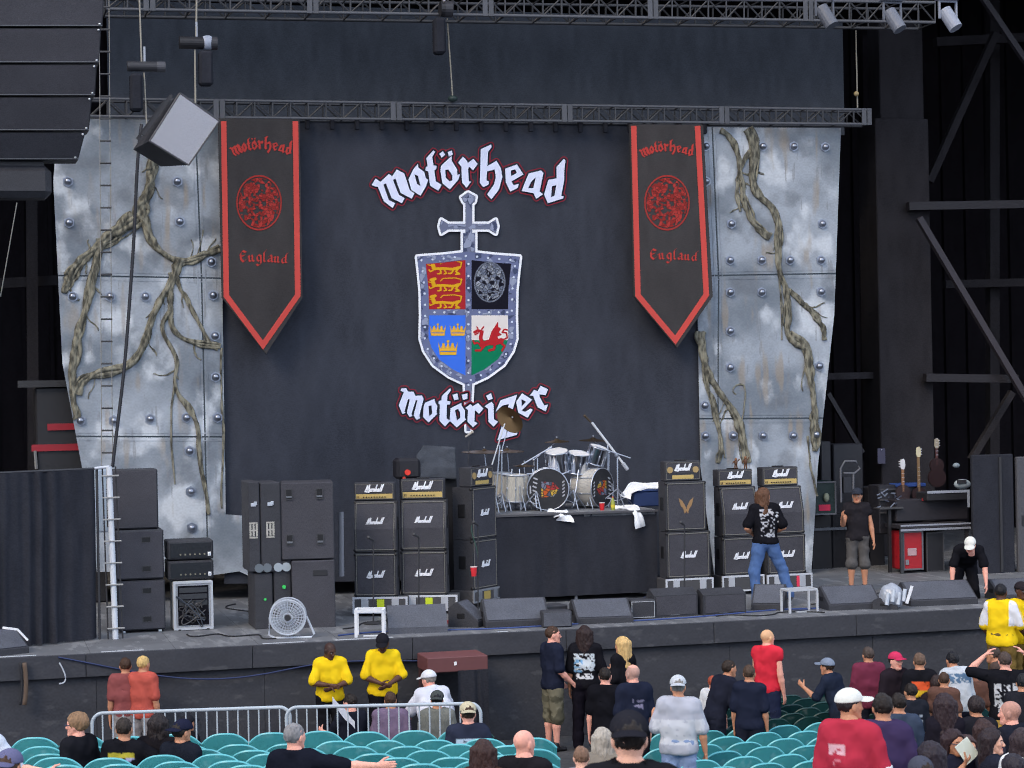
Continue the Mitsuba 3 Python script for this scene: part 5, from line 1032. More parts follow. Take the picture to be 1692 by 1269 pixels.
gear('black_flat', 'tall black panel closing the right side of the stage', 'panel', 1606, 1678, 752, 948, 1.6, .1, None, 'black_cloth', extra=lambda t, a, b: part(t, 'batten', box(a[0] + .55, a[0] + .6, 1.57, 1.598, b[2] + .05, a[2] - .05), 'satin', (.03, .03, .034)))
gear('grey_flat', 'narrow grey panel at the right edge beside the tall black panel', 'panel', 1680, 1760, 755, 948, 1.55, .1, (.07, .07, .08), extra=lambda t, a, b: part(t, 'hole', box(a[0] + .08, a[0] + .5, 1.54, 1.549, b[2] + .95, b[2] + 1.15), 'satin', (.02, .02, .024)))
# cables along the front edge and a cable sagging over the skirt
P_ = curve(np.array([on_z(u, v) + (0, .05, .012) for u, v in ((560, 1052), (650, 1046), (800, 1040), (900, 1036), (1000, 1031), (1090, 1024), (1200, 1017), (1290, 1010), (1350, 1006))]) + np.array([(0, .1 * math.sin(k * 2.1), 0) for k in range(9)]), 60); put('cable', tube(P_, .013, 6), 'satin', C(56, 74, 128), 'blue cable running along the stage edge', 'cable', True)
P_ = curve([on_y(u, v, YE - .06) for u, v in ((96, 1086), (200, 1106), (330, 1122), (440, 1113), (520, 1098), (650, 1092), (790, 1085))], 50); put('cable', tube(P_, .012, 6), 'satin', C(44, 54, 92), 'blue cable sagging across the front of the stage on the left', 'cable', True)
p = on_z(770, 1030); t = thing('red_cable', 'heap of red cable on the stage floor near the middle microphone stand', 'cable'); part(t, 'coil', cat_([tube(curve(np.array([p + (-.5 + .12 * k + .1 * math.sin(j * 2 + k), .1 * math.cos(j * 3 + k), .02 + .03 * (k % 2)) for k in range(9)]), 40), .014, 6) for j in range(3)]), 'satin', C(150, 48, 56), True)
# table of reddish boards against the stage front
t = thing('wooden_table', 'reddish brown wooden table pushed against the stage front', 'table'); a, b = on_y(706, 1088, YE - .8), on_y(806, 1080, YE - .8)
part(t, 'top', rbox(a[0], b[0], YE - .8, YE - .1, a[2] - .22, a[2], .01), 'satin', C(100, 62, 63))
for x in (a[0] + .05, b[0] - .05):
    for y in (YE - .74, YE - .16): part(t, 'leg', box(x - .04, x + .04, y - .04, y + .04, 0, a[2] - .22), 'satin', C(70, 48, 50))
part(t, 'cloth', curtain((a[0] + .45, YE - .82, 0), (b[0] + .0, YE - .82, 0), .02, a[2] - .2, 3, .03, 7), 'black_cloth', smooth=True); part(t, 'white_label', box(a[0] + .4, a[0] + .44, YE - .806, YE - .802, a[2] - .12, a[2] - .07), 'matte', WHITE)
for k, u in enumerate((33, 40, 98)):
    p = on_y(u, 1095, YE - .12); put('hanging_strap', tube(curve([p, p + (.02, 0, -.3), p + (-.01, 0, -.6 + .3 * (k == 2))], 12), (.02, .035, .012)[k], 6), 'satin', [(.02, .02, .024), C(92, 76, 64), C(170, 176, 186)][k], ('dark strap hanging down the stage front at the far left', 'brown strap hanging down the stage front at the far left', 'short pale strap hanging from the stage edge at the left')[k], 'strap', True)

r_ = np.random.default_rng(21)
for k, (u0, v0, u1, v1) in enumerate(((300, 1050, 470, 1052), (380, 1000, 480, 1046), (640, 1000, 905, 990), (700, 1036, 820, 1012), (860, 1030, 960, 1004), (1040, 1022, 1085, 985), (1180, 1020, 1350, 1012), (1350, 1000, 1500, 972), (1300, 1008, 1420, 1004), (560, 1040, 700, 1010))):
    A_, B_ = on_z(u0, v0), on_z(u1, v1); s_ = np.linspace(0, 1, 7)[:, None]; Q = A_ * (1 - s_) + B_ * s_ + np.c_[r_.uniform(-.15, .15, (7, 2)), np.full(7, .012)]; Q[:, 1] = np.maximum(Q[:, 1], YE + .06)
    put('cable', tube(curve(Q, 40), .011, 5), 'satin', [(.02, .02, .024), (.03, .03, .036), C(60, 70, 104)][k % 3], 'loose cable snaking over the stage floor, ' + ('beside the fan', 'behind the fan', 'under the second stack', 'by the microphone stand', 'before the drum platform', 'right of the drum platform', 'at the feet of the man in jeans', 'before the bending man', 'along the right front edge', 'behind the white cube stand')[k], 'cable', True)

# ================================================================== SEATS AND BARRIERS
def seat_meshes():
    """Stadium seat: local x right, y towards the stage, top of the back at z = 0.86."""
    def shell(s, t):
        x = (s - .5) * .525 * (1 - .03 * t); edge = np.abs(s - .5) * 2; 
        top = .86 - .118 * edge ** 2.8; z = .40 + (top - .40) * t
        y = -.05 - .10 * (t - .2) + .06 * edge ** 2
        return np.stack([x, y, z], -1)
    a = sheet(None, 21, 7, shell); b = sheet(None, 21, 7, lambda s, t: shell(s, t) + np.array([0, .028, 0])); b.invert()
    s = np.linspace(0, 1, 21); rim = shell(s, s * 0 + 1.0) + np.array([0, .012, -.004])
    back = cat_([a, b])
    for k in (0.02, .98):
        t = np.linspace(0, 1, 6); back = cat_([back, tube(shell(t * 0 + k, t) + np.array([0, .012, 0]), .017, 5)])
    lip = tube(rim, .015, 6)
    pan = sheet(None, 9, 5, lambda s, t: np.stack([(s - .5) * .46, .02 + t * .34, .46 + .03 * t - .03 * np.sin(s * np.pi)], -1))
    pan = cat_([pan, tube([(-.22, .37, .485), (.22, .37, .485)], .016, 6)])
    leg = cat_([box(-.265, -.235, -.06, .05, .0, .62), box(-.27, -.23, -.10, .30, .60, .63), box(-.28, -.22, -.08, .08, -.03, 0)])
    return back, lip, pan, leg
sb_, sl_, sp_, sg_ = seat_meshes()
SEAT = {m: (mikit.ply(sb_, m, smooth=40), mikit.ply(sl_, m2, smooth=40), mikit.ply(sp_, m, smooth=40)) for m, m2 in (('teal_plastic', 'skylit_teal'), ('green_plastic', 'green_plastic'))}
SEATLEG = mikit.ply(sg_, 'satin', smooth=False, color=np.broadcast_to(np.array((.03, .05, .055)), (len(sg_.vertices), 3)))
ORD = ['first', 'second', 'third', 'fourth', 'fifth', 'sixth', 'seventh', 'eighth', 'ninth', 'tenth', 'eleventh', 'twelfth', 'thirteenth', 'fourteenth', 'fifteenth', 'sixteenth', 'seventeenth', 'eighteenth', 'nineteenth', 'twentieth', 'twenty-first', 'twenty-second', 'twenty-third', 'twenty-fourth']
_sc = {}
def seat(p, deg, mat, label, group, w=1.0, tilt=0.0, row=0):
    i_ = _sc[group, row] = _sc.get((group, row), -1) + 1
    label = label % (ORD[i_], ORD[row])
    k = thing('stadium_seat', label, 'seat', group)
    M = T4().translate([float(x) for x in p]).rotate([0, 0, 1], float(deg)).scale([w, 1, 1])
    B = M @ T4().translate([0, 0, .42]).rotate([1, 0, 0], tilt).translate([0, 0, -.42])
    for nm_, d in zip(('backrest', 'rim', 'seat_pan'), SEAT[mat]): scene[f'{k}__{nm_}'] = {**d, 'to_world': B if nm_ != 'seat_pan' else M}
    scene[f'{k}__leg'] = {**SEATLEG, 'to_world': M}
rs_ = random.Random(3)
TL, GL_ = 'teal seat, %s from the left, %s row from the stage, left block', 'teal plastic seats in the left block of rows'
TR, GR_ = 'teal seat, %s from the left, %s row from the stage, right block', 'teal plastic seats in the right block of rows'
DG, GD_ = 'dark green seat, %s from the left, %s row from the stage, on the right', 'dark green seats nearest the stage on the right'
DB, GB_ = 'dark green seat behind the metal barrier, %s from the left in the %s row', 'dark green seats behind the metal barrier'
for i in range(8):
    d = 23.7 - .85 * i; v = (1209, 1226, 1235, 1244, 1253.5, 1263, 1273, 1283)[i]
    pitch = .545; off = .27 * (i % 2)
    X = -7.2 + off
    while X < (-.25, .22, .24, .22, .20, .18, .16, .15)[i]:
        u = 846 + X * FP / d
        zt = CAM[2] - ((v - 634.5) + (430 - 846) * SR) * d / FP
        p = np.array([*cam_xy(X, d), zt - .86]); p[2] = zt - .86
        if u > -50: seat(p, -math.degrees(YAW) + rs_.uniform(-2, 2) + 2, 'teal_plastic', TL, GL_, 1.02, rs_.uniform(-4, 4), i)
        X += pitch
def right_row(v, d, mat, label, group, pitch, u0, u1, w, off, row, top=.86):
    p0 = at_depth(1250, v, d); x = p0[0] - 4 + off
    while True:
        p = np.array([x, p0[1], p0[2] - top]); c = p - CAM; u = 846 + np.dot(c, RIGHT) / np.dot(c, FWD) * FP
        x += pitch
        if u < u0: continue
        if u > u1: break
        seat(p, rs_.uniform(-2, 2), mat, label, group, w, rs_.uniform(-4, 4), row)
for i, v in enumerate((1199, 1210, 1222, 1234, 1247, 1260, 1273, 1286)): right_row(v, 27.6 - .85 * i, 'teal_plastic', TR, GR_, .545, 1062 - i * 6, 1735, 1.02, .27 * (i % 2), i)
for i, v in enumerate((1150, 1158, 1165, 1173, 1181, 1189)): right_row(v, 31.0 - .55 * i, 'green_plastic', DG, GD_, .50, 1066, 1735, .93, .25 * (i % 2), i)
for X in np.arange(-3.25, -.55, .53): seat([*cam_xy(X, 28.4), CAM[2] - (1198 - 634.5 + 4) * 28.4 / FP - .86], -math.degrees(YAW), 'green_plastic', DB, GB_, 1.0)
def barrier(label, u0, u1, v0, v1, d):
    t = thing('crowd_barrier', label, 'barrier'); A_, B_ = at_depth(u0, v0, d), at_depth(u1, v1, d - .02); z0 = 0.06; L = B_ - A_; n = 18; col = C(168, 178, 188)
    r = .14; e = L / np.linalg.norm(L)
    arc = lambda P0, s: [P0 + e * s * r * (1 - math.cos(a)) + UP * (-r + r * math.sin(a)) for a in np.linspace(0, math.pi / 2, 7)]
    lo = lambda P0: np.array([P0[0], P0[1], z0 + .08])
    pts = [lo(A_)] + arc(A_, 1) + arc(B_, -1)[::-1] + [lo(B_)]
    part(t, 'tube_frame', tube(pts, .024, 10), 'satin', col, True); part(t, 'bottom_rail', bar(lo(A_) + UP * .08, lo(B_) + UP * .08, .02, 8), 'satin', col, True)
    for k in range(1, n + 1):
        p = A_ + L * k / (n + 1); part(t, 'bar', bar((p[0], p[1], z0 + .16), p, .0105, 8), 'satin', col, True)
    for P0 in (A_ + L * .12, B_ - L * .12): part(t, 'foot', beam((P0[0] - FWD[0] * .3, P0[1] - FWD[1] * .3, .03), (P0[0] + FWD[0] * .3, P0[1] + FWD[1] * .3, .03), .05, .02), 'satin', col * .8); part(t, 'foot_post', bar((P0[0], P0[1], .03), (P0[0], P0[1], z0 + .18), .018, 6), 'satin', col * .8)
barrier('left one of two grey metal crowd barriers behind the teal seats', 152, 479, 1179, 1168, 27.3)
barrier('right one of two grey metal crowd barriers behind the teal seats', 473, 794, 1169, 1162, 27.1)

# ================================================================== PEOPLE
def nets(F, o, h):
    """Surface nets: the zero level of the grid F as a mesh."""
    s = F < 0
    c = [s[i:s.shape[0] - 1 + i, j:s.shape[1] - 1 + j, k:s.shape[2] - 1 + k] for i in (0, 1) for j in (0, 1) for k in (0, 1)]
    n = sum(x.astype(np.int8) for x in c); mixed = (n > 0) & (n < 8); idx = np.argwhere(mixed)
    ids = np.full(mixed.shape, -1, np.int64); ids[mixed] = np.arange(len(idx))
    acc, cnt = np.zeros((len(idx), 3)), np.zeros(len(idx))
    g = lambda d: F[idx[:, 0] + d[0], idx[:, 1] + d[1], idx[:, 2] + d[2]]
    corners = [(i, j, k) for i in (0, 1) for j in (0, 1) for k in (0, 1)]; val = {d: g(d) for d in corners}
    for d in corners:
        for ax in range(3):
            if d[ax] == 0:
                e = list(d); e[ax] = 1; a, b = val[d], val[tuple(e)]; m = (a < 0) != (b < 0)
                t = np.where(m, a / np.where(m, a - b, 1), 0); p = np.zeros((len(idx), 3)) + np.array(d); p[:, ax] += t
                acc[m] += p[m]; cnt += m
    v = o + h * (idx + acc / np.maximum(cnt, 1)[:, None]); faces = []
    for ax in range(3):
        sl0 = [slice(None)] * 3; sl1 = [slice(None)] * 3; sl0[ax] = slice(0, -1); sl1[ax] = slice(1, None)
        cr = s[tuple(sl0)] != s[tuple(sl1)]; b, c2 = (ax + 1) % 3, (ax + 2) % 3
        e = np.argwhere(cr); e = e[(e[:, b] > 0) & (e[:, c2] > 0) & (e[:, b] < mixed.shape[b]) & (e[:, c2] < mixed.shape[c2]) & (e[:, ax] < mixed.shape[ax])]
        def at(db, dc):
            q = e.copy(); q[:, b] -= db; q[:, c2] -= dc; return ids[q[:, 0], q[:, 1], q[:, 2]]
        q = np.stack([at(1, 1), at(0, 1), at(0, 0), at(1, 0)], 1); fl = s[tuple(e.T)]
        q[~fl] = q[~fl][:, ::-1]; q = q[(q >= 0).all(1)]; faces.append(q)
    q = np.vstack(faces); return trimesh.Trimesh(v, np.vstack([q[:, [0, 1, 2]], q[:, [0, 2, 3]]]), process=False)
class Solid:
    def __init__(s, lo, hi, h):
        s.h, s.o = h, np.asarray(lo, float); n = np.ceil((np.asarray(hi) - s.o) / h).astype(int) + 1; s.F = np.full(n, 9.0); s.ax = [s.o[k] + h * np.arange(n[k]) for k in range(3)]
    def sub(s, lo, hi):
        i = [max(0, int((lo[k] - s.o[k]) / s.h)) for k in range(3)]; j = [min(s.F.shape[k], int((hi[k] - s.o[k]) / s.h) + 2) for k in range(3)]
        sl = tuple(slice(a, max(b, a)) for a, b in zip(i, j)); return sl, np.stack(np.meshgrid(*[s.ax[k][sl[k]] for k in range(3)], indexing='ij'), -1)
    def blend(s, sl, d, k):
        f = s.F[sl]; w = np.clip(.5 + .5 * (f - d) / k, 0, 1); s.F[sl] = f * (1 - w) + d * w - k * w * (1 - w)
    def cone(s, a, b, ra, rb, k=.02, sc=(1, 1, 1)):
        a, b = np.asarray(a, float), np.asarray(b, float); m = max(ra, rb) * max(1 / min(sc), 1) + k + s.h * 2
        sl, p = s.sub(np.minimum(a, b) - m, np.maximum(a, b) + m)
        if p.size == 0: return
        ab = b - a; t = np.clip(((p - a) @ ab) / max(ab @ ab, 1e-9), 0, 1)[..., None]; q = (p - a - t * ab) * np.asarray(sc)
        s.blend(sl, np.linalg.norm(q, axis=-1) - (ra + (rb - ra) * t[..., 0]), k)
    def ell(s, c, r, k=.012, cut=False):
        c, r = np.asarray(c, float), np.asarray(r, float); sl, p = s.sub(c - r - k - 2 * s.h, c + r + k + 2 * s.h); q = (p - c) / r; n = np.linalg.norm(q, axis=-1)
        d = (n - 1) * r.min() if cut else n * (n - 1) / np.maximum(np.linalg.norm(q / r, axis=-1), 1e-6)
        if cut: s.F[sl] = np.maximum(s.F[sl], -d)
        else: s.blend(sl, d, k)
    def keep(s, fn):                        # cut away where fn(p) > 0
        sl, p = s.sub(s.o - 1, s.o + s.h * np.array(s.F.shape) + 1); s.F = np.maximum(s.F, fn(p))
    def mesh(s, sm=2):
        m = nets(s.F, s.o, s.h)
        if sm: trimesh.smoothing.filter_taubin(m, iterations=sm)
        return m
def wrinkle(m, amp, f, seed):
    n = np.array(m.vertex_normals); v = np.array(m.vertices); m.vertices = v + n * (amp * 2 * (meshkit.fbm(v * np.array(f) + seed * 3.7, 2, seed % 50) - .36))[:, None]; return m
# --- head, hair, caps in a frame at the middle of the head, +y forward
def make_head(fem):
    S = Solid((-.11, -.15, -.21), (.11, .15, .15), .0058)
    S.ell((0, -.012, .030), (.076, .098, .088)); j = .88 if fem else 1.0
    S.cone((0, .030, -.005), (0, .040, -.075), .066 * j, .044 * j, .03); S.cone((0, .012, -.05), (0, .058, -.098), .045 * j, .026 * j, .03)
    for s in (-1, 1):
        S.cone((s * .05 * j, .0, -.03), (s * .022 * j, .055, -.09), .024, .022, .03); S.cone((s * .040, .058, -.018), (s * .03, .062, -.04), .022, .018, .02); S.ell((s * .079, -.008, -.006), (.011, .024, .034), .008)
        S.cone((s * .014, .082, .024), (s * .048, .066, .022), .010, .008, .012)
        S.ell((s * .031, .097, .004), (.019, .016, .012), 0, True); S.ell((s * .031, .075, .003), (.0135, .0135, .0135), .002)
    S.cone((0, .082, .012), (0, .104, -.030), .010, .0145, .010); S.ell((0, .100, -.034), (.019, .012, .010), .008)
    S.ell((0, .084, -.060), (.024, .011, .0055), .005); S.ell((0, .083, -.069), (.021, .012, .007), .005); S.ell((0, .079, -.098), (.022, .016, .016), .015)
    S.cone((0, -.02, -.06), (0, -.035, -.19), .056 * j, .060 * j, .03); return S.mesh(2)
HEAD = {f: make_head(f) for f in (False, True)}
def head_colors(m, skin, hairc, style, female):
    v = np.array(m.vertices); c = np.tile(skin, (len(v), 1)); x, y, z = v.T
    c *= (0.93 + .14 * meshkit.fbm(v * 40, 2))[:, None]
    face = y > .05
    cheek = np.exp(-(((np.abs(x) - .04) / .02) ** 2 + ((z + .03) / .02) ** 2)) * face; c = c * (1 - .25 * cheek[:, None]) + np.array(skin) * [1.1, .8, .75] * .25 * cheek[:, None]
    lips = (np.abs(x) < .024) & (np.abs(z + .064) < .011) & (y > .072); c[lips] = np.array(skin) * [.85, .5, .5]
    for s in (-1, 1):
        d = np.linalg.norm(v - (s * .031, .0855, .003), axis=1); c[(d < .0095) & (y > .08)] = (.5, .5, .5); c[(d < .0055) & (y > .08)] = (.02, .015, .012)
        c[(np.abs(z - .024 - .05 * (.03 - np.abs(x - s * .031))) < .0055) & (np.abs(x - s * .031) < .020) & (y > .06)] = np.array(hairc) * .8
    if style in ('buzz', 'balding'):
        k = (y < .05 + .5 * z) & (z > -.06) & (np.hypot(x / .076, (y + .012) / .098) > (.0 if style == 'buzz' else .72)); c[k] = c[k] * .45 + np.array(hairc) * .55
    if style == 'beard':
        k = (y > .02) & (z < -.035) & ~lips & (z > -.13); c[k] = c[k] * .35 + np.array(hairc) * .65
    return c
def make_hair(style):
    S = Solid((-.17, -.22, -.44), (.17, .16, .17), .009)
    r = {'short': .0, 'full': .012, 'long': .012, 'bob': .016, 'big': .03}.get(style, 0)
    S.ell((0, -.016, .033), (.083 + r, .104 + r, .093 + r))
    cut = (lambda p: np.maximum(p[..., 1] - (.040 + .62 * p[..., 2]), -.062 - p[..., 2] - .5 * np.minimum(p[..., 1] + .05, 0) * 0)) if style in ('short', 'full') else (lambda p: p[..., 1] - (.030 + .66 * np.maximum(p[..., 2], -.02)))
    if style in ('long', 'big'):
        for k in range(7):
            a = math.pi * (.04 + .92 * k / 6); x, y = math.cos(a) * (.082 + r), -.03 - math.sin(a) * (.065 + r); S.cone((x * .9, y * .9, .03), (x * 1.02, y - .01, -.24 - .06 * math.sin(a) - .02 * (k % 2)), .042, .026 if k % 2 else .034, .025)
    if style == 'bob':
        for k in range(7):
            a = math.pi * (-.05 + 1.1 * k / 6); x, y = math.cos(a) * .088, -.02 - math.sin(a) * .07; S.cone((x * .9, y * .9, .03), (x, y, -.13), .04, .034, .025)
    S.keep(cut); m = S.mesh(1)
    v = np.array(m.vertices); n = np.array(m.vertex_normals); m.vertices = v + n * (.030 * (meshkit.fbm(v * [48, 48, 16] + 3, 3) - .5))[:, None]; return m
HAIR = {s: make_hair(s) for s in ('short', 'full', 'long', 'bob', 'big')}
def make_cap():
    S = Solid((-.12, -.14, 0.0), (.12, .24, .17), .0075); S.ell((0, -.010, .038), (.097, .119, .101)); S.keep(lambda p: .032 - p[..., 2] + .12 * np.minimum(p[..., 1], 0) * 0); dome = S.mesh(1)
    S = Solid((-.12, .03, -.04), (.12, .24, .10), .006); S.ell((0, .105, .030), (.088, .110, .011)); S.keep(lambda p: .045 - p[..., 1]); brim = S.mesh(1)
    v = np.array(brim.vertices); v[:, 2] -= 3.2 * v[:, 0] ** 2 + .12 * (v[:, 1] - .08) - .018; brim.vertices = v; return dome, brim
DOME, BRIM = make_cap()
def make_hand(curl):
    """Right hand hanging down: wrist at the origin, fingers towards -z, palm facing -x, thumb towards +y."""
    S = Solid((-.10, -.07, -.22), (.06, .10, .04), .0052)
    S.cone((0, 0, .02), (0, 0, -.02), .026, .027, .01, (1.25, .95, 1)); S.cone((0, .0, -.03), (-.004, .004, -.085), .030, .036, .012, (1.9, .95, 1))
    for y, L, r in ((.030, .068, .0088), (.010, .078, .0092), (-.010, .072, .0088), (-.029, .056, .0078)):
        p = np.array([-.004, y, -.088]); a = .0
        for f, dl in ((.42, .25), (.32, .55), (.26, .45)):
            a += curl * dl; q = p + L * f * 1.08 * np.array([-math.sin(a), y * .6, -math.cos(a)]); S.cone(p, q, r, r * .93, .004); p = q
    p = np.array([-.006, .026, -.030]); q = np.array([-.022, .056, -.062]); S.cone(p, q, .0145, .0115, .008); S.cone(q, q + np.array([-.016 * (1 + curl), .012, -.034]), .0108, .0092, .004)
    return S.mesh(1)
HAND = {c: make_hand(c) for c in (.55, 1.9, .15)}
def unit(v): v = np.asarray(v, float); return v / np.linalg.norm(v)
def rotx(a): c, s = math.cos(a), math.sin(a); return np.array([[1, 0, 0], [0, c, -s], [0, s, c]])
def rotz(a): c, s = math.cos(a), math.sin(a); return np.array([[c, -s, 0], [s, c, 0], [0, 0, 1]])
def roty(a): c, s = math.cos(a), math.sin(a); return np.array([[c, 0, s], [0, 1, 0], [-s, 0, c]])
def to4(R, p): M = np.eye(4); M[:3, :3] = R; M[:3, 3] = p; return M
HANGR, HANGL = ((.16, -.03, -1), (.06, .22, -1)), ((-.16, -.03, -1), (-.06, .22, -1))
SK = {'light': C(214, 164, 142), 'pink': C(222, 160, 142), 'tan': C(186, 132, 104), 'brown': C(120, 78, 60), 'dark': C(84, 56, 46)}
_pn = [0]
def person(label, u, v, zone, H=1.76, face=0, sit=False, lean=(0, 0), R=HANGR, L=HANGL, look=(0, 0), skin='light', hair=('short', C(44, 34, 28)), cap=None, shirt=(C(30, 30, 36), .5), legs=('long', C(36, 40, 54)),
           shoe=C(30, 30, 32), fem=False, fat=1.0, stride=None, prints=(), glasses=False, curl=(.55, .55), d=None, belt=None, vox=.017, zf=None, cuff=None, group=None, hem=-.06):
    _pn[0] += 1; seed = _pn[0]; sk = SK[skin] if isinstance(skin, str) else skin
    k = H / 1.76; sw = (.150 if fem else .170) * (1 + .3 * (fat - 1)); hipz = .44 if sit else .92
    P = np.array([0, 0, hipz]); sp = rotz(0) @ rotx(-math.radians(lean[0])) @ roty(math.radians(lean[1])) @ np.array([0, 0, 1.0]); fwd_t = rotx(-math.radians(lean[0])) @ np.array([0, 1.0, 0])
    nb = P + sp * .565; hc = nb + unit(sp * .75 + UP * .25) * .132 + fwd_t * .03
    lat = unit(np.cross(fwd_t, sp)); sh = {1: nb - sp * .070 + lat * sw, -1: nb - sp * .070 - lat * sw}
    el, wr, hd = {}, {}, {}
    for s, A_ in ((1, R), (-1, L)):
        el[s] = sh[s] + unit(A_[0]) * .295; wr[s] = el[s] + unit(A_[1]) * .255; hd[s] = unit(A_[1])
    hip = {s: P + np.array([s * .09, 0, -.03]) for s in (1, -1)}; kn, an = {}, {}
    for s in (1, -1):
        if sit: kn[s] = hip[s] + unit((s * .22, 1, .02)) * .43; an[s] = kn[s] + unit((0, -.05, -1)) * .40
        else:
            th, shn = (stride[0 if s == 1 else 1] if stride else ((s * .05, .02, -1), (s * .02, -.05, -1))); kn[s] = hip[s] + unit(th) * .425; an[s] = kn[s] + unit(shn) * .41
    low = min(an[1][2], an[-1][2]) - .075
    hl = hc + 0; top = hc[2] + .12 + (.01 if hair[0] not in ('bald', 'buzz', 'balding') or cap else 0)
    # place: the head's top is seen at (u, v)
    r = ray(u, v); Ht = (top - low) * k
    if d is None:
        if zone == 'left': g = ground_left
        elif zone == 'right': g = ground_right
        elif zone == 'stage': g = lambda p: ZS
        elif zone == 'pit': g = lambda p: 0.0
        ds = np.arange(6.0, 38.0, .02); f = np.array([(CAM + r * q)[2] - g(CAM + r * q) - Ht for q in ds]); c_ = np.where((f[:-1] > 0) != (f[1:] > 0))[0]
        d = float(ds[c_[0]]) if len(c_) else 24.0
    if zone == 'pit': d = min(d, float((-4.0 - CAM[1]) / r[1]))
    ptop = CAM + r * d; a = -(YAW + math.radians(face)); Rw = rotz(a) * k
    M = to4(Rw, ptop - Rw @ np.array([hc[0], hc[1], top]))
    t = thing('person', label, 'person', group)
    pts = np.array([P, nb, hc, *sh.values(), *el.values(), *wr.values(), *hip.values(), *kn.values(), *an.values()]); lo, hi = pts.min(0) - .3, pts.max(0) + .3; lo[2] = low - .03
    hv = vox / k
    def torso(S, gr, kk=.04):
        w = 1.5; fx = fat
        S.cone(P + lat * -.065 * fx, P + lat * .065 * fx, (.108 + gr) * (1 + .5 * (fx - 1)), (.108 + gr) * (1 + .5 * (fx - 1)), kk, (1, 1.08 / (1 + .4 * (fx - 1)), 1))
        bl = fwd_t * .05 * (fx - 1) * 2
        for f in (-1, 1):
            S.cone(P + sp * .03 + lat * f * .045 * fx + bl, P + sp * .26 + lat * f * (.04 if fem else .055) * fx + bl * .8, .102 * fx + gr, (.092 if fem else .102) * fx + gr, kk, (1, 1.12 / max(1, fx * .9), 1))
            S.cone(P + sp * .26 + lat * f * .05 * fx, nb - sp * .12 + lat * f * sw * .50, (.092 if fem else .102) * fx + gr, .098 + gr, kk, (1, 1.18, 1))
            S.cone(nb - sp * .09 + lat * f * sw * .35, nb - sp * .06 + lat * f * sw * .88, .072 + gr, .060 + gr, kk, (1, 1.05, 1))
            S.cone(nb + sp * .01, nb - sp * .06 + lat * f * sw * .75, .050 + gr * .6, .046 + gr * .6, kk)
        if fem:
            for f in (-1, 1): S.ell(nb - sp * .24 + lat * f * .075 + fwd_t * .085, (.065 + gr, .06 + gr, .065 + gr), .03)
        if gr > 0: S.cone(nb - sp * .16 - fwd_t * .02, nb + sp * .03 - fwd_t * .012, .085, .068, .03)
    # body: one continuous mesh of trunk, neck, arms, legs, with finer hands and head
    S = Solid(lo, hi, hv); torso(S, 0.0); am = 1 + .25 * (fat - 1) if not fem else .86
    for s in (1, -1):
        S.cone(sh[s], el[s], .053 * am, .043 * am, .03); e2 = el[s] * .65 + wr[s] * .35; S.cone(el[s], e2, .042 * am, .043 * am, .02); S.cone(e2, wr[s] + hd[s] * .01, .043 * am, .029, .02)
        lm = 1 + .2 * (fat - 1); S.cone(hip[s], kn[s], .088 * lm, .056 * lm, .03); c1_ = kn[s] * .68 + an[s] * .32 + np.array([0, -.012, 0]) * (not sit); S.cone(kn[s], c1_, .052 * lm, .056 * lm, .03); S.cone(c1_, an[s], .056 * lm, .036, .03); S.cone(an[s] + (0, .0, -.03), an[s] + (0, .13, -.05), .036, .028, .02)
    S.cone(nb - sp * .03, hc + np.array([0, -.02, -.09]), .064, .056, .03); body = S.mesh(2); cols = [np.tile(sk, (len(body.vertices), 1)) * (0.93 + .14 * meshkit.fbm(np.array(body.vertices) * 12, 2))[:, None]]; ms = [body]
    for s, cu in ((1, curl[0]), (-1, curl[1])):
        m = HAND[cu].copy(); v_ = np.array(m.vertices)
        z_ = -hd[s]; x_ = lat * (1 if abs(hd[s] @ lat) < .85 else 0) + (fwd_t * -s if abs(hd[s] @ lat) >= .85 else 0); x_ = unit(x_ - z_ * (x_ @ z_)); y_ = np.cross(z_, x_)
        if s == -1: v_ = v_ * [-1, 1, 1]; m.invert()
        m.vertices = v_ @ np.stack([x_, y_, z_]) + wr[s] + hd[s] * .02; ms.append(m); cols.append(np.tile(sk, (len(m.vertices), 1)))
    Rh = rotz(-math.radians(look[0])) @ rotx(math.radians(look[1])); MH = to4(Rh, hc)
    hm = HEAD[fem].copy(); hcol = head_colors(hm, np.array(sk), np.array(hair[1]), hair[0], fem); hm.apply_transform(MH); ms.append(hm); cols.append(hcol)
    full = cat_(ms); part(t, 'body', full, 'skin', np.vstack(cols), True, tf=M)
    if hair[0] in HAIR:
        m = HAIR[hair[0]].copy(); hcv = np.tile(hair[1], (len(m.vertices), 1)) * (.6 + .8 * meshkit.fbm(np.array(m.vertices) * [70, 70, 9], 2))[:, None]
        part(t, 'hair', m, 'hair', hcv, True, tf=M @ MH)
    if cap:
        Mc = MH @ to4(rotz(math.pi if cap[1] else 0) @ rotx(.06), (0, 0, .006)); cp_ = part(t, 'cap', DOME, 'matte', cap[0], True, tf=M @ Mc); part(cp_, 'brim', BRIM, 'matte', np.array(cap[0]) * .9, True, tf=M @ Mc)
        if len(cap) > 2: part(cp_, 'patch', cat_([ball((0, -.105 if not cap[1] else -.104, .06), (.026, .012, .016), 2)]), 'matte', cap[2], True, tf=M @ Mc)
    if glasses:
        g = [rbox(x - .022, x + .022, .094, .102, -.010, .016, .004) for x in (-.031, .031)] + [box(-.012, .012, .098, .102, .006, .011), box(-.079, -.073, -.01, .097, .006, .012), box(.073, .079, -.01, .097, .006, .012), beam((-.075, .097, .009), (-.05, .098, .009), .006, .008), beam((.075, .097, .009), (.05, .098, .009), .006, .008)]
        part(t, 'sunglasses', cat_(g), 'gloss', C(60, 70, 92), tf=M @ MH)
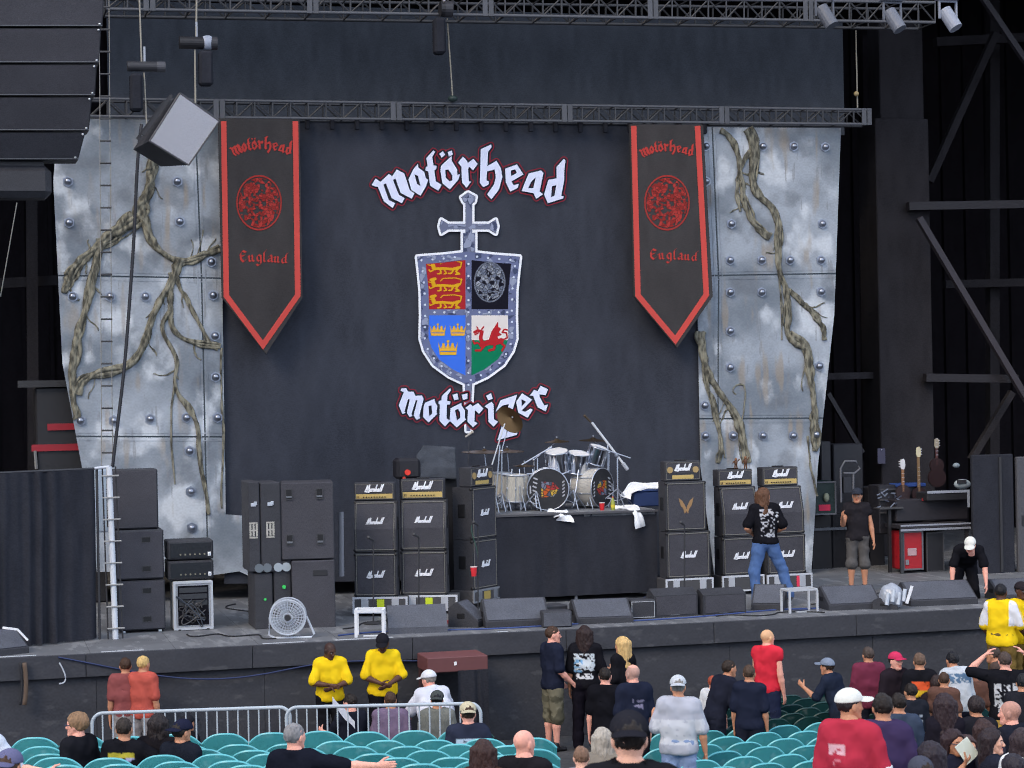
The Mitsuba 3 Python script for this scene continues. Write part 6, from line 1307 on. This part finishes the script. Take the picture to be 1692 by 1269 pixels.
    # clothes
    S = Solid(lo, hi, hv); torso(S, .022); slv = shirt[1]
    for s in (1, -1):
        if slv > 0:
            e = sh[s] + (el[s] - sh[s]) * min(slv, .5) / .5 if slv <= .5 else el[s]
            S.cone(sh[s], e, .063 * am, .072 * am, .03)
            if slv > .5: S.cone(el[s], el[s] + (wr[s] - el[s]) * .92, .064 * am, .044 * am, .02)
        else: S.cone(sh[s] - lat * s * .03, sh[s] + (el[s] - sh[s]) * .04, .07, .066, .02)
    hemp = P + sp * hem
    S.keep(lambda p: np.maximum(((hemp - p) @ sp), ((p - nb) @ sp) - .018 - .10 * np.linalg.norm((p - nb) - ((p - nb) @ sp)[..., None] * sp, axis=-1)))
    sm = wrinkle(wrinkle(S.mesh(2), .015, (5, 5, 6), seed), .014, (11, 11, 9), seed + 3); v_ = np.array(sm.vertices); rel = v_ - nb; X_, Y_, Z_ = rel @ lat, rel @ np.cross(sp, lat), rel @ sp
    c_ = np.tile(shirt[0], (len(v_), 1)) * (.78 + .44 * meshkit.fbm(v_ * 7 + seed, 3))[:, None]
    for side, x0, x1, z0, z1, pc, dens in prints:
        m_ = (Y_ * side > .02) & (X_ > x0) & (X_ < x1) & (Z_ > z0) & (Z_ < z1) & (meshkit.noise(v_ * 34 + seed) < dens); c_[m_] = pc
    st_ = part(t, 'shirt', sm, 'matte', c_, True, tf=M)
    if cuff is not None:
        for s in (1, -1):
            e = sh[s] + (el[s] - sh[s]) * min(slv, .5) / .5; w_ = unit(el[s] - sh[s]); S2 = Solid(e - .16, e + .16, .014); S2.cone(e - w_ * .02, e + w_ * .028, .082 * am, .082 * am, .01); S2.keep(lambda p: np.maximum((p - e) @ w_ - .03, (e - p) @ w_ - .01)); part(st_, 'cuff', S2.mesh(1), 'matte', cuff, True, tf=M)
    S = Solid(lo, hi, hv); pw = 1 + .4 * (fat - 1)
    S.cone(P + lat * -.06 * fat, P + lat * .06 * fat, .120 * pw, .120 * pw, .04, (1, 1.06, 1)); S.cone(P + sp * .1 + lat * -.05 * fat, P + sp * .1 + lat * .05 * fat, .108 * fat, .108 * fat, .04, (1, 1.08, 1))
    for s in (1, -1):
        S.cone(hip[s], kn[s], .104 * pw, .078 * pw, .03)
        if legs[0] == 'long': S.cone(kn[s], an[s] + (0, 0, .0), .076 * pw, .066, .03)
        else: S.cone(kn[s], kn[s] + unit(an[s] - kn[s]) * .02, .094 * pw, .096 * pw, .02)
    S.keep(lambda p: (p - P) @ sp - .12)
    tm = wrinkle(wrinkle(S.mesh(2), .016, (5, 5, 9), seed + 9), .012, (12, 12, 12), seed + 5); vt = np.array(tm.vertices); c_ = np.tile(legs[1], (len(vt), 1)) * (.84 + .32 * meshkit.fbm(vt * 6 + seed, 3))[:, None]
    if len(legs) > 2: c_ = np.where((meshkit.fbm(vt * 11 + 5, 2) > .5)[:, None], legs[2], c_)
    part(t, 'trousers' if legs[0] == 'long' else 'shorts', tm, 'matte', c_, True, tf=M)
    for s in (1, -1):
        q = an[s]; S2 = Solid(q + (-.12, -.16, -.11), q + (.12, .26, .12), .013); S2.cone(q + (0, -.02, -.035), q + (0, .13, -.05), .045, .036, .03, (1, 1, 1.1)); S2.cone(q + (0, -.01, .03), q + (0, -.01, -.03), .045, .048, .02); S2.keep(lambda p: q[2] - .075 - p[..., 2]); part(t, 'shoe', S2.mesh(1), 'satin', shoe, True, tf=M)
    return t, M, dict(hand=[M @ np.append(wr[s] + hd[s] * .11, 1) for s in (1, -1)], nb=nb, P=P, hc=hc)

BK, NAVY, WT = C(27, 27, 32), C(34, 38, 54), C(222, 224, 230, .85)
YEL = C(232, 196, 34)
DKH, BRH, GYH, BLH, BAL = C(34, 28, 26), C(64, 46, 36), C(120, 116, 112), C(196, 164, 106), C(150, 110, 90)
fw = lambda x, y, z: (x, y, z)
# --- on the stage
person('long haired man in black shirt and blue jeans striding past amplifiers', 1262, 806, 'stage', H=1.92, face=-8, look=(58, 0), hair=('long', C(92, 64, 48)), skin='tan', shirt=(BK, .42), legs=('long', C(78, 104, 150)), shoe=C(90, 86, 84), d=34.1,
       stride=(((.46, .10, -1), (.25, -.12, -1)), ((-.22, .0, -1), (.06, -.06, -1))), R=((.42, -.1, -1), (-.5, .7, -.35)), L=((-.45, -.12, -1), (.5, .75, -.4)), hem=-.02,
       prints=((-1, -.11, .10, -.16, -.06, C(190, 190, 196), .55), (-1, -.10, .12, -.48, -.18, C(176, 178, 186), .44), (-1, .10, .19, -.26, -.10, WT, .5)))
person('man in black sleeveless shirt and grey shorts with a dark cap standing backstage', 1416, 807, 'stage', H=1.80, face=176, look=(22, 0), cap=(C(52, 56, 66), False), hair=('short', DKH), shirt=(C(40, 38, 42), .12), legs=('shorts', C(86, 84, 84)), shoe=C(40, 40, 44), skin='tan', d=36.1,
       R=((.30, .1, -1), (.25, .9, .55)), L=((-.22, 0, -1), (-.12, .2, -1)))
person('man in a white cap and black shirt bending over the floor monitors', 1603, 888, 'stage', H=1.78, face=190, lean=(62, -6), look=(10, -30), cap=(C(226, 226, 220, .9), False), hair=('short', DKH), shirt=(BK, .40), legs=('long', BK), skin='pink', d=34.2,
       R=((.36, .12, -1), (.05, .25, -1)), L=((-.30, .30, -1), (-.05, .35, -1)), stride=(((.16, .35, -1), (.1, -.55, -1)), ((-.14, .35, -1), (-.1, -.55, -1))), hem=-.01)
# --- security and people in front of the stage
person('bareheaded security guard in yellow shirt leaning by the stage front', 545, 1062, 'pit', H=1.70, face=170, look=(-30, -22), lean=(10, 0), skin='dark', hair=('buzz', BK), shirt=(YEL, .45), legs=('long', BK), fat=1.12, R=((.3, .25, -1), (-.9, .5, -.1)), L=((-.35, .2, -1), (.9, .5, -.25)), d=29.6)
person('security guard in yellow shirt and dark cap by the stage front', 632, 1048, 'pit', H=1.78, face=172, look=(12, -24), lean=(8, 0), skin='dark', hair=('short', BK), cap=(C(34, 34, 40), False), shirt=(YEL, .45), legs=('long', BK), fat=1.12, R=((.34, .2, -1), (-.8, .5, -.3)), L=((-.34, .2, -1), (.8, .55, -.4)), d=29.8)
person('person in red top and grey trousers, right of a pair by the stage', 237, 1083, 'pit', H=1.74, face=24, skin='tan', hair=('short', BLH), shirt=(C(176, 84, 74), .4), legs=('long', C(126, 122, 124)), d=29.2)
person('person in red top and pale trousers, left of a pair by the stage', 207, 1086, 'pit', H=1.72, face=-10, skin='tan', hair=('short', BRH), shirt=(C(132, 74, 74), .4), legs=('long', C(132, 128, 128)), d=29.3)
person('man in dark blue shirt and camouflage shorts standing in the pit looking right', 914, 1034, 'pit', H=1.83, face=62, look=(22, 0), skin='pink', hair=('short', BRH), shirt=(NAVY, .42), legs=('shorts', C(112, 108, 92), C(84, 82, 70)), shoe=BK, R=((.22, .0, -1), (.0, .55, -.5)), L=((-.2, .05, -1), (.1, .6, -.6)), prints=((1, -.02, .14, -.24, -.10, C(150, 170, 200), .5), (1, .02, .12, -.36, -.26, C(120, 140, 120), .3)))
person('long dark haired person in black with a white and blue print across the back', 966, 1034, 'pit', H=1.82, face=8, skin='tan', hair=('long', C(44, 32, 32)), shirt=(BK, .48), legs=('long', C(26, 24, 32)), R=((.22, .05, -1), (.3, .8, -.1)), prints=((-1, -.15, .15, -.36, -.12, C(196, 206, 214), .62), (-1, -.15, -.02, -.38, -.2, C(120, 166, 206), .5), (-1, -.12, .12, -.48, -.40, WT, .55)))
person('blond long haired woman in a black shirt standing in the pit', 1027, 1052, 'pit', H=1.74, face=-40, look=(-10, 0), fem=True, skin='tan', hair=('long', C(196, 162, 108)), shirt=(BK, .45), legs=('long', BK), d=29.2)
person('person in black shirt standing close behind the long haired one, bare arm hanging down', 1000, 1102, 'pit', H=1.72, face=14, skin='pink', hair=('short', DKH), shirt=(C(24, 24, 29), .44), legs=('long', C(26, 25, 32)), L=((-.16, .0, -1), (-.06, .04, -1)), d=27.4)
person('bald man in a dark blue shirt standing among the people beside the aisle', 1045, 1098, 'left', H=1.74, face=-20, look=(-12, 0), skin='pink', hair=('balding', GYH), shirt=(NAVY, .45), legs=('long', BK), d=25.6, prints=((-1, -.06, .08, -.3, -.16, C(120, 116, 140), .45),))
person('man in a grey and white banded shirt and jeans walking down the aisle', 1120, 1117, 'left', H=1.78, face=6, skin='tan', hair=('short', GYH), cap=(C(186, 190, 196), True), shirt=(C(170, 172, 184), .46), legs=('long', C(128, 146, 182)), fat=1.2, R=((.30, -.02, -1), (.14, .12, -1)), L=((-.34, .1, -1), (-.1, .9, .35)), prints=((-1, -.3, .3, -.50, -.22, C(198, 200, 208, .92), .8), (1, -.3, .3, -.50, -.22, C(212, 214, 220, .92), .9)), d=24.0)
person('man with a reddish shaved head in a red sleeveless shirt standing before the stage', 1268, 1040, 'pit', H=1.80, face=38, look=(18, 0), skin='pink', hair=('buzz', BLH), shirt=(C(206, 50, 66), .06), legs=('long', C(40, 46, 70)), L=((-.3, .4, -1), (-.2, .9, -.5)), d=29.4)
for k, (u, v, lab, kw) in enumerate(((1178, 1116, 'small reddish haired child with a white collar among the dark green seats', dict(H=1.35, skin='pink', hair=('short', C(150, 70, 50)), shirt=(WT, .4), face=30)), (1205, 1090, 'dark shirted person bending to the right, left of the red sleeveless shirt', dict(H=1.70, lean=(22, 0), face=60, skin='tan', shirt=(C(34, 36, 48), .45))), (1238, 1098, 'dark haired person in navy beside the red sleeveless shirt', dict(H=1.66, face=20, skin='tan', shirt=(NAVY, .45), hair=('short', C(70, 54, 44)))),
                                   (1366, 1088, 'person in a pale grey cap and navy shirt leaning left before the stage', dict(H=1.6, face=-50, lean=(16, 0), skin='tan', cap=(C(120, 130, 148), False), shirt=(C(36, 42, 58), .45), L=((-.3, .5, -1), (.2, 1, .6)))), (1434, 1068, 'person in a dark red shirt before the stage on the right', dict(H=1.66, face=-10, skin='tan', hair=('short', C(70, 60, 56)), shirt=(C(112, 50, 70), .48), fat=1.2)),
                                   (1480, 1078, 'person with a pink cap before the stage on the right', dict(H=1.66, face=150, skin='pink', cap=(C(190, 54, 90), False), shirt=(C(40, 34, 40), .45))), (1519, 1078, 'person in a black shirt with an orange print on the back', dict(H=1.7, face=6, skin='tan', hair=('short', C(96, 76, 64)), shirt=(BK, .45), prints=((-1, -.12, .12, -.24, -.12, C(214, 92, 56), .8), (-1, -.11, .11, -.34, -.25, C(206, 170, 50), .7), (-1, -.12, .12, -.44, -.35, C(190, 84, 50), .6)))),
                                   (1573, 1076, 'person in a white and blue shirt bending forward before the stage on the right', dict(H=1.7, face=-16, lean=(20, 0), skin='tan', hair=('short', BK), shirt=(C(200, 206, 214, .85), .5), prints=((-1, -.2, .2, -.22, -.08, C(86, 112, 140), .7),))), (1560, 1110, 'child in khaki seen between the people on the far right', dict(H=1.5, face=20, skin='tan', hair=('short', BRH), shirt=(C(96, 70, 62), .4), legs=('shorts', C(160, 130, 80)))))):
    kw = dict(kw); kw.setdefault('legs', ('long', C(36, 38, 50))); person(lab, u, v, 'pit', **kw)
person('security guard with a yellow vest over a white shirt at the far right', 1654, 964, 'pit', H=1.84, face=28, skin='dark', hair=('short', BK), shirt=(YEL, .48), legs=('long', C(110, 90, 50)), R=((.34, .1, -1), (.1, .7, -.6)), L=((-.3, .1, -1), (.2, .5, -.8)), fat=1.15, d=31.2, cuff=None, prints=((-1, .14, .5, -.34, .06, C(226, 226, 232, .9), 1.1), (1, .14, .5, -.34, .06, C(226, 226, 232, .9), 1.1), (-1, -.5, -.17, -.34, .0, C(226, 226, 232, .9), 1.1), (1, -.5, -.17, -.34, .0, C(226, 226, 232, .9), 1.1)), zf=1)
person('security guard in a yellow shirt at the right edge of the picture', 1688, 962, 'pit', H=1.84, face=160, skin='dark', hair=('short', BK), cap=(C(44, 40, 44), False), shirt=(YEL, .48), legs=('long', C(110, 90, 50)), d=31.5, fat=1.1)
t, M, _ = person('man in a big white printed black shirt with arms raised behind his head', 1660, 1076, 'right', H=1.80, face=4, skin='pink', hair=('short', C(70, 58, 54)), shirt=(BK, .46), legs=('shorts', C(176, 140, 72)), R=((.95, .1, .35), (-.75, .1, .75)), L=((-.95, .05, .3), (.75, .1, .7)), d=27.3, fat=1.1,
       prints=((-1, -.16, -.07, -.44, -.14, C(190, 190, 194), .66), (-1, .07, .16, -.44, -.14, C(190, 190, 194), .66), (-1, -.04, .04, -.40, -.16, C(190, 190, 194), .6), (-1, -.12, .12, -.50, -.38, C(190, 190, 194), .66)))
person('person in khaki shorts standing left of the man with raised arms', 1608, 1098, 'pit', H=1.7, face=10, skin='brown', hair=('short', BRH), shirt=(C(92, 66, 58), .4), legs=('shorts', C(178, 140, 66)), d=29.6)
person('dark haired man with sunglasses bending at the right edge before the stage', 1640, 1068, 'pit', H=1.7, face=-60, skin='tan', hair=('short', C(60, 50, 46)), shirt=(C(74, 62, 58), .45), lean=(20, 0), d=30.0)
# --- behind the barrier
person('person in a dark shirt sitting behind the barrier and holding white papers', 578, 1146, 'pit', H=1.74, face=-30, sit=True, skin='pink', hair=('short', DKH), shirt=(C(32, 34, 44), .45), L=((-.3, .5, -.9), (.0, 1, .1)), R=((.3, .4, -.9), (-.3, 1, 0)), look=(-20, -10), d=28.2)
person('person in a dusty purple shirt sitting behind the barrier', 645, 1142, 'pit', H=1.74, face=0, sit=True, skin='tan', hair=('short', BRH), shirt=(C(112, 98, 122), .46), fat=1.2, d=28.3)
person('man with a white cap and white shirt leaning forward behind the barrier', 708, 1108, 'pit', H=1.82, face=-24, sit=False, lean=(28, 0), skin='pink', hair=('short', GYH), cap=(WT, False), shirt=(C(206, 208, 220, .95), .48), look=(-20, -12), fat=1.35, R=((.3, .3, -1), (0, .7, -.6)), L=((-.34, .5, -1), (0, .7, -.7)), d=28.5)
person('person in an olive grey shirt and dark cap sitting right behind the barrier', 722, 1142, 'pit', H=1.74, face=4, sit=True, skin='tan', hair=('short', BK), cap=(C(70, 74, 74), True), shirt=(C(110, 112, 108), .46), fat=1.1, d=27.75)
person('man in a beige cap and navy banner print shirt in the front row', 773, 1161, 'left', H=1.76, face=-4, sit=True, skin='pink', hair=('short', BRH), cap=(C(186, 176, 150), True), shirt=(C(46, 50, 66), .46), fat=1.12, prints=((-1, -.15, .15, -.19, -.12, C(170, 190, 210), .9), (-1, -.14, .14, -.27, -.19, C(170, 104, 104), .8), (-1, -.07, .07, -.33, -.27, C(196, 186, 186), .8)), d=23.1)
# --- in the left block of seats
person('man with thinning hair and sunglasses in black sitting sideways at the left', 126, 1177, 'left', H=1.80, face=-58, sit=True, look=(-24, 0), skin='pink', hair=('full', C(128, 100, 76)), glasses=True, shirt=(C(30, 30, 35), .6), L=((-.3, -.1, -1), (-.2, .5, -.7)), d=21.4)
person('dark haired person in a black shirt with a yellow print sitting in the teal seats', 205, 1185, 'left', H=1.74, face=4, sit=True, skin='tan', hair=('short', C(46, 38, 34)), shirt=(BK, .46), fat=1.1, R=((.8, .2, -.6), (.8, .5, -.1)), prints=((-1, -.14, .14, -.14, -.09, C(170, 160, 60), .75), (-1, -.13, .13, -.20, -.14, C(150, 152, 190), .7), (-1, -.15, .15, -.34, -.21, C(196, 180, 50), .6)), d=21.4)
person('dark figure in black between the yellow print and the dark cap', 262, 1180, 'left', H=1.70, face=10, sit=True, skin='brown', hair=('bob', C(38, 32, 34)), shirt=(C(30, 28, 32), .46), d=21.6)
person('man in a red marked dark cap and black shirt with pale text', 300, 1190, 'left', H=1.74, face=24, sit=True, skin='tan', look=(18, 0), hair=('short', DKH), cap=(C(34, 36, 54), True, C(196, 70, 80)), shirt=(C(30, 33, 42), .46), fat=1.1, prints=((-1, -.15, .15, -.22, -.14, C(120, 128, 146), .72),), d=21.3)
person('person in a dark cap sitting beyond the barrier at the left', 310, 1182, 'pit', H=1.62, face=40, sit=True, skin='tan', hair=('short', DKH), cap=(C(40, 40, 46), False), shirt=(BK, .46), d=28.0)
person('grey haired man in black with his arm stretched along the teal seats', 487, 1194, 'left', H=1.78, face=10, sit=True, look=(26, 0), skin='pink', hair=('short', C(122, 120, 122)), shirt=(C(26, 28, 38), .46), fat=1.1, R=((1, .10, -.16), (1, .02, .02)), L=((-.3, .2, -1), (.2, .6, -.8)), curl=(.15, .55), d=18.4)
person('bald man in black with a red print on his back, left seats', 866, 1206, 'left', H=1.78, face=10, sit=True, look=(34, 0), skin='pink', hair=('bald', BAL), shirt=(C(34, 32, 36), .46), fat=1.1, prints=((-1, -.14, .12, -.24, -.12, C(150, 46, 60), .7), (-1, -.17, .08, -.36, -.25, C(140, 44, 56), .6)), d=18.0)
person('long dark haired woman seen from behind at the bottom of the picture', 799, 1222, 'left', H=1.66, face=6, sit=True, fem=True, skin='light', hair=('long', C(54, 36, 34)), shirt=(C(60, 44, 40), .1), d=17.4)
person('small brown haired child between the bald man and the man in the dark cap', 960, 1232, 'left', H=1.30, face=-6, sit=False, skin='light', hair=('short', C(112, 86, 70)), shirt=(C(120, 120, 130), .45), d=16.2)
person('person with pale grey hair standing near the aisle bottom', 995, 1203, 'left', H=1.62, face=-10, skin='light', hair=('bob', C(158, 150, 140)), shirt=(C(130, 122, 112), .6), d=19.2)
person('broad man in a black cap and black shirt seen from behind at the bottom centre', 1039, 1178, 'left', H=1.76, face=2, skin='light', hair=('short', DKH), cap=(C(38, 38, 44), True, C(110, 110, 116)), shirt=(C(31, 31, 35), .46), fat=1.35, d=10.0, vox=.012)
person('person with a grey purple cap at the bottom left corner', 14, 1240, 'left', H=1.72, face=14, sit=True, skin='tan', hair=('short', BRH), cap=(C(98, 98, 128), True), shirt=(C(60, 60, 70), .46), d=14.6)
person('person in a white shirt reaching in from the left edge with a bare arm', -34, 1166, 'left', H=1.76, face=10, sit=True, skin='pink', hair=('short', BRH), shirt=(C(206, 212, 226, .9), .46), R=((.62, .25, -.9), (1, .1, -.10)), curl=(.15, .55), d=18.4)
# --- in the right block of seats
person('man in a white cap and red shirt with white cuffs standing on the right', 1404, 1139, 'right', H=1.80, face=26, look=(42, 0), skin='tan', hair=('short', C(40, 32, 36)), cap=(C(226, 226, 220, .9), False), shirt=(C(168, 50, 68), .48), cuff=WT, legs=('long', C(52, 52, 66)), fat=1.08, R=((.3, .05, -1), (.25, .2, -1)), prints=((-1, -.14, -.01, -.23, -.16, C(214, 170, 180), .66), (-1, -.13, -.03, -.42, -.26, C(200, 120, 134), .33)), d=16.6)
person('dark haired man in a purple shirt standing right of the red shirt', 1458, 1144, 'right', H=1.80, face=6, skin='tan', hair=('short', DKH), shirt=(C(62, 52, 84), .7), legs=('long', C(40, 40, 50)), fat=1.2, d=17.6)
person('man in a slate blue shirt beyond the purple shirt', 1484, 1144, 'right', H=1.72, face=-6, skin='tan', hair=('short', DKH), shirt=(C(58, 68, 86), .46), fat=1.2, d=22.6)
t, M, I_ = person('person in dark clothes raising a hand with a white card', 1500, 1212, 'right', H=1.64, face=6, skin='tan', hair=('short', BK), shirt=(C(40, 36, 44), .3), R=((.55, .3, -.6), (.62, .25, .72)), curl=(1.9, .55), d=18.2)
hp = I_['hand'][0][:3]; card = box(-.075, .075, -.003, .003, -.10, .10); card.apply_transform(trimesh.transformations.rotation_matrix(-.62, [0, 1, 0])); card.apply_translation(hp + (-.03, -.02, .075)); put('card', card, 'matte', C(232, 240, 228, .92), 'white card held up in a raised hand among the right seats', 'card')
person('curly dark haired woman seen from behind right of the white card', 1560, 1148, 'right', H=1.66, face=0, fem=True, skin='tan', hair=('big', C(46, 34, 38)), shirt=(C(32, 30, 38), .46), d=22.0)
person('dark haired woman with sunglasses facing the camera at the lower right', 1577, 1206, 'right', H=1.62, face=172, look=(-24, 0), fem=True, skin='tan', hair=('long', C(44, 30, 34)), glasses=True, shirt=(C(36, 38, 54), .46), d=18.4)
person('person peeking out beside the woman with sunglasses', 1598, 1216, 'right', H=1.60, face=150, fem=True, skin='tan', hair=('bob', C(60, 44, 44)), shirt=(C(70, 50, 56), .46), d=19.4)
person('dark haired woman looking right at the lower right', 1640, 1204, 'right', H=1.62, face=84, look=(20, 0), fem=True, skin='light', hair=('long', C(40, 30, 34)), shirt=(C(38, 40, 52), .46), d=18.2)
person('man with close cropped hair in a dark shirt, pink arm bent, at the right edge', 1668, 1158, 'right', H=1.80, face=-40, look=(-24, 0), skin='pink', hair=('buzz', C(110, 90, 80)), shirt=(C(34, 36, 46), .30), L=((-.7, .3, -.55), (.8, .5, .1)), d=20.4)
person('person in a white top at the bottom right corner', 1690, 1204, 'right', H=1.60, face=30, fem=True, skin='tan', hair=('bob', C(50, 40, 44)), shirt=(C(216, 218, 220, .95), .46), d=17.0)
person('person with dark hair at the very bottom right', 1672, 1246, 'right', H=1.55, face=-30, skin='tan', hair=('full', C(40, 36, 44)), shirt=(C(40, 42, 54), .46), d=16.0)
person('dark curly head in the crowd below the white card', 1536, 1228, 'right', H=1.60, face=-30, fem=True, skin='tan', hair=('big', C(40, 34, 42)), shirt=(C(40, 44, 56), .46), d=17.0)
person('dark haired person sitting in the dark green seats on the right', 1483, 1118, 'pit', H=1.66, face=10, sit=True, skin='tan', hair=('full', C(70, 60, 58)), shirt=(C(40, 40, 46), .46), d=28.4)
pp_ = on_y(570, 1174, -5.4); q_ = at_depth(568, 1178, 28.0); m = sheet(None, 10, 5, lambda s, t: q_ + np.stack([(s - .5) * .30 * RIGHT[0], (s - .5) * .30 * RIGHT[1] + 0 * s, -.34 * (s - .5) + (t - .5) * .12 + .015 * np.sin(9 * s + 3 * t)], -1)); m = cat_([m, trimesh.Trimesh(np.array(m.vertices) + (0, .004, 0), np.array(m.faces)[:, ::-1], process=False)]); put('papers', m, 'matte', C(206, 210, 222, .9), 'white papers held by a person behind the barrier', 'paper', True)

for u, v, lab, kw in ((1612, 1150, 'dark haired person in black between the raised card and the bare armed man', dict(d=22.8, hair=('full', C(38, 30, 32)), shirt=(C(34, 34, 40), .46))), (1624, 1188, 'person with long dark hair behind the woman looking right', dict(d=20.2, fem=True, hair=('long', C(52, 36, 36)), shirt=(C(48, 46, 56), .46))), (1690, 1112, 'dark haired man at the right edge behind the raised arms', dict(d=25.4, hair=('short', BK), shirt=(C(36, 36, 42), .46))),
                      (1504, 1128, 'person in a dark shirt with a pale mark in the green seats', dict(d=27.0, sit=True, hair=('short', DKH), shirt=(C(36, 38, 46), .46), prints=((-1, -.1, .1, -.3, -.15, C(150, 156, 166), .45),))), (1548, 1116, 'dark haired person sitting in the green seats beyond the curly woman', dict(d=27.4, sit=True, hair=('full', C(46, 36, 36)), shirt=(C(44, 36, 40), .46))), (1522, 1252, 'grey capped head at the bottom right below the card', dict(d=15.2, cap=(C(70, 72, 84), True), shirt=(C(40, 42, 52), .46)))):
    person(lab, u, v, 'right', H=1.7, face=float(rs_.uniform(-20, 20)), skin='tan', **kw)
